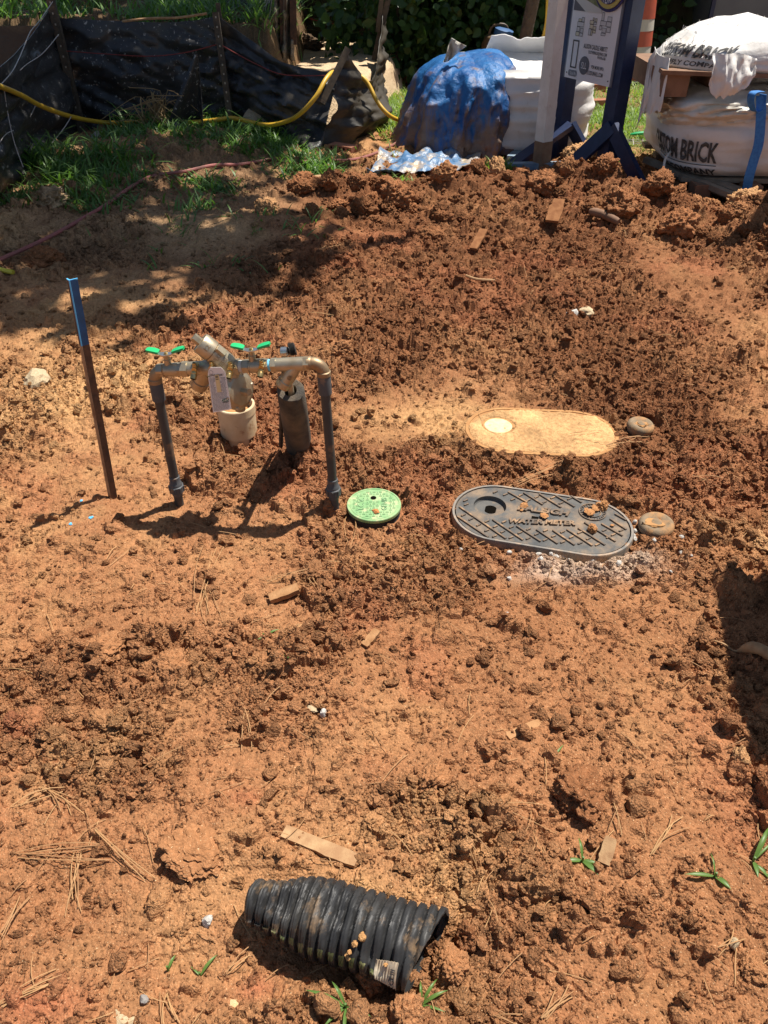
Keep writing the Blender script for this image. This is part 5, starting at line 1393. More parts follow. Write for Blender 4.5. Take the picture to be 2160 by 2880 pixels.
def sprout(px, py, spec, label):
    b = gp_(px, py, -.004)
    t_ = thing('grass_sprout', b, label, 'sprout')
    for (az, ln, up, wd) in spec:
        ln *= .8
        d = Vector((math.cos(az), math.sin(az), 0)); sd = Vector((-d.y, d.x, 0))
        rows = []
        for i in range(7):
            u = i / 6
            p = b + d * ln * u + Vector((0, 0, ln * up * (u - .55 * u * u * 1.4) + .006))
            w = .55 * wd * math.sin(math.pi * min(1, .12 + .88 * u)) if u < 1 else 0
            rows.append([p + sd * w + Vector((0, 0, w * .5)), p, p - sd * w + Vector((0, 0, w * .5))])
        B().grid(rows).obj('leaf', 'sprout', t_, ang=80)
    B().tube([b, b + Vector((0, 0, .02))], .002, 6).obj('stem', 'sprout', t_)
sprout(975, 2862, [(2.85, .085, .9, .006), (2.2, .05, 1.5, .005), (-.4, .055, 1.1, .005), (-1.6, .06, .6, .005), (-2.4, .06, .7, .005), (3.4, .05, .5, .004)], 'bright leafy grass sprout at the bottom edge, left of centre')
sprout(1185, 2830, [(.9, .055, 1.3, .005), (.4, .06, .9, .0055), (-1.3, .05, .5, .005), (1.6, .04, 1.6, .0045), (-.3, .05, .6, .004)], 'green grass sprout at the mouth of the corrugated pipe')
sprout(1632, 2440, [(3.2, .045, .4, .008), (-.9, .045, .5, .009), (1.6, .05, 1.2, .005), (-.2, .035, .3, .007)], 'small dark leafy sprig beside the cut wood piece')
sprout(2000, 2485, [(3.1, .07, .3, .007), (-.9, .04, .5, .009), (1.5, .05, 1.0, .003)], 'pulled grass blade lying at the right foreground')
sprout(2105, 2445, [(.9, .09, 1.0, .008), (-1.7, .04, .5, .008), (.6, .08, .6, .004)], 'curled grass blade near the lower right edge')
sprout(2150, 2490, [(2.2, .04, .5, .007), (.5, .05, .8, .006), (-1.2, .04, .3, .006)], 'grass blade cut by the lower right edge')
sprout(560, 2735, [(.9, .05, .8, .005), (2.5, .03, .4, .003)], 'single upright green blade left of the pipe')
sprout(470, 2720, [(1.2, .03, .8, .005)], 'tiny curled leaf left of the upright green blade')
sprout(742, 1795, [(.55, .055, .5, .006), (3.6, .02, .2, .004)], 'green blade lying among clods left of centre')
sprout(815, 1890, [(2.2, .03, .5, .004), (.3, .02, .4, .004)], 'torn leaf bits below the green blade')
sprout(1555, 2140, [(.85, .05, .3, .004)], 'pale yellow blade on the packed clay')

# ------------------------------------------------------------------ black cloth silt fence
def cloth(name, top, bot, nu, nv, mat, parent, bulge=None, wr=.012, seed=1, thick=.004):
    T, Bt = lerp_poly(top, nu), lerp_poly(bot, nu)
    rows = []
    for j in range(nv):
        v = j / (nv - 1); r = []
        for i in range(nu):
            u = i / (nu - 1)
            p = T[i] * (1 - v) + Bt[i] * v
            L_ = (T[i] - Bt[i]).length
            w = wr * (n1(p.x * 6 + p.y * 3, p.z * 14, seed) * 1.2 + .7 * n1(p.x * 2.2, p.z * 22 + p.x * 9, seed + 7)) * min(1, 6 * v + .15)
            nb = Vector((0, -1, 0)) if abs(T[-1].x - T[0].x) > abs(T[-1].y - T[0].y) * .6 else Vector((1, -.3, 0))
            p = p + nb * (w + (bulge(u, v) if bulge else 0))
            r.append(p)
        rows.append(r)
    return B().grid(rows, thick).obj(name, mat, parent, ang=80)
def drop(lst, z=-.08):
    out = []
    for px_, py_, Y_ in lst:
        p = P(px_, py_, Y_); out.append(p)
    out[-1] = out[-1]
    return out
FB = [Vector((P(228, 378, 6.72).x, 6.72, -.05)), Vector((P(330, 385, 6.72).x, 6.70, -.05)), Vector((P(450, 392, 6.72).x, 6.68, -.05)), Vector((P(560, 380, 6.7).x, 6.68, -.05)), Vector((P(650, 340, 6.7).x, 6.68, -.05))]
fence = thing('silt_fence', (-1.9, 6.7, 0), 'sagging black cloth silt fence on dark stakes at the upper left', 'fence')
mp = cloth('cloth_panel', drop([(150, 50, 6.72), (300, 58, 6.72), (450, 63, 6.72), (540, 58, 6.7), (617, 44, 6.68)]), FB, 90, 40, 'fabricdry', fence, bulge=lambda u, v: .05 * math.sin(math.pi * u) * math.sin(math.pi * v), wr=.05, seed=3)
lpb = [Vector((P(228, 378, 6.72).x, 6.70, -.05)), Vector((-2.36, 5.9, -.05)), Vector((G(0, 575).x, G(0, 575).y, -.05)), Vector((-2.42, 4.2, -.05)), Vector((-2.5, 3.6, -.05))]
lp = cloth('cloth_panel', drop([(145, 14, 6.72), (95, 92, 6.2), (45, 150, 5.6), (0, 188, 5.0)]) + [P(-90, 260, 4.3), P(-160, 330, 3.7)], lpb, 70, 40, 'fabricdry', fence, wr=.06, seed=9, bulge=lambda u, v: .07 * math.exp(-((u - .12) / .1) ** 2 - ((v - .6) / .2) ** 2))
p3 = cloth('cloth_panel', drop([(619, 50, 6.68), (680, 95, 6.6), (730, 130, 6.5), (790, 172, 6.4), (860, 192, 6.3), (930, 205, 6.25), (950, 215, 6.2)]), drop([(650, 345, 6.66), (700, 372, 6.56), (760, 400, 6.4), (820, 425, 6.2), (880, 425, 6.08), (900, 420, 6.02), (905, 400, 6.05)]), 80, 44, 'fabric', fence,
           bulge=lambda u, v: .16 * math.exp(-((u - .82) / .16) ** 2 - ((v - .86) / .16) ** 2) + .08 * math.exp(-((u - .4) / .3) ** 2 - ((v - .55) / .25) ** 2), wr=.09, seed=15)
p4 = cloth('muddy_cloth_panel', drop([(973, 148, 6.2), (1000, 185, 6.38), (1018, 212, 6.55), (1046, 225, 6.8), (1062, 165, 7.5), (1080, 20, 8.2)]), drop([(902, 415, 6.04), (950, 405, 6.1), (1000, 395, 6.3), (1045, 365, 6.6), (1066, 300, 7.2), (1085, 200, 8.2)]), 60, 40, 'fabrictan', fence,
           bulge=lambda u, v: .12 * math.exp(-((u - .35) / .25) ** 2 - ((v - .75) / .2) ** 2), wr=.06, seed=19)
tag(p4, 'mud stained brownish cloth panel')
cloth('cloth_panel', drop([(-150, 78, 7.0), (0, 73, 7.0), (140, 72, 7.0)]), [Vector((-3.6, 7, 0)), Vector((-2.9, 7, 0)), Vector((-2.5, 7, 0))], 20, 10, 'fabric', fence, seed=23)
# red threads woven along the cloth
def thread(px_list, Y_):
    B().tube(lerp_poly([P(a, b, y_) for a, b, y_ in px_list], 30), .0035, 5).obj('red_thread', 'thread', fence)
thread([(180, 143, 6.60), (300, 152, 6.58), (420, 158, 6.55), (520, 148, 6.55), (610, 125, 6.60)], 0)
thread([(625, 128, 6.58), (720, 180, 6.38), (800, 210, 6.25), (925, 212, 6.15)], 0)
def stake(top, bot, w, studs, label=None):
    s_ = B().beam(bot, top, w, w * .7, up=(0, -1, 0)).obj('stake', 'postwood', fence, smooth=False)
    for k in range(studs):
        p = bot + (top - bot) * (k + .5) / studs + Vector((0, -w * .36, 0))
        B().box(p, (.010, .006, .012)).obj('stud', 'stud', s_, smooth=False)
stake(P(140, -10, 6.62), P(238, 395, 6.56), .055, 14)
stake(P(606, 34, 6.62), P(650, 345, 6.52), .045, 12)
stake(P(979, 136, 6.14), P(905, 290, 6.02), .045, 0)
stake(P(612, 8, 6.75), P(620, 60, 6.75), .03, 0)
stake(P(1098, -30, 8.15), P(1052, 170, 8.1), .05, 0)
stake(P(1078, -40, 8.1), P(1062, 90, 8.1), .04, 0)
# back run of the fence round the sand
fence2 = thing('silt_fence', (-.3, 9.8, 0), 'distant drooping black cloth fence behind the sand pile', 'fence')
cloth('cloth_panel', drop([(828, -20, 9.9), (860, 18, 9.9), (890, 34, 9.9), (950, 42, 9.9), (1020, 34, 9.8), (1090, 8, 9.6)]), drop([(826, 100, 9.9), (870, 112, 9.9), (960, 118, 9.9), (1020, 120, 9.8), (1060, 120, 9.7), (1088, 120, 9.6)]), 50, 16, 'fabrictan', fence2, wr=.07, seed=31)
B().tube(lerp_poly([P(870, 52, 9.75), P(930, 66, 9.72), P(1000, 64, 9.70), P(1075, 45, 9.6)], 20), .005, 5).obj('red_thread', 'thread', fence2)
fence3 = thing('silt_fence', (-1.3, 7.9, 0), 'short black cloth fence length with wire edging, behind the main fence', 'fence')
cloth('cloth_panel', drop([(590, -40, 7.9), (680, -10, 7.9), (720, 20, 7.8), (760, -30, 7.6)]), drop([(620, 140, 7.9), (690, 170, 7.9), (740, 175, 7.8), (775, 160, 7.6)]), 40, 20, 'fabric', fence3, wr=.08, seed=37)
for k in range(4):
    B().tube(lerp_poly([P(765 - k * 5, -10, 7.5), P(757 - k * 7, 50, 7.5), P(742 + k * 3, 105, 7.5), P(735 - k * 5, 150, 7.5)], 16), .004, 5).obj('wire', 'wire', fence3)
B().tube(lerp_poly([P(705, 64, 7.72), P(725, 45, 7.70), P(745, 20, 7.66), P(760, -8, 7.6)], 16), .006, 5).obj('wire', 'wire', fence3)
for x_ in (797, 826):
    B().beam(P(x_, 125, 7.42), P(x_ - 2, -30, 7.42), .05, .03, up=(0, -1, 0)).obj('stake', 'rust', fence3, smooth=False)
cloth('netting', drop([(772, -40, 7.45), (800, -40, 7.47), (832, -40, 7.5)]), drop([(776, 165, 7.45), (800, 168, 7.40), (826, 170, 7.45)]), 24, 30, 'netting', fence3, wr=.09, seed=41, bulge=lambda u, v: .05 * math.sin(u * 16))
# white strings hanging over the left cloth
for i_, pl_ in enumerate(([(148, 5, 6.6), (110, 60, 6.2), (85, 90, 6.0), (60, 150, 5.7), (35, 200, 5.4), (0, 240, 5.1)], [(165, 97, 6.4), (120, 150, 6.2), (70, 185, 5.9), (20, 235, 5.5)], [(100, 297, 5.9), (70, 350, 5.7), (20, 375, 5.2), (0, 400, 5.0)], [(12, 255, 5.2), (22, 320, 5.2), (40, 400, 5.1), (65, 470, 5.05)], [(200, 328, 6.2), (180, 360, 6.1), (140, 410, 5.9), (105, 450, 5.7)])):
    pts = [P(a, b, c - .25) for a, b, c in pl_]
    tag(B().tube(lerp_poly(pts, 24), .0028, 5).obj('string', 'wire', None, origin=pts[-1]), ('longest pale string hanging from the corner stake top', 'pale string tied to the corner stake half way up', 'pale string low on the left cloth panel', 'thin string hanging down at the left picture edge', 'pale string end near the cloth panel bottom')[i_], 'string')
# pole on top of the cloth edge
tag(B().tube(lerp_poly([P(345, 60, 6.62), P(420, 52, 6.60), P(500, 50, 6.60), P(582, 38, 6.6)], 16), .009, 6).obj('branch', 'woodchip', None, origin=P(450, 52, 6.6)), 'long pale stick along the top edge of the cloth fence', 'branch')
# folded plastic and dry weed clump in front of the fence
fp = thing('plastic_sheet', G(525, 395), 'folded black plastic sheet standing in a point before the fence', 'plastic sheet')
rows = []
for j in range(16):
    v = j / 15; r = []
    for i in range(12):
        u = i / 11
        x0, x1 = 548 + (465 - 548) * v, 556 + (578 - 556) * v
        p = P(x0 + (x1 - x0) * u, 152 + (375 - 152 + 25 * u) * v, 6.35)
        r.append(p + Vector((0, -.10 * math.sin(u * 5 + v * 2) * v, 0)))
    rows.append(r)
B().grid(rows, .004).obj('sheet', 'fabricdry', fp, ang=70)
rows = [[P(490 + 90 * i / 13, 345 + 40 * i / 13 + 22 * j, 6.22 - .05 * j) + Vector((0, 0, .02 * math.sin(i))) for i in range(14)] for j in range(3)]
B().grid(rows, .004).obj('fold', 'fabric', fp)
dw = G(430, 395); dwt = thing('dead_weed', dw, 'dry brown weed clump tangled in front of the black cloth', 'weed')
for k in range(34):
    a = P(430 + random.uniform(-25, 30), 395, 6.35); a.z = .02
    b = P(430 + random.uniform(-60, 60), random.uniform(250, 350), 6.35 + random.uniform(-.2, .15)); c = b + Vector((random.uniform(-.3, .3), random.uniform(-.1, .1), random.uniform(-.25, .05)))
    B().tube(lerp_poly([a, (a + b) / 2 + Vector((random.uniform(-.05, .05), 0, .02)), b, c], 12), .003, 4).obj('stalk', 'deadgrass', dwt)
V_, F_ = blade_mesh(np.array([list(P(445 + random.uniform(-18, 18), random.uniform(270, 340), 6.33)) for _ in range(160)]), RNG.uniform(.06, .14, 160), RNG.uniform(.002, .004, 160), RNG.uniform(.2, 2.2, 160), RNG.uniform(0, 6.28, 160))
o_ = np_obj('dry_leaves', V_, F_, 'deadgrass', None, True, tuple(dw)); o_.parent = dwt; o_.location = (0, 0, 0)
# ------------------------------------------------------------------ hose and cord
def clampz(p, dz):
    q = Vector(p); q.z = max(q.z, hz(q.x, q.y) + dz); return q
hose = [P(-60, 228, 4.35), P(0, 243, 4.85), P(60, 268, 5.25), P(120, 300, 5.6), P(200, 328, 6.05), P(280, 343, 6.4), P(350, 346, 6.42), P(430, 340, 6.42), P(520, 344, 6.38), P(590, 340, 6.36), P(650, 332, 6.36), P(700, 342, 6.28), P(755, 352, 6.15), P(810, 340, 6.05), P(850, 315, 5.98), P(890, 270, 5.98), P(915, 225, 6.06), P(935, 204, 6.18), P(955, 206, 6.35), P(985, 214, 6.6), P(1012, 213, 6.52), P(1035, 235, 6.5), P(1055, 275, 6.45), P(1075, 305, 6.4), P(1100, 328, 6.4), P(1140, 345, 6.5)]
tag(B().tube(lerp_poly(hose, 160), .0155, 12).obj('air_hose', 'yellow', None, origin=hose[10]), 'yellow hose draped along the black cloth fence', 'hose')
c1 = [(-40, 750), (0, 730), (90, 690), (170, 650), (240, 610), (300, 575), (370, 525), (430, 495), (520, 482), (600, 465), (680, 462), (770, 448), (860, 455), (930, 452), (1000, 448), (1060, 430), (1110, 405), (1140, 385)]
cp2 = []
for a, b in c1:
    g = G(a, b, .06 if a < 780 else .03); z = max(.05 if a < 780 else .02, hz(g.x, g.y) + .015); g = G(a, b, z); cp2.append(g)
tag(B().tube(lerp_poly(cp2, 120), .0105, 8).obj('power_cord', 'cord', None, origin=cp2[5]), 'dusty red cord running from the left edge across the weeds', 'cord')

# ------------------------------------------------------------------ sand, bricks, things in the back
def sand_pile():
    n, m = 50, 60; rows = []
    for i in range(n):
        r = []
        for j in range(m):
            u, v = j / (m - 1), i / (n - 1)
            x = -1.15 + 1.35 * u; y = 6.35 + 3.7 * v
            ed = min(u / .12, (1 - u) / .10, v / .06, (1 - v) / .08, 1)
            lim = 1 if x < -.62 + (y - 6.3) * .27 + .15 else max(0, 1 - (x - (-.62 + (y - 6.3) * .27 + .15)) / .12)
            z = .30 * max(ed, 0) ** .6 * lim + .05 * n1(x * 3, y * 3, 201) + .015 * n1(x * 14, y * 14, 203) - .02
            r.append(Vector((x, y, z)))
        rows.append(r)
    return B().grid(rows).obj('sand_pile', 'sand', None, origin=(-.3, 8.2, 0), ang=80)
tag(sand_pile(), 'pale sand pile held behind the sagging cloth fence', 'sand pile')
for px_, py_, s_, lb_ in ((880, 82, 45, 'crumbled tan lump on top of the sand pile'), (870, 130, 60, 'dark earth lump at the left of the sand pile'), (917, 105, 22, 'dark pine cone sized lump on the sand pile')):
    c_ = clod(px_, py_, s_, s_ * .6, lb_, (.42, .28, .16) if s_ == 45 else (.12, .08, .05), 2); p = on_plane(px_, py_, Vector((0, 0, .30)), Vector((0, 0, 1))); c_.location = p + Vector((0, 0, .03))
BR = B().box((0, 0, 0), (.20, .09, .06)).obj('brick', 'brick', None, smooth=False); BRM = BR.data; bpy.data.objects.remove(BR)
def brick(p, rz, label, holes=False, tilt_=0.0):
    t_ = thing('brick', p, label, 'brick')
    o = bpy.data.objects.new('brick_body', BRM); COL.objects.link(o); o.parent = t_; o.location = (0, 0, .03); o['_o'] = tuple(p)
    if holes:
        for i in range(5):
            for j in range(2):
                h_ = B().lathe(Vector((.0, 0, 0)), (0, -1, 0), [(0, .008), (.0008, .008)], 10).obj('core_hole', 'hole', None); h_.parent = t_
                h_.location = (-.072 + .036 * i, -.0451, .017 + .026 * j)
    t_.rotation_euler = (0, tilt_, rz)
    return t_
b1 = brick(P(965, 410, 5.95), -.55, 'red brick with core holes lying by the muddy cloth fence', True); b1.location.z = .02
b2 = brick(G(1165, 245), .4, 'red brick in the grass at left of the tarp'); b2.location.z = .05
b3 = brick(G(1195, 225), 1.1, 'second red brick behind the grass left of the tarp'); b3.location.z = .06
b4 = brick(G(1672, 262), -.2, 'brick in the grass seen between the sign posts'); b4.location.z = .02
brick(G(1690, 300), .2, 'lower brick in the grass between the sign posts').location.z = .0
mw = thing('wire_mesh', G(1125, 368), 'small welded wire mesh scrap lying left of the tarp', 'wire mesh')
for i in range(7):
    B().tube([G(1108 + i * 7, 384 - i * 4, .02), G(1128 + i * 7, 352 - i * 4 + 8, .02)], .0025, 5).obj('wire', 'wire', mw)
for i in range(3):
    B().tube([G(1108 + i * 9, 385 - i * 13, .023), G(1152 + i * 9, 362 - i * 13, .023)], .0025, 5).obj('wire', 'wire', mw)
mw2 = thing('wire_mesh', G(1790, 395), 'long welded wire strip lying in the grass by the sign', 'wire mesh')
for i in range(3):
    B().tube([G(1630, 388 + i * 5, .05), G(1770, 392 + i * 5, .05), G(1905, 402 + i * 5, .05)], .003, 5).obj('wire', 'wire', mw2)
for i in range(10):
    B().tube([G(1640 + i * 28, 386 + i * 1.2, .053), G(1642 + i * 28, 402 + i * 1.2, .053)], .003, 5).obj('wire', 'wire', mw2)
tag(B().tube(lerp_poly([G(1772, 378, .06), G(1810, 374, .07), G(1850, 377, .06)], 10), [.004, .01, .014, .014, .014, .014, .014, .012, .008, .003], 6).obj('plastic_scrap', 'green', None, origin=G(1810, 376)), 'bright green plastic scrap in the sunny grass', 'scrap')

# ------------------------------------------------------------------ bulk bags, tarp
def bagsurf(c, hw, hd, hgt, rot, seed, wr=.02, sq=4.0, lean=(0, 0), bulge=.06):
    ca, sa = math.cos(rot), math.sin(rot)
    def f(a, v, off=0.0):                            # a: angle round the bag, v: 0 bottom .. 1 top
        cx, sx = math.cos(a), math.sin(a)
        k = (abs(cx) ** sq + abs(sx) ** sq) ** (-1 / sq)
        fl = 1 + bulge * math.sin(math.pi * min(1, max(0, v))) - .10 * max(0, .12 - v) / .12 - .10 * max(0, v - .86) / .14
        x, y = hw * k * cx * fl, hd * k * sx * fl
        z = c.z + hgt * v
        w = wr * (1.2 * n1(a * 1.2 + 3, v * 13, seed) + .8 * n1(a * 2.5, v * 5, seed + 3)) + off
        x += cx * w; y += sx * w
        x += lean[0] * v; y += lean[1] * v
        return Vector((c.x + x * ca - y * sa, c.y + x * sa + y * ca, z))
    return f
bagc = Vector((.93, 6.42, .0))
bag1 = thing('bulk_bag', bagc, 'white woven bulk bag partly covered by the muddy blue tarp', 'bulk bag')
bs1 = bagsurf(bagc, .57, .47, .54, -.12, 3, .025)
A = lambda i, n: 2 * math.pi * i / n
B().grid([[bs1(A(i, 96), v / 39) for i in range(97)] for v in range(40)]).obj('bag_body', 'bagwhite', bag1, ang=80)
rows = []
for k in range(6):
    r_ = k / 5
    rows.append([bs1(A(i, 96), 1, 0) * (1 - r_) + (bagc + Vector((0, 0, .53))) * r_ + Vector((0, 0, (.03 * n1(i * .2, k * .9, 5) - .06 * math.sin(r_ * 1.5)) if 0 < k else 0)) for i in range(97)])
B().grid(rows).obj('bag_top', 'bagwhite', bag1, ang=80)
# upright back hem of the open bag
rows = []
for k in range(8):
    v = k / 7
    rows.append([bs1(-.35 + 2.3 * i / 40, 1, .01 - .12 * v) + Vector((0, 0, .11 * v * (1 + .35 * n1(i * .25, 2, 7)))) for i in range(41)])
B().grid(rows, .006).obj('bag_hem', 'bagwhite', bag1, ang=80)
rows = [[bs1(-1.15 + .75 * i / 20, .93, .012 + .012 * math.sin(v * 1.6)) + Vector((0, 0, .10 - .05 * v)) for i in range(21)] for v in range(5)]
B().grid(rows, .006).obj('folded_lip', 'bagwhite', bag1, ang=80)
# clear filler spout sticking up at the left
rows = []
for k in range(10):
    v = k / 9; w = 10 + 32 * v
    cx_, cy_ = 1252 + (1290 - 1252) * v, 175 + (118 - 175) * v
    rows.append([P(cx_ - w * .5 + w * j / 6, cy_ + 14 * (j / 6 - .5) * v * 1.6, 6.1 + .03 * math.sin(j * 1.3 + k)) for j in range(7)])
B().grid(rows, .003).obj('filler_spout', 'bagclear', bag1, ang=80)
# blue lifting strap behind the white post
B().grid([[P(1578 + 8 * v + j * 6, 150 + 22 * v, 6.05) for j in range(4)] for v in range(8)], .004).obj('lifting_strap', 'strap', bag1)
B().grid([[bs1(-.5 + .06 * j, v / 14) * .94 + bagc * .06 + Vector((.035, -.03, .01)) for j in range(3)] for v in range(4)], .004).obj('skirt', 'bagdirty', bag1)
# tarp over the left front of the bag
tp = thing('tarp', (.55, 5.9, 0), 'blue tarp caked with brown mud, draped over the white bulk bag', 'tarp')
tc_ = Vector((.56, 6.33, 0))
def tarps(a, v):                                             # rounded hump: v 0 at the ground, 1 on top
    hw_, hd_ = .37, .44
    cx, sx = math.cos(a), math.sin(a)
    k = (abs(cx) ** 2.6 + abs(sx) ** 2.6) ** (-1 / 2.6)
    sh = max(0.0, 1 - v ** 8) ** .5 if v < 1 else 0.0
    low = 1 - v
    fl = 1.02 + .16 * low ** 2 * (1.2 if cx < 0 else .6)
    fold = (.035 * math.sin(a * 11 + 4 * n1(a * 1.5, v * 1.1, 13)) * low ** .5 + .075 * n1(a * 3.2, v * 1.6, 17) + .022 * n1(a * 7 + v * 5, v * 6, 19) + .16 * (.16 - abs(n1(a * 3.1 + 2, v * 2.2 + a, 27))) + .07 * (.16 - abs(n1(a * 7, v * 5 - a * 2, 29))))
    drape = .05 * math.exp(-((a - 5.15 - .5 * low) / .16) ** 2) * math.sin(math.pi * min(1, v * 1.1)) + .05 * math.exp(-((a - 5.5 - .4 * low) / .10) ** 2) * math.sin(math.pi * v)
    r = k * sh * fl * (1 + (fold + drape) * 1.6)
    z = .605 * v + .045 * n1(cx * 2 * sh + 5, sx * 2 * sh, 23) * v + .05 * v * sh * cx
    return Vector((tc_.x + hw_ * r * cx + .04 * v, tc_.y + hd_ * r * sx, max(z, .012)))
B().grid([[tarps(A(i, 150), 1 - (1 - j / 69) ** 1.0) for i in range(151)] for j in range(70)]).obj('tarp_sheet', 'tarp', tp, ang=75)
# tarp skirt spread on the ground, reverse side up
rows = []
for j in range(34):
    v = j / 33; r = []
    for i in range(70):
        u = i / 69
        px_ = 1030 + (1320 - 1030) * u + 40 * (1 - v); py_ = 452 + 58 * v - 8 * u * 2 + 12 * n1(u * 5, v * 2, 31)
        g = G(px_, py_); r.append(Vector((g.x, g.y, max(.045 + .06 * n1(u * 7, v * 4, 37) + .02 * n1(u * 18, v * 10, 41), .006))))
    rows.append(r)
gz = height(np.array([p.x for r in rows for p in r]), np.array([p.y for r in rows for p in r]), False)
for k, p in enumerate([p for r in rows for p in r]): p.z += gz[k]
gt_ = B().grid(rows, .004).obj('ground_fold', 'tarpback', tp, ang=60)
for px_, py_ in ((1117, 428), (1045, 498)):
    p = G(px_, py_, .06); B().lathe(p, (.2, -.8, .5), [(0, .016), (.004, .016), (.004, .008), (0, .008)], 16, cap=False).obj('eyelet', 'brass', gt_)

# right bag with printed name, beams and the torn sack on top
rc = Vector((2.40, 5.50, .10))
bag2 = thing('bulk_bag', Vector((2.5, 5.5, 0)), 'full white bulk bag printed in black, standing at the right edge', 'bulk bag')
bs2 = bagsurf(rc, .60, .52, .47, -.06, 43, .022, 4.5, bulge=.07)
B().grid([[bs2(A(i, 120), v / 39) for i in range(121)] for v in range(40)]).obj('bag_body', 'bagwhite', bag2, ang=80)
B().grid([[bs2(A(i, 96), 1) * (1 - k / 5) + (rc + Vector((0, 0, .475))) * (k / 5) for i in range(97)] for k in range(6)]).obj('bag_top', 'bagwhite', bag2, ang=80)
def print_on(bd, body, f, bold=.03, cuts=2):
    v, fs = text_shape(body, bold)
    bm = bmesh.new(); vs = [bm.verts.new((a, b, 0)) for a, b in v]
    for q in fs:
        try: bm.faces.new([vs[i] for i in q])
        except ValueError: pass
    bmesh.ops.triangulate(bm, faces=bm.faces)
    bmesh.ops.subdivide_edges(bm, edges=[e for e in bm.edges if e.calc_length() > .03], cuts=cuts)
    bm.verts.index_update()
    bd.add([f(p.co.x, p.co.y) for p in bm.verts], [tuple(p.index for p in q.verts) for q in bm.faces]); bm.free()
pr = B()
A0, A1 = math.pi * 1.10, math.pi * 1.335           # the bag's near left corner to mid front
print_on(pr, 'CUSTOM BRICK', lambda a, b: bs2(A0 + (A1 - A0) * a, .20 + .26 * b - .02 * a, .008))
print_on(pr, 'SUPPLY COMPANY', lambda a, b: bs2(A0 + (A1 - A0) * a, .03 + .10 * b - .02 * a, .008))
pr.obj('bag_print', 'bagink', bag2, smooth=False)
B().grid([[bs2(A0 + (A1 - A0) * i / 60, .165 - .02 * i / 60 + .010 * j, .008) for i in range(61)] for j in range(2)]).obj('print_rule', 'bagink', bag2)
# slumped plastic collar over the bag's shoulder
rows = []
for j in range(26):
    v = j / 25
    rows.append([bs2(math.pi * (1.02 + .52 * i / 59), 1.0 - v * (.46 - .30 * abs(i / 59 - .22)) , .012 + .055 * math.sin(math.pi * v) * (1 + .8 * n1(i * .14, v * 3, 47)) + .05 * n1(i * .22 + v * 3, v * 7, 53)) for i in range(60)])
B().grid(rows, .004).obj('plastic_collar', M['bagclear'], bag2, ang=60)
# blue strap
st_ = [P(2142, 258, 4.90), P(2118, 262, 4.86), P(2112, 285, 4.86), P(2122, 312, 4.88), P(2140, 300, 4.9), P(2146, 265, 4.9)]
def ribbon(pts, w, mat, name, parent, wv=(1, 0, 0), n=40):
    q = lerp_poly(pts, n); wv = Vector(wv)
    return B().grid([[p - wv * w / 2, p, p + wv * w / 2] for p in q], .004).obj(name, mat, parent, ang=70)
ribbon(st_, .05, 'strap', 'strap_loop', bag2, (.45, -.85, 0))
ribbon([P(2140, 270, 4.90), P(2140, 320, 4.88), P(2134, 400, 4.87), P(2120, 450, 4.87), P(2106, 500, 4.87), P(2098, 550, 4.9)], .055, 'strap', 'lifting_strap', bag2, (1, -.1, 0))
ribbon([P(1905, 380, 5.2), P(1890, 420, 5.15), P(1870, 450, 5.1), P(1864, 500, 5.05)], .014, M['bagclear'], 'loose_tie', bag2)
B().grid([[P(1892 + 22 * i / 4, 318 + 24 * j / 4, 5.35) for i in range(5)] for j in range(5)], .005).obj('strap_end', 'strap', bag2)
pal = thing('pallet', (2.3, 5.3, 0), 'weathered pallet boards under the right bulk bag', 'pallet')
B().beam(P(1815, 448, 5.35), P(2075, 556, 4.78), .05, .03).obj('edge_board', 'lumberg', pal, smooth=False)
B().beam(P(1880, 462, 5.3) - Vector((0, 0, .02)), P(2150, 575, 4.75), .10, .06).obj('edge_board', 'lumberg', pal, smooth=False)
for k in range(4):
    a = Vector((1.95 + .3 * k, 4.98 - .03 * k, .04)); B().box(a, (.10, .12, .08)).obj('block', 'lumber', pal, smooth=False)
    B().beam(Vector((1.85, 5.1 + .28 * k, .08)), Vector((3.1, 5.0 + .28 * k, .08)), .11, .025).obj('deck_board', 'lumberg', pal, smooth=False)
# beams carrying the torn sack
tim = thing('pallet', (2.4, 5.4, .70), 'reddish wooden pallet wedged between the bag and the torn sack', 'pallet')
B().box(P(1880, 232, 5.10) + Vector((.02, .3, 0)), (.15, .75, .125)).obj('stringer', 'lumber', tim, smooth=False)
B().box(P(2030, 240, 5.10) + Vector((.0, .3, 0)), (.12, .75, .10)).obj('stringer', 'lumber', tim, smooth=False)
B().beam(P(1858, 200, 5.06), P(2500, 222, 4.95), .10, .022).obj('deck_board', 'lumber', tim, smooth=False)
B().beam(P(1858, 197, 5.30), P(2500, 216, 5.25), .12, .022).obj('deck_board', 'lumber', tim, smooth=False)
sk0 = P(2040, 205, 5.2); sk0.x += .25
sack = thing('sack', sk0, 'torn white woven sack with black print lying on top of the pallet', 'sack')
ss = bagsurf(Vector((sk0.x, sk0.y + .12, sk0.z + .01)), .62, .36, .28, -.06, 59, .012, 3.2, bulge=.0)
def sacks(a, v, off=0.0):
    p = ss(a, v, off)
    k = math.sqrt(max(0.0, 1 - v ** 2.6))
    c = Vector((sk0.x, sk0.y + .12, p.z)); q = c + (p - c) * max(k, .02)
    q.z = sk0.z + .01 + .27 * v * (1 + .22 * n1(q.x * 3.0, q.y * 3.0, 61) + .20 * (q.x - sk0.x)) + .012 * n1(q.x * 9, q.y * 9, 63)
    return q
B().grid([[sacks(A(i, 110), v / 36) for i in range(111)] for v in range(37)]).obj('sack_body', 'bagwhite', sack, ang=80)
pr = B()
S0, S1 = math.pi * 1.06, math.pi * 1.36
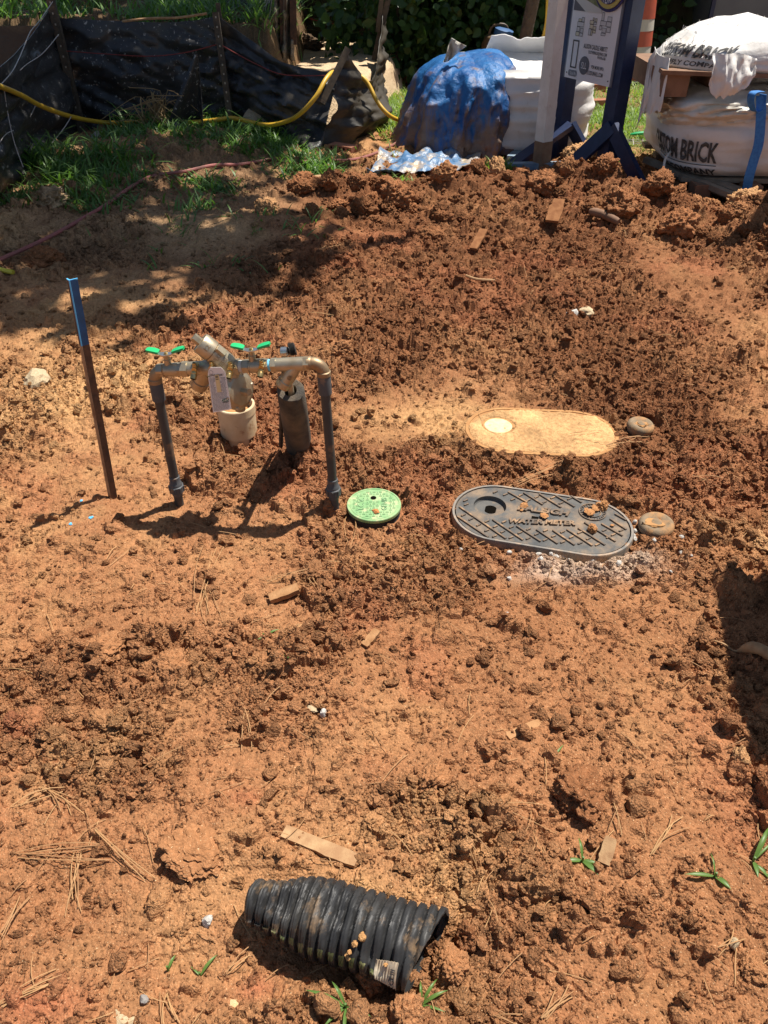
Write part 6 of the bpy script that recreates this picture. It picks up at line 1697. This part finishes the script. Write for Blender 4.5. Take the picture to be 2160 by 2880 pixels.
print_on(pr, 'CUSTOM BRICK', lambda a, b: sacks(S0 + (S1 - S0) * a, .26 + .26 * b + .12 * a, .014))
print_on(pr, 'AND SUPPLY COMPANY', lambda a, b: sacks(S0 + (S1 - S0) * a, .12 + .10 * b + .10 * a, .014), .03)
pr.obj('sack_print', 'bagink', sack, smooth=False)
def hang(pts_top, ln, seed, nm, fr=.03, n=28, m=22, out=Vector((-.2, -1, 0))):
    T = lerp_poly(pts_top, n); rows = []
    for j in range(m):
        v = j / (m - 1)
        rows.append([p + Vector((0, 0, -1)) * (ln(i / (n - 1)) * v + fr * .5 * n1(i * .5, 3, seed) * (v > .9)) + out * (.04 * n1(i * .35, v * 2.5, seed + 3) + .05 * math.sin(v * 2.2) + .008 * n1(i * .5, v * 5, seed + 5)) for i, p in enumerate(T)])
    return B().grid(rows, .003).obj(nm, 'bagwhite', sack, ang=70)
hang([P(1842, 130, 5.45), P(1850, 150, 5.25), P(1868, 160, 5.12), P(1885, 165, 5.05)], lambda u: .36 - .10 * u, 67, 'torn_flap')
hang([P(1880, 110, 5.4), P(1860, 130, 5.3), P(1835, 150, 5.3), P(1822, 175, 5.35)], lambda u: .20 + .16 * u, 71, 'torn_flap')
hang([P(2005, 150, 4.93), P(2040, 152, 4.90), P(2080, 150, 4.90), P(2125, 165, 4.93)], lambda u: .22 * math.sin(math.pi * (.25 + .6 * u)) * (1 - .15 * u), 73, 'torn_flap', .05, out=Vector((0, -1, 0)))
# a mop of frayed woven strands
fr_ = B()
random.seed(17)
for k in range(70):
    a = random.uniform(math.pi * .9, math.pi * 2.05); v = random.uniform(.35, .98); p = sacks(a, v, .01)
    d = Vector((random.uniform(-1, 1), random.uniform(-1, .2), random.uniform(-.4, .9))).normalized() * random.uniform(.015, .04)
    fr_.tube([p, p + d * .5 + Vector((0, 0, .008)), p + d], .0016, 3)
fr_.obj('frayed_strand', 'bagwhite', sack)

# ------------------------------------------------------------------ white post, navy sign
wpb = G(1521, 478)
wpost = thing('wooden_post', wpb, 'white painted wooden post stained with mud, beside the navy sign', 'post')
wt = P(1577, -60, wpb.y + .02)
B().beam(wpb - Vector((0, 0, .1)), wt, .084, .084, up=(.55, -.83, 0)).obj('post', 'whitewood', wpost, smooth=False)
mudz = B().beam(wpb - Vector((0, 0, .05)), wpb + (wt - wpb) * .17, .0855, .0855, up=(.55, -.83, 0)).obj('mud_coat', pmat('mud_coat', (.27, .17, .10), (.21, .12, .07), 20, rough=.95), wpost, smooth=False)
LP, RPp = G(1566, 445), G(1700, 492)
sdv = (RPp - LP).normalized(); nrm = Vector((-sdv.y, sdv.x, 0)) if (-sdv.y) < 0 else Vector((sdv.y, -sdv.x, 0))   # normal to the left and front
sign = thing('yard_sign', (LP + RPp) / 2, 'navy wooden yard sign with a white printed panel on braced posts', 'sign')
def vpost(base, H_, w, nm='post'):
    return B().beam(base - Vector((0, 0, .05)), base + Vector((0, 0, H_)), w, w, up=(nrm.x, nrm.y, 0)).obj(nm, 'navy', sign, smooth=False)
vpost(LP, 1.75, .088); vpost(RPp, 1.75, .098)
pc0 = LP + nrm * .058
PLN = nrm
def SP(px_, py_, off=0.0): return on_plane(px_, py_, pc0 + nrm * off, nrm)
def zq7(X, Y): return (1500 + X / 3.95, Y / 3.95)
def panel(x0, y0, x1, y1, x2, y2, x3, y3, off, mat, nm, par, thick=0.0):
    pts = [SP(*zq7(a, b), off) for a, b in ((x0, y0), (x1, y1), (x2, y2), (x3, y3))]
    b = B()
    if thick: b.prism(pts, nrm * -thick)
    else: b.add(pts, [(0, 1, 2, 3)])
    return b.obj(nm, mat, par, smooth=False)
# panel corners lie on upright and level lines of the sign's plane
bl, br = SP(*zq7(335, 850)), SP(*zq7(870, 893))
zb = min(bl.z, br.z); bl.z = br.z = zb
ul, ur = bl + Vector((0, 0, .95)), br + Vector((0, 0, .95))
bd_ = B().prism([bl, br, ur, ul], nrm * -.012).obj('sign_panel', 'greyedge', sign, smooth=False)
inset = (br - bl).normalized() * .012
B().add([p + nrm * .002 for p in (bl + inset, br - inset, ur - inset, ul + inset)], [(0, 1, 2, 3)]).obj('printed_sheet', 'board', bd_, smooth=False)
wU = (br - bl).length
def U(u, v, off=.004): return bl + (br - bl) * u + Vector((0, 0, v)) + nrm * off
def uv7(X, Y):
    p = SP(*zq7(X, Y)); return ((p - bl).dot((br - bl).normalized()) / wU, p.z - zb)
def t7(body, x0, y0, x1, y1, hgt, bold=.02, mat='ink'):
    a, b = uv7(x0, y0), uv7(x1, y1); vm = (a[1] + b[1]) / 2
    bb = text_on(B(), body, lambda q, r: U(a[0] + (b[0] - a[0]) * q, vm - hgt / 2 + hgt * r), bold)
    return bb.obj('printed_text', mat, bd_, smooth=False)
t7('ALLISON CAUDLE ABBOTT', 562, 525, 832, 535, .026)
t7('SOUTHERNLUXLIVING.COM', 615, 590, 822, 600, .018)
t7('919-395-6186', 715, 645, 808, 650, .017)
t7('FOR MORE INFO:', 648, 752, 788, 762, .020)
t7('2123DUNHILL.COM', 598, 815, 775, 828, .024)
cU = uv7(568, 728)
el = [U(cU[0] + .105 * math.cos(A(k, 36)), cU[1] + .052 * math.sin(A(k, 36)), .004) for k in range(36)]
B().add(el, [tuple(range(36))]).obj('round_badge', pmat('badge_grey', (.10, .10, .115), rough=.4), bd_, smooth=False)
bt = text_on(B(), 'SLL', lambda q, r: U(cU[0] - .055 + .11 * q, cU[1] - .018 + .036 * r, .006)); bt.obj('badge_lettering', M['board'], bd_, smooth=False)
s0, s1 = uv7(392, 800), uv7(488, 800)
rr_ = [U(s0[0] + (s1[0] - s0[0]) * q, s0[1] - .018 + .036 * r) for q, r in ((.1, 0), (.9, 0), (1, .25), (1, .75), (.9, 1), (.1, 1), (0, .75), (0, .25))]
B().add(rr_, [tuple(range(8))]).obj('scan_button', M['greyedge'], bd_, smooth=False)
text_on(B(), 'Scan Me', lambda q, r: U(s0[0] + (s1[0] - s0[0]) * (.3 + .62 * q), s0[1] - .009 + .018 * r, .006)).obj('button_lettering', M['board'], bd_, smooth=False)
# empty frame where the scan code was printed
f0, f1 = uv7(405, 745), uv7(550, 455)
fx0, fx1, fy0, fy1 = f0[0] + .01, f1[0] - .06, f0[1], f1[1]
fb = B()
for (a, b, c, d_) in ((fx0, fy0, fx1, fy0 + .008), (fx0, fy1 - .008, fx1, fy1), (fx0, fy0 + .008, fx0 + .02, fy1 - .008), (fx1 - .02, fy0 + .008, fx1, fy1 - .008)):
    fb.add([U(a, b), U(c, b), U(c, d_), U(a, d_)], [(0, 1, 2, 3)])
fb.obj('code_frame', 'ink', bd_, smooth=False)
# floor plans: rooms with outlines
def plan(u0, u1, v0, v1, seed, cols):
    r_ = random.Random(seed); ln = B(); fills = {}
    def split(a, b, c, d_, dep):
        if dep == 0 or (c - a) < .05 or (d_ - b) < .03:
            if r_.random() < .12: return
            m_ = r_.choice(cols)
            fills.setdefault(m_, B()).add([U(a, b, .0035), U(c, b, .0035), U(c, d_, .0035), U(a, d_, .0035)], [(0, 1, 2, 3)])
            t_ = .0022; tu = t_ / wU
            for (p, q, s_, w_) in ((a, b, c, b + t_), (a, d_ - t_, c, d_), (a, b + t_, a + tu, d_ - t_), (c - tu, b + t_, c, d_ - t_)):
                ln.add([U(p, q, .005), U(s_, q, .005), U(s_, w_, .005), U(p, w_, .005)], [(0, 1, 2, 3)])
            return
        k = r_.uniform(.35, .65)
        if (c - a) * wU > (d_ - b): split(a, b, a + (c - a) * k, d_, dep - 1); split(a + (c - a) * k, b, c, d_ - r_.uniform(0, .02), dep - 1)
        else: split(a, b, c, b + (d_ - b) * k, dep - 1); split(a + r_.uniform(0, .02), b + (d_ - b) * k, c, d_, dep - 1)
    split(u0, v0, u1, v1, 4)
    for m_, b in fills.items(): b.obj('floor_plan', m_, bd_, smooth=False)
    ln.obj('plan_line', 'planline', bd_, smooth=False)
pA, pB = uv7(470, 415), uv7(600, 160); pC, pD = uv7(610, 410), uv7(740, 170); pE, pF = uv7(720, 410), uv7(890, 150)
plan(pA[0], pB[0] - .03, pA[1] + .01, pB[1], 3, ['plan1', 'plan1', 'plan2', 'plan3'])
plan(pC[0], pD[0] - .03, pC[1] + .01, pD[1], 5, ['plan1', 'plan1', 'plan3'])
plan(pE[0], min(pF[0], .95), pE[1] + .01, pF[1], 8, ['plan3', 'plan3', 'plan1'])
h0 = uv7(520, 118)
vh = h0[1]
B().add([U(.05, vh, .004), U(.62, vh, .004), U(.62, vh + .3, .004), U(.05, vh + .3, .004)], [(0, 1, 2, 3)]).obj('printed_photo', 'photo1', bd_, smooth=False)
B().add([U(.05, vh, .006), U(.30, vh, .006), U(.05, vh + .06, .006)], [(0, 1, 2)]).obj('photo_detail', 'photo2', bd_, smooth=False)
B().add([U(.30, vh, .006), U(.62, vh, .006), U(.62, vh + .02, .006), U(.05, vh + .09, .006), U(.05, vh + .06, .006)], [(0, 1, 2, 3, 4)]).obj('photo_detail', 'photo3', bd_, smooth=False)
# the round emblem at the top of the sign
ec7 = uv7(880, -140)
ecu = ec7[0]; ecv = uv7(880, 140)[1]
er = .145
ecv = ecv + er
def disc(r_, off, mat, nm, par):
    c = U(ecu, ecv, off)
    e_ = (br - bl).normalized()
    return B().prism([c + (e_ * math.cos(A(k, 48)) + EZ * math.sin(A(k, 48))) * r_ for k in range(48)], nrm * .006).obj(nm, mat, par, smooth=False)
em = disc(er, .008, 'purple', 'emblem', sign); disc(er * .88, .0145, 'gold', 'emblem_ring', em); disc(er * .72, .021, 'purple', 'emblem_field', em)
e_ = (br - bl).normalized()
lt = B(); text_on(lt, 'LUX LIVING', lambda q, r: U(ecu, ecv, .030) + e_ * (math.sin((q - .5) * 2.2) * er * .58 - 0) + EZ * (-math.cos((q - .5) * 2.2) * er * .58 + (r - .4) * .045), .01); lt.obj('emblem_lettering', 'board', em, smooth=False)
# braces and feet
def brace(ax_, a, b, w=.09):
    B().beam(a, ax_, w, .035, up=nrm).obj('brace', 'navy', sign, smooth=False); B().beam(b, ax_, w, .035, up=nrm).obj('brace', 'navy', sign, smooth=False)
apx = P(1722, 358, RPp.y - .07)
brace(apx, G(1588, 482), G(1806, 535))
apl = P(1603, 350, LP.y - .05)
brace(apl, G(1432, 470), G(1662, 455))
B().beam(G(1425, 478) + Vector((0, 0, .02)), G(1600, 480) + Vector((0, 0, .03)), .06, .05).obj('foot', 'navyworn', sign, smooth=False)
B().beam(G(1575, 492) + Vector((0, 0, .02)), G(1790, 520) + Vector((0, 0, .02)), .06, .05).obj('foot', 'navyworn', sign, smooth=False)
B().beam(G(1490, 400) + Vector((0, 0, .0)), G(1436, 458) + Vector((0, 0, .02)), .06, .05).obj('foot', 'navyworn', sign, smooth=False)
for p in (bl + inset * 2.5 + EZ * .03, br - inset * 2.5 + EZ * .03):
    B().lathe(p + nrm * .002, nrm, [(0, .005), (.003, .004)], 10).obj('screw', 'ink', bd_)
# post at the right edge, unseen board added on top to throw the soil shadow
rpb = G(2165, 590)
rpst = thing('wooden_post', rpb, 'dark red brown post end at the right picture edge', 'post')
rtp = Vector((2.36, 4.32, 1.30))
B().beam(rpb - Vector((0, 0, .1)), rtp, .10, .08, up=(0, -1, 0)).obj('post', 'lumber', rpst, smooth=False)
B().beam(rtp - Vector((.02, -.03, .42)), rtp, .34, .02, up=(0, -1, 0)).obj('board', 'lumberg', rpst, smooth=False)
rpq = Vector((2.05, 4.35, 0))

# ------------------------------------------------------------------ cone, can, hedge, walls
cb_ = G(1768, 230)
cone = thing('traffic_drum', cb_, 'faded orange traffic drum with pale bands behind the navy sign', 'traffic drum')
cr = .17
for k, (z0, z1, r0, r1, m_) in enumerate(((0, .035, .30, .30, 'rubber'), (.035, .24, .20, .185, 'cone'), (.24, .33, .187, .178, 'conew'), (.33, .46, .182, .17, 'cone'), (.46, .56, .172, .163, 'conew'), (.56, .75, .166, .15, 'cone'), (.75, .85, .152, .145, 'conew'), (.85, 1.0, .147, .13, 'cone'))):
    B().lathe(cb_ + Vector((-.02, 0, z0)), (0, 0, 1), [(0, r0), (z1 - z0, r1)], 32).obj('base' if k == 0 else ('band' if m_ == 'conew' else 'drum_body'), m_, cone, ang=30)
can = thing('fuel_can', P(1400, 205, 8.9) * Vector((1, 1, 0)) if False else Vector((P(1400, 150, 8.5).x, 8.5, 0)), 'grimy blue topped can standing in front of the leafy hedge', 'can')
cz = Vector(can.location)
B().lathe(cz, (0, 0, 1), [(0, .15), (.02, .16), (.40, .16), (.46, .13), (.48, .06)], 20).obj('can_body', 'can', can, ang=40)
B().lathe(cz + Vector((.03, -.03, .47)), (.2, -.1, 1), [(0, .09), (.05, .09), (.06, .05)], 18).obj('can_lid', 'canblue', can, ang=30)
B().tube(lerp_poly([cz + Vector((-.10, 0, .44)), cz + Vector((-.07, 0, .54)), cz + Vector((.05, 0, .55)), cz + Vector((.10, 0, .46))], 12), .012, 8).obj('can_handle', 'can', can)
def leaf_cloud(pts, size, droop=.5, seed=1):
    r_ = np.random.default_rng(seed); n = len(pts)
    shp = np.array([[0, 0, 0], [.32, .22, .05], [.36, .55, .04], [0, 1.05, -.08], [-.36, .55, .04], [-.32, .22, .05]])
    q = r_.normal(size=(n, 3)); 
    nz = np.stack([r_.normal(size=n) * .6, -.55 + r_.normal(size=n) * .5, .55 + r_.normal(size=n) * .4], 1); nz /= np.linalg.norm(nz, axis=1)[:, None]
    t = q - nz * (q * nz).sum(1)[:, None]; t /= np.linalg.norm(t, axis=1)[:, None]
    b = np.cross(nz, t)
    s = r_.uniform(*size, n)
    V_ = pts[:, None, :] + s[:, None, None] * (shp[None, :, 0:1] * b[:, None, :] + shp[None, :, 1:2] * t[:, None, :] + shp[None, :, 2:3] * nz[:, None, :])
    f = np.array([[0, 1, 2, 3], [0, 3, 4, 5]])
    F_ = (f[None] + (np.arange(n) * 6)[:, None, None]).reshape(-1, 4)
    return V_.reshape(-1, 3), F_
HED = [(1085, 8.9, .75, 1.75, 2100, 'leafy dark vine bush beside the fence end, left of the hedge'), (1210, 9.1, .80, 1.9, 2600, 'dense vine bush behind the clear spout of the bulk bag'), (1350, 9.1, .85, 1.95, 2600, 'dark vine bush behind the grimy can'), (1480, 9.2, .80, 1.9, 2400, 'vine bush behind the white post, sun flecked'), (1610, 9.6, .70, 1.8, 1200, 'vine bush behind the navy sign panel')]
for i, (px_, Y_, rx, hh, n_, lb_) in enumerate(HED):
    cx_ = P(px_, 150, Y_).x
    t_ = thing('vine_bush', (cx_, Y_, 0), lb_, 'bush', 'vine bushes along the back')
    r_ = np.random.default_rng(400 + i)
    a = r_.uniform(0, 6.283, n_); zz = r_.uniform(.02, 1, n_) ** .8; rad = np.sqrt(r_.uniform(.35, 1, n_))
    prof = np.sqrt(np.clip(1 - (zz * .9) ** 3, 0, 1))
    lumpy = 1 + .35 * fbm(np.cos(a) * 2 + 3, zz * 4 + np.sin(a) * 2, 450 + i, 3)
    x = cx_ + rx * rad * prof * lumpy * np.cos(a); y = Y_ + .5 * rad * prof * lumpy * np.sin(a); z = zz * hh
    V_, F_ = leaf_cloud(np.stack([x, y, z], 1), (.06, .13), seed=i)
    o_ = np_obj('foliage', V_, F_, 'vine', None, True, (cx_, Y_, 0)); o_.parent = t_; o_.location = (0, 0, 0)
    for k in range(5):
        e = Vector((cx_ + r_.uniform(-.6, .6) * rx, Y_ + r_.uniform(-.2, .2), hh * r_.uniform(.6, .9)))
        B().tube(lerp_poly([Vector((cx_ + r_.uniform(-.15, .15), Y_ + .1, 0)), Vector((cx_, Y_, hh * .4)) + Vector((r_.uniform(-.2, .2), 0, 0)), e], 10), [.022 - .0017 * q for q in range(10)], 6).obj('stem', 'bark', t_)
bk = thing('earth_bank', (1.5, 10.6, 0), 'dark shaded earth bank behind the vine bushes', 'bank')
rows = [[Vector((-1.0 + 5.0 * i / 30, 9.75 + .9 * j / 8 + .15 * n1(i * .4, j * .5, 5), 2.3 * (j / 8) ** .8 + .1 * n1(i * .5, j * .7, 6))) for i in range(31)] for j in range(9)]
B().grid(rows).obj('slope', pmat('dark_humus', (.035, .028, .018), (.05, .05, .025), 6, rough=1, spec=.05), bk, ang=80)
V_, F_ = leaf_cloud(np.stack([RNG.uniform(-1, 3.2, 3600), 9.7 + RNG.uniform(-.15, .8, 3600), np.zeros(3600)], 1), (.07, .14), seed=77)
zz = RNG.uniform(0, 1, 3600); V_[:, 2] += np.repeat(zz * 2.0 + .05, 6); V_[:, 1] += np.repeat(zz * .3, 6)
o_ = np_obj('ivy', V_, F_, 'vine', None, True, (1.5, 10.6, 0)); o_.parent = bk; o_.location = (0, 0, 0)
# yellow and red leads hanging in front of the hedge
for m_, pl_, lb_ in (('yellow', [(1540, -20), (1536, 60), (1525, 110), (1508, 145), (1490, 165)], 'yellow lead hanging before the hedge, left of the white post'), ('cord', [(1548, -20), (1546, 50), (1538, 110), (1530, 150), (1520, 170)], 'thin red lead hanging beside the yellow one')):
    pts = [P(a, b, 7.4) for a, b in pl_]; g = pts[-1].copy(); g.z = .02; g.x -= .1
    tag(B().tube(lerp_poly(pts + [g], 30), .011 if m_ == 'yellow' else .007, 8).obj('hanging_lead', m_, None, origin=g), lb_, 'lead')
# ladder legs at the very top
ld = thing('step_ladder', (P(940, 20, 10.3).x, 10.3, 0), 'grey step ladder legs seen above the distant cloth fence', 'ladder')
for x0, x1 in ((975, 948), (1005, 1040)):
    a, b = P(x0, -60, 10.3), P(x1, 42, 10.3); B().beam(b + (b - a) * 1.3, a, .07, .03, up=(0, -1, 0)).obj('leg', pmat('ladder_grey', (.42, .44, .44), rough=.4), ld, smooth=False)
B().beam(P(948, 30, 10.3), P(1035, 30, 10.3), .04, .02).obj('rung', 'steel', ld, smooth=False)
# leaning trunk in the hedge
tr = P(1490, 60, 8.7)
# grey container and slate panel at the upper right
gw = thing('storage_container', (2.9, 10.2, 0), 'grey ribbed storage container in shade at the upper right', 'container')
xa, xb = P(1770, 100, 10.0).x, P(2010, 100, 10.0).x
B().box(((xa + xb) / 2, 10.9, 1.15), (xb - xa, 1.8, 2.3)).obj('container_body', 'wallgrey', gw, smooth=False)
for k in range(7):
    x_ = xa + .03 + (xb - xa - .06) * k / 6
    B().box((x_, 9.985, 1.15), (.035, .03, 2.2)).obj('rib', 'wallgrey', gw, smooth=False)
B().box(((xa + xb) / 2, 9.98, .06), (xb - xa, .04, .10)).obj('skid', 'walldark', gw, smooth=False)
tk = thing('trailer', (4.2, 9.6, 0), 'dark slate trailer side at the upper right corner', 'trailer')
xc = P(1990, 60, 9.4).x
B().box((xc + 1.6, 10.2, 1.25), (3.2, 1.6, 2.1)).obj('trailer_body', 'walldark', tk, smooth=False)
B().box((xc + 1.6, 9.39, .30), (3.2, .02, .05)).obj('trim_strip', 'greyedge', tk, smooth=False)
B().box((xc + .015, 9.385, 1.25), (.04, .03, 2.0)).obj('corner_post', 'navy', tk, smooth=False)
for x_ in (xc + .9, xc + 2.2):
    w_ = B().lathe(Vector((x_, 9.55, .30)), (0, 1, 0), [(0, .14), (.01, .29), (.18, .29), (.2, .14)], 28).obj('tyre', 'rubber', tk, ang=30)

# ------------------------------------------------------------------ trees that shade the left (crowns above the picture)
def tree(base, crown_c, rad, n_leaf, label, seed, leaf=(.16, .30), clumps=26):
    t_ = thing('shade_tree', base, label, 'tree')
    r_ = np.random.default_rng(seed); c = Vector(crown_c); b = Vector(base)
    B().tube(lerp_poly([b - Vector((0, 0, .1)), b + Vector((.05, 0, 1.5)), b * .5 + Vector((c.x, c.y, 0)) * .5 + Vector((0, 0, c.z * .62)), c], 20), [.17 - .006 * k for k in range(20)], 12).obj('trunk', 'bark', t_)
    cl = []
    for k in range(clumps):
        q = r_.normal(size=3); q /= np.linalg.norm(q); q = q * r_.uniform(.25, 1) ** .6 * np.array(rad); cl.append(np.array(c) + q)
        B().tube(lerp_poly([c - Vector((0, 0, rad[2] * .7)), (c + Vector(cl[-1])) / 2 - Vector((0, 0, .2)), Vector(cl[-1])], 8), [.05, .045, .04, .033, .026, .02, .014, .008], 6).obj('limb', 'bark', t_)
    cl = np.array(cl)
    w = r_.integers(0, clumps, n_leaf)
    p = cl[w] + r_.normal(size=(n_leaf, 3)) * np.array(rad) * .17
    V_, F_ = leaf_cloud(p, leaf, seed=seed)
    o_ = np_obj('crown', V_, F_, 'crown', None, True, tuple(b)); o_.parent = t_; o_.location = (0, 0, 0)
    return t_
def shade(gx, gy, z): return (gx + SUN_DIR.x / SUN_DIR.z * z, gy + SUN_DIR.y / SUN_DIR.z * z, z)
tree((-.9, 11.2, .6), shade(-2.0, 5.2, 6.0), (1.9, 1.9, .9), 1050, 'tall leafy tree behind the cloth fence, shading the weeds', 31)
tree((-3.2, 9.4, .6), shade(-2.4, 7.5, 5.0), (2.1, 1.8, .9), 1800, 'leafy tree on the bank behind the cloth fence corner', 37)
tree((.95, 10.4, .3), shade(1.2, 10.2, 5.0), (2.2, 1.3, .8), 1300, 'leafy tree rising out of the vine hedge', 41)
tree((-4.6, 6.4, 0), shade(-1.6, 3.85, 5.5), (1.5, .9, .7), 420, 'leafy tree left of the cloth fence, its limbs over the sandy shelf', 47)
tree((3.6, 12.4, 0), shade(3.6, 9.9, 5.0), (1.8, 1.0, .8), 1300, 'leafy tree behind the grey container and trailer', 43)
# leaning trunk seen before the hedge
lt_ = thing('leaning_log', (P(1478, 200, 8.4).x, 8.4, 0), 'pale leaning tree trunk in the shaded hedge', 'log')
B().tube(lerp_poly([P(1470, 150, 8.4), P(1485, 70, 8.4), P(1508, -40, 8.4), P(1530, -160, 8.5)], 14), [.06] * 14, 10).obj('log_body', 'bark', lt_)
# unseen bin added at the right to cast the edge shadow, real caster unknown
bn = Vector((1.40, 1.34, 0))
BIN_RZ = -.25
bin_ = thing('shadow_caster_bin', bn, 'unseen dark wheeled bin added at the right to cast a shadow on the dirt', 'bin')
def frus(bd, c, w0, d0, w1, d1, z0, z1):
    return bd.add([c + Vector((sx * w0 / 2, sy * d0 / 2, z0)) for sx, sy in ((-1, -1), (1, -1), (1, 1), (-1, 1))] + [c + Vector((sx * w1 / 2, sy * d1 / 2, z1)) for sx, sy in ((-1, -1), (1, -1), (1, 1), (-1, 1))], [(3, 2, 1, 0), (4, 5, 6, 7), (0, 1, 5, 4), (1, 2, 6, 5), (2, 3, 7, 6), (3, 0, 4, 7)])
frus(B(), bn, .42, .44, .54, .56, .03, .92).obj('bin_body', 'bin', bin_, smooth=False)
frus(B(), bn, .58, .60, .46, .48, .922, .99).obj('bin_lid', 'bin', bin_, smooth=False)
for s in (-1, 1):
    B().lathe(bn + Vector((.22 , s * .20, .10)), (0, 1, 0), [(-.03, .06), (-.02, .10), (.02, .10), (.03, .06)], 20).obj('wheel', 'rubber', bin_, ang=30)
B().tube([bn + Vector((.30, -.18, .93)), bn + Vector((.34, -.18, .95)), bn + Vector((.34, .18, .95)), bn + Vector((.30, .18, .93))], .012, 8).obj('handle', 'bin', bin_)

bin_.rotation_euler = (0, 0, BIN_RZ)
# ------------------------------------------------------------------ tidy helper properties
for o in bpy.data.objects:
    if '_o' in o: del o['_o']
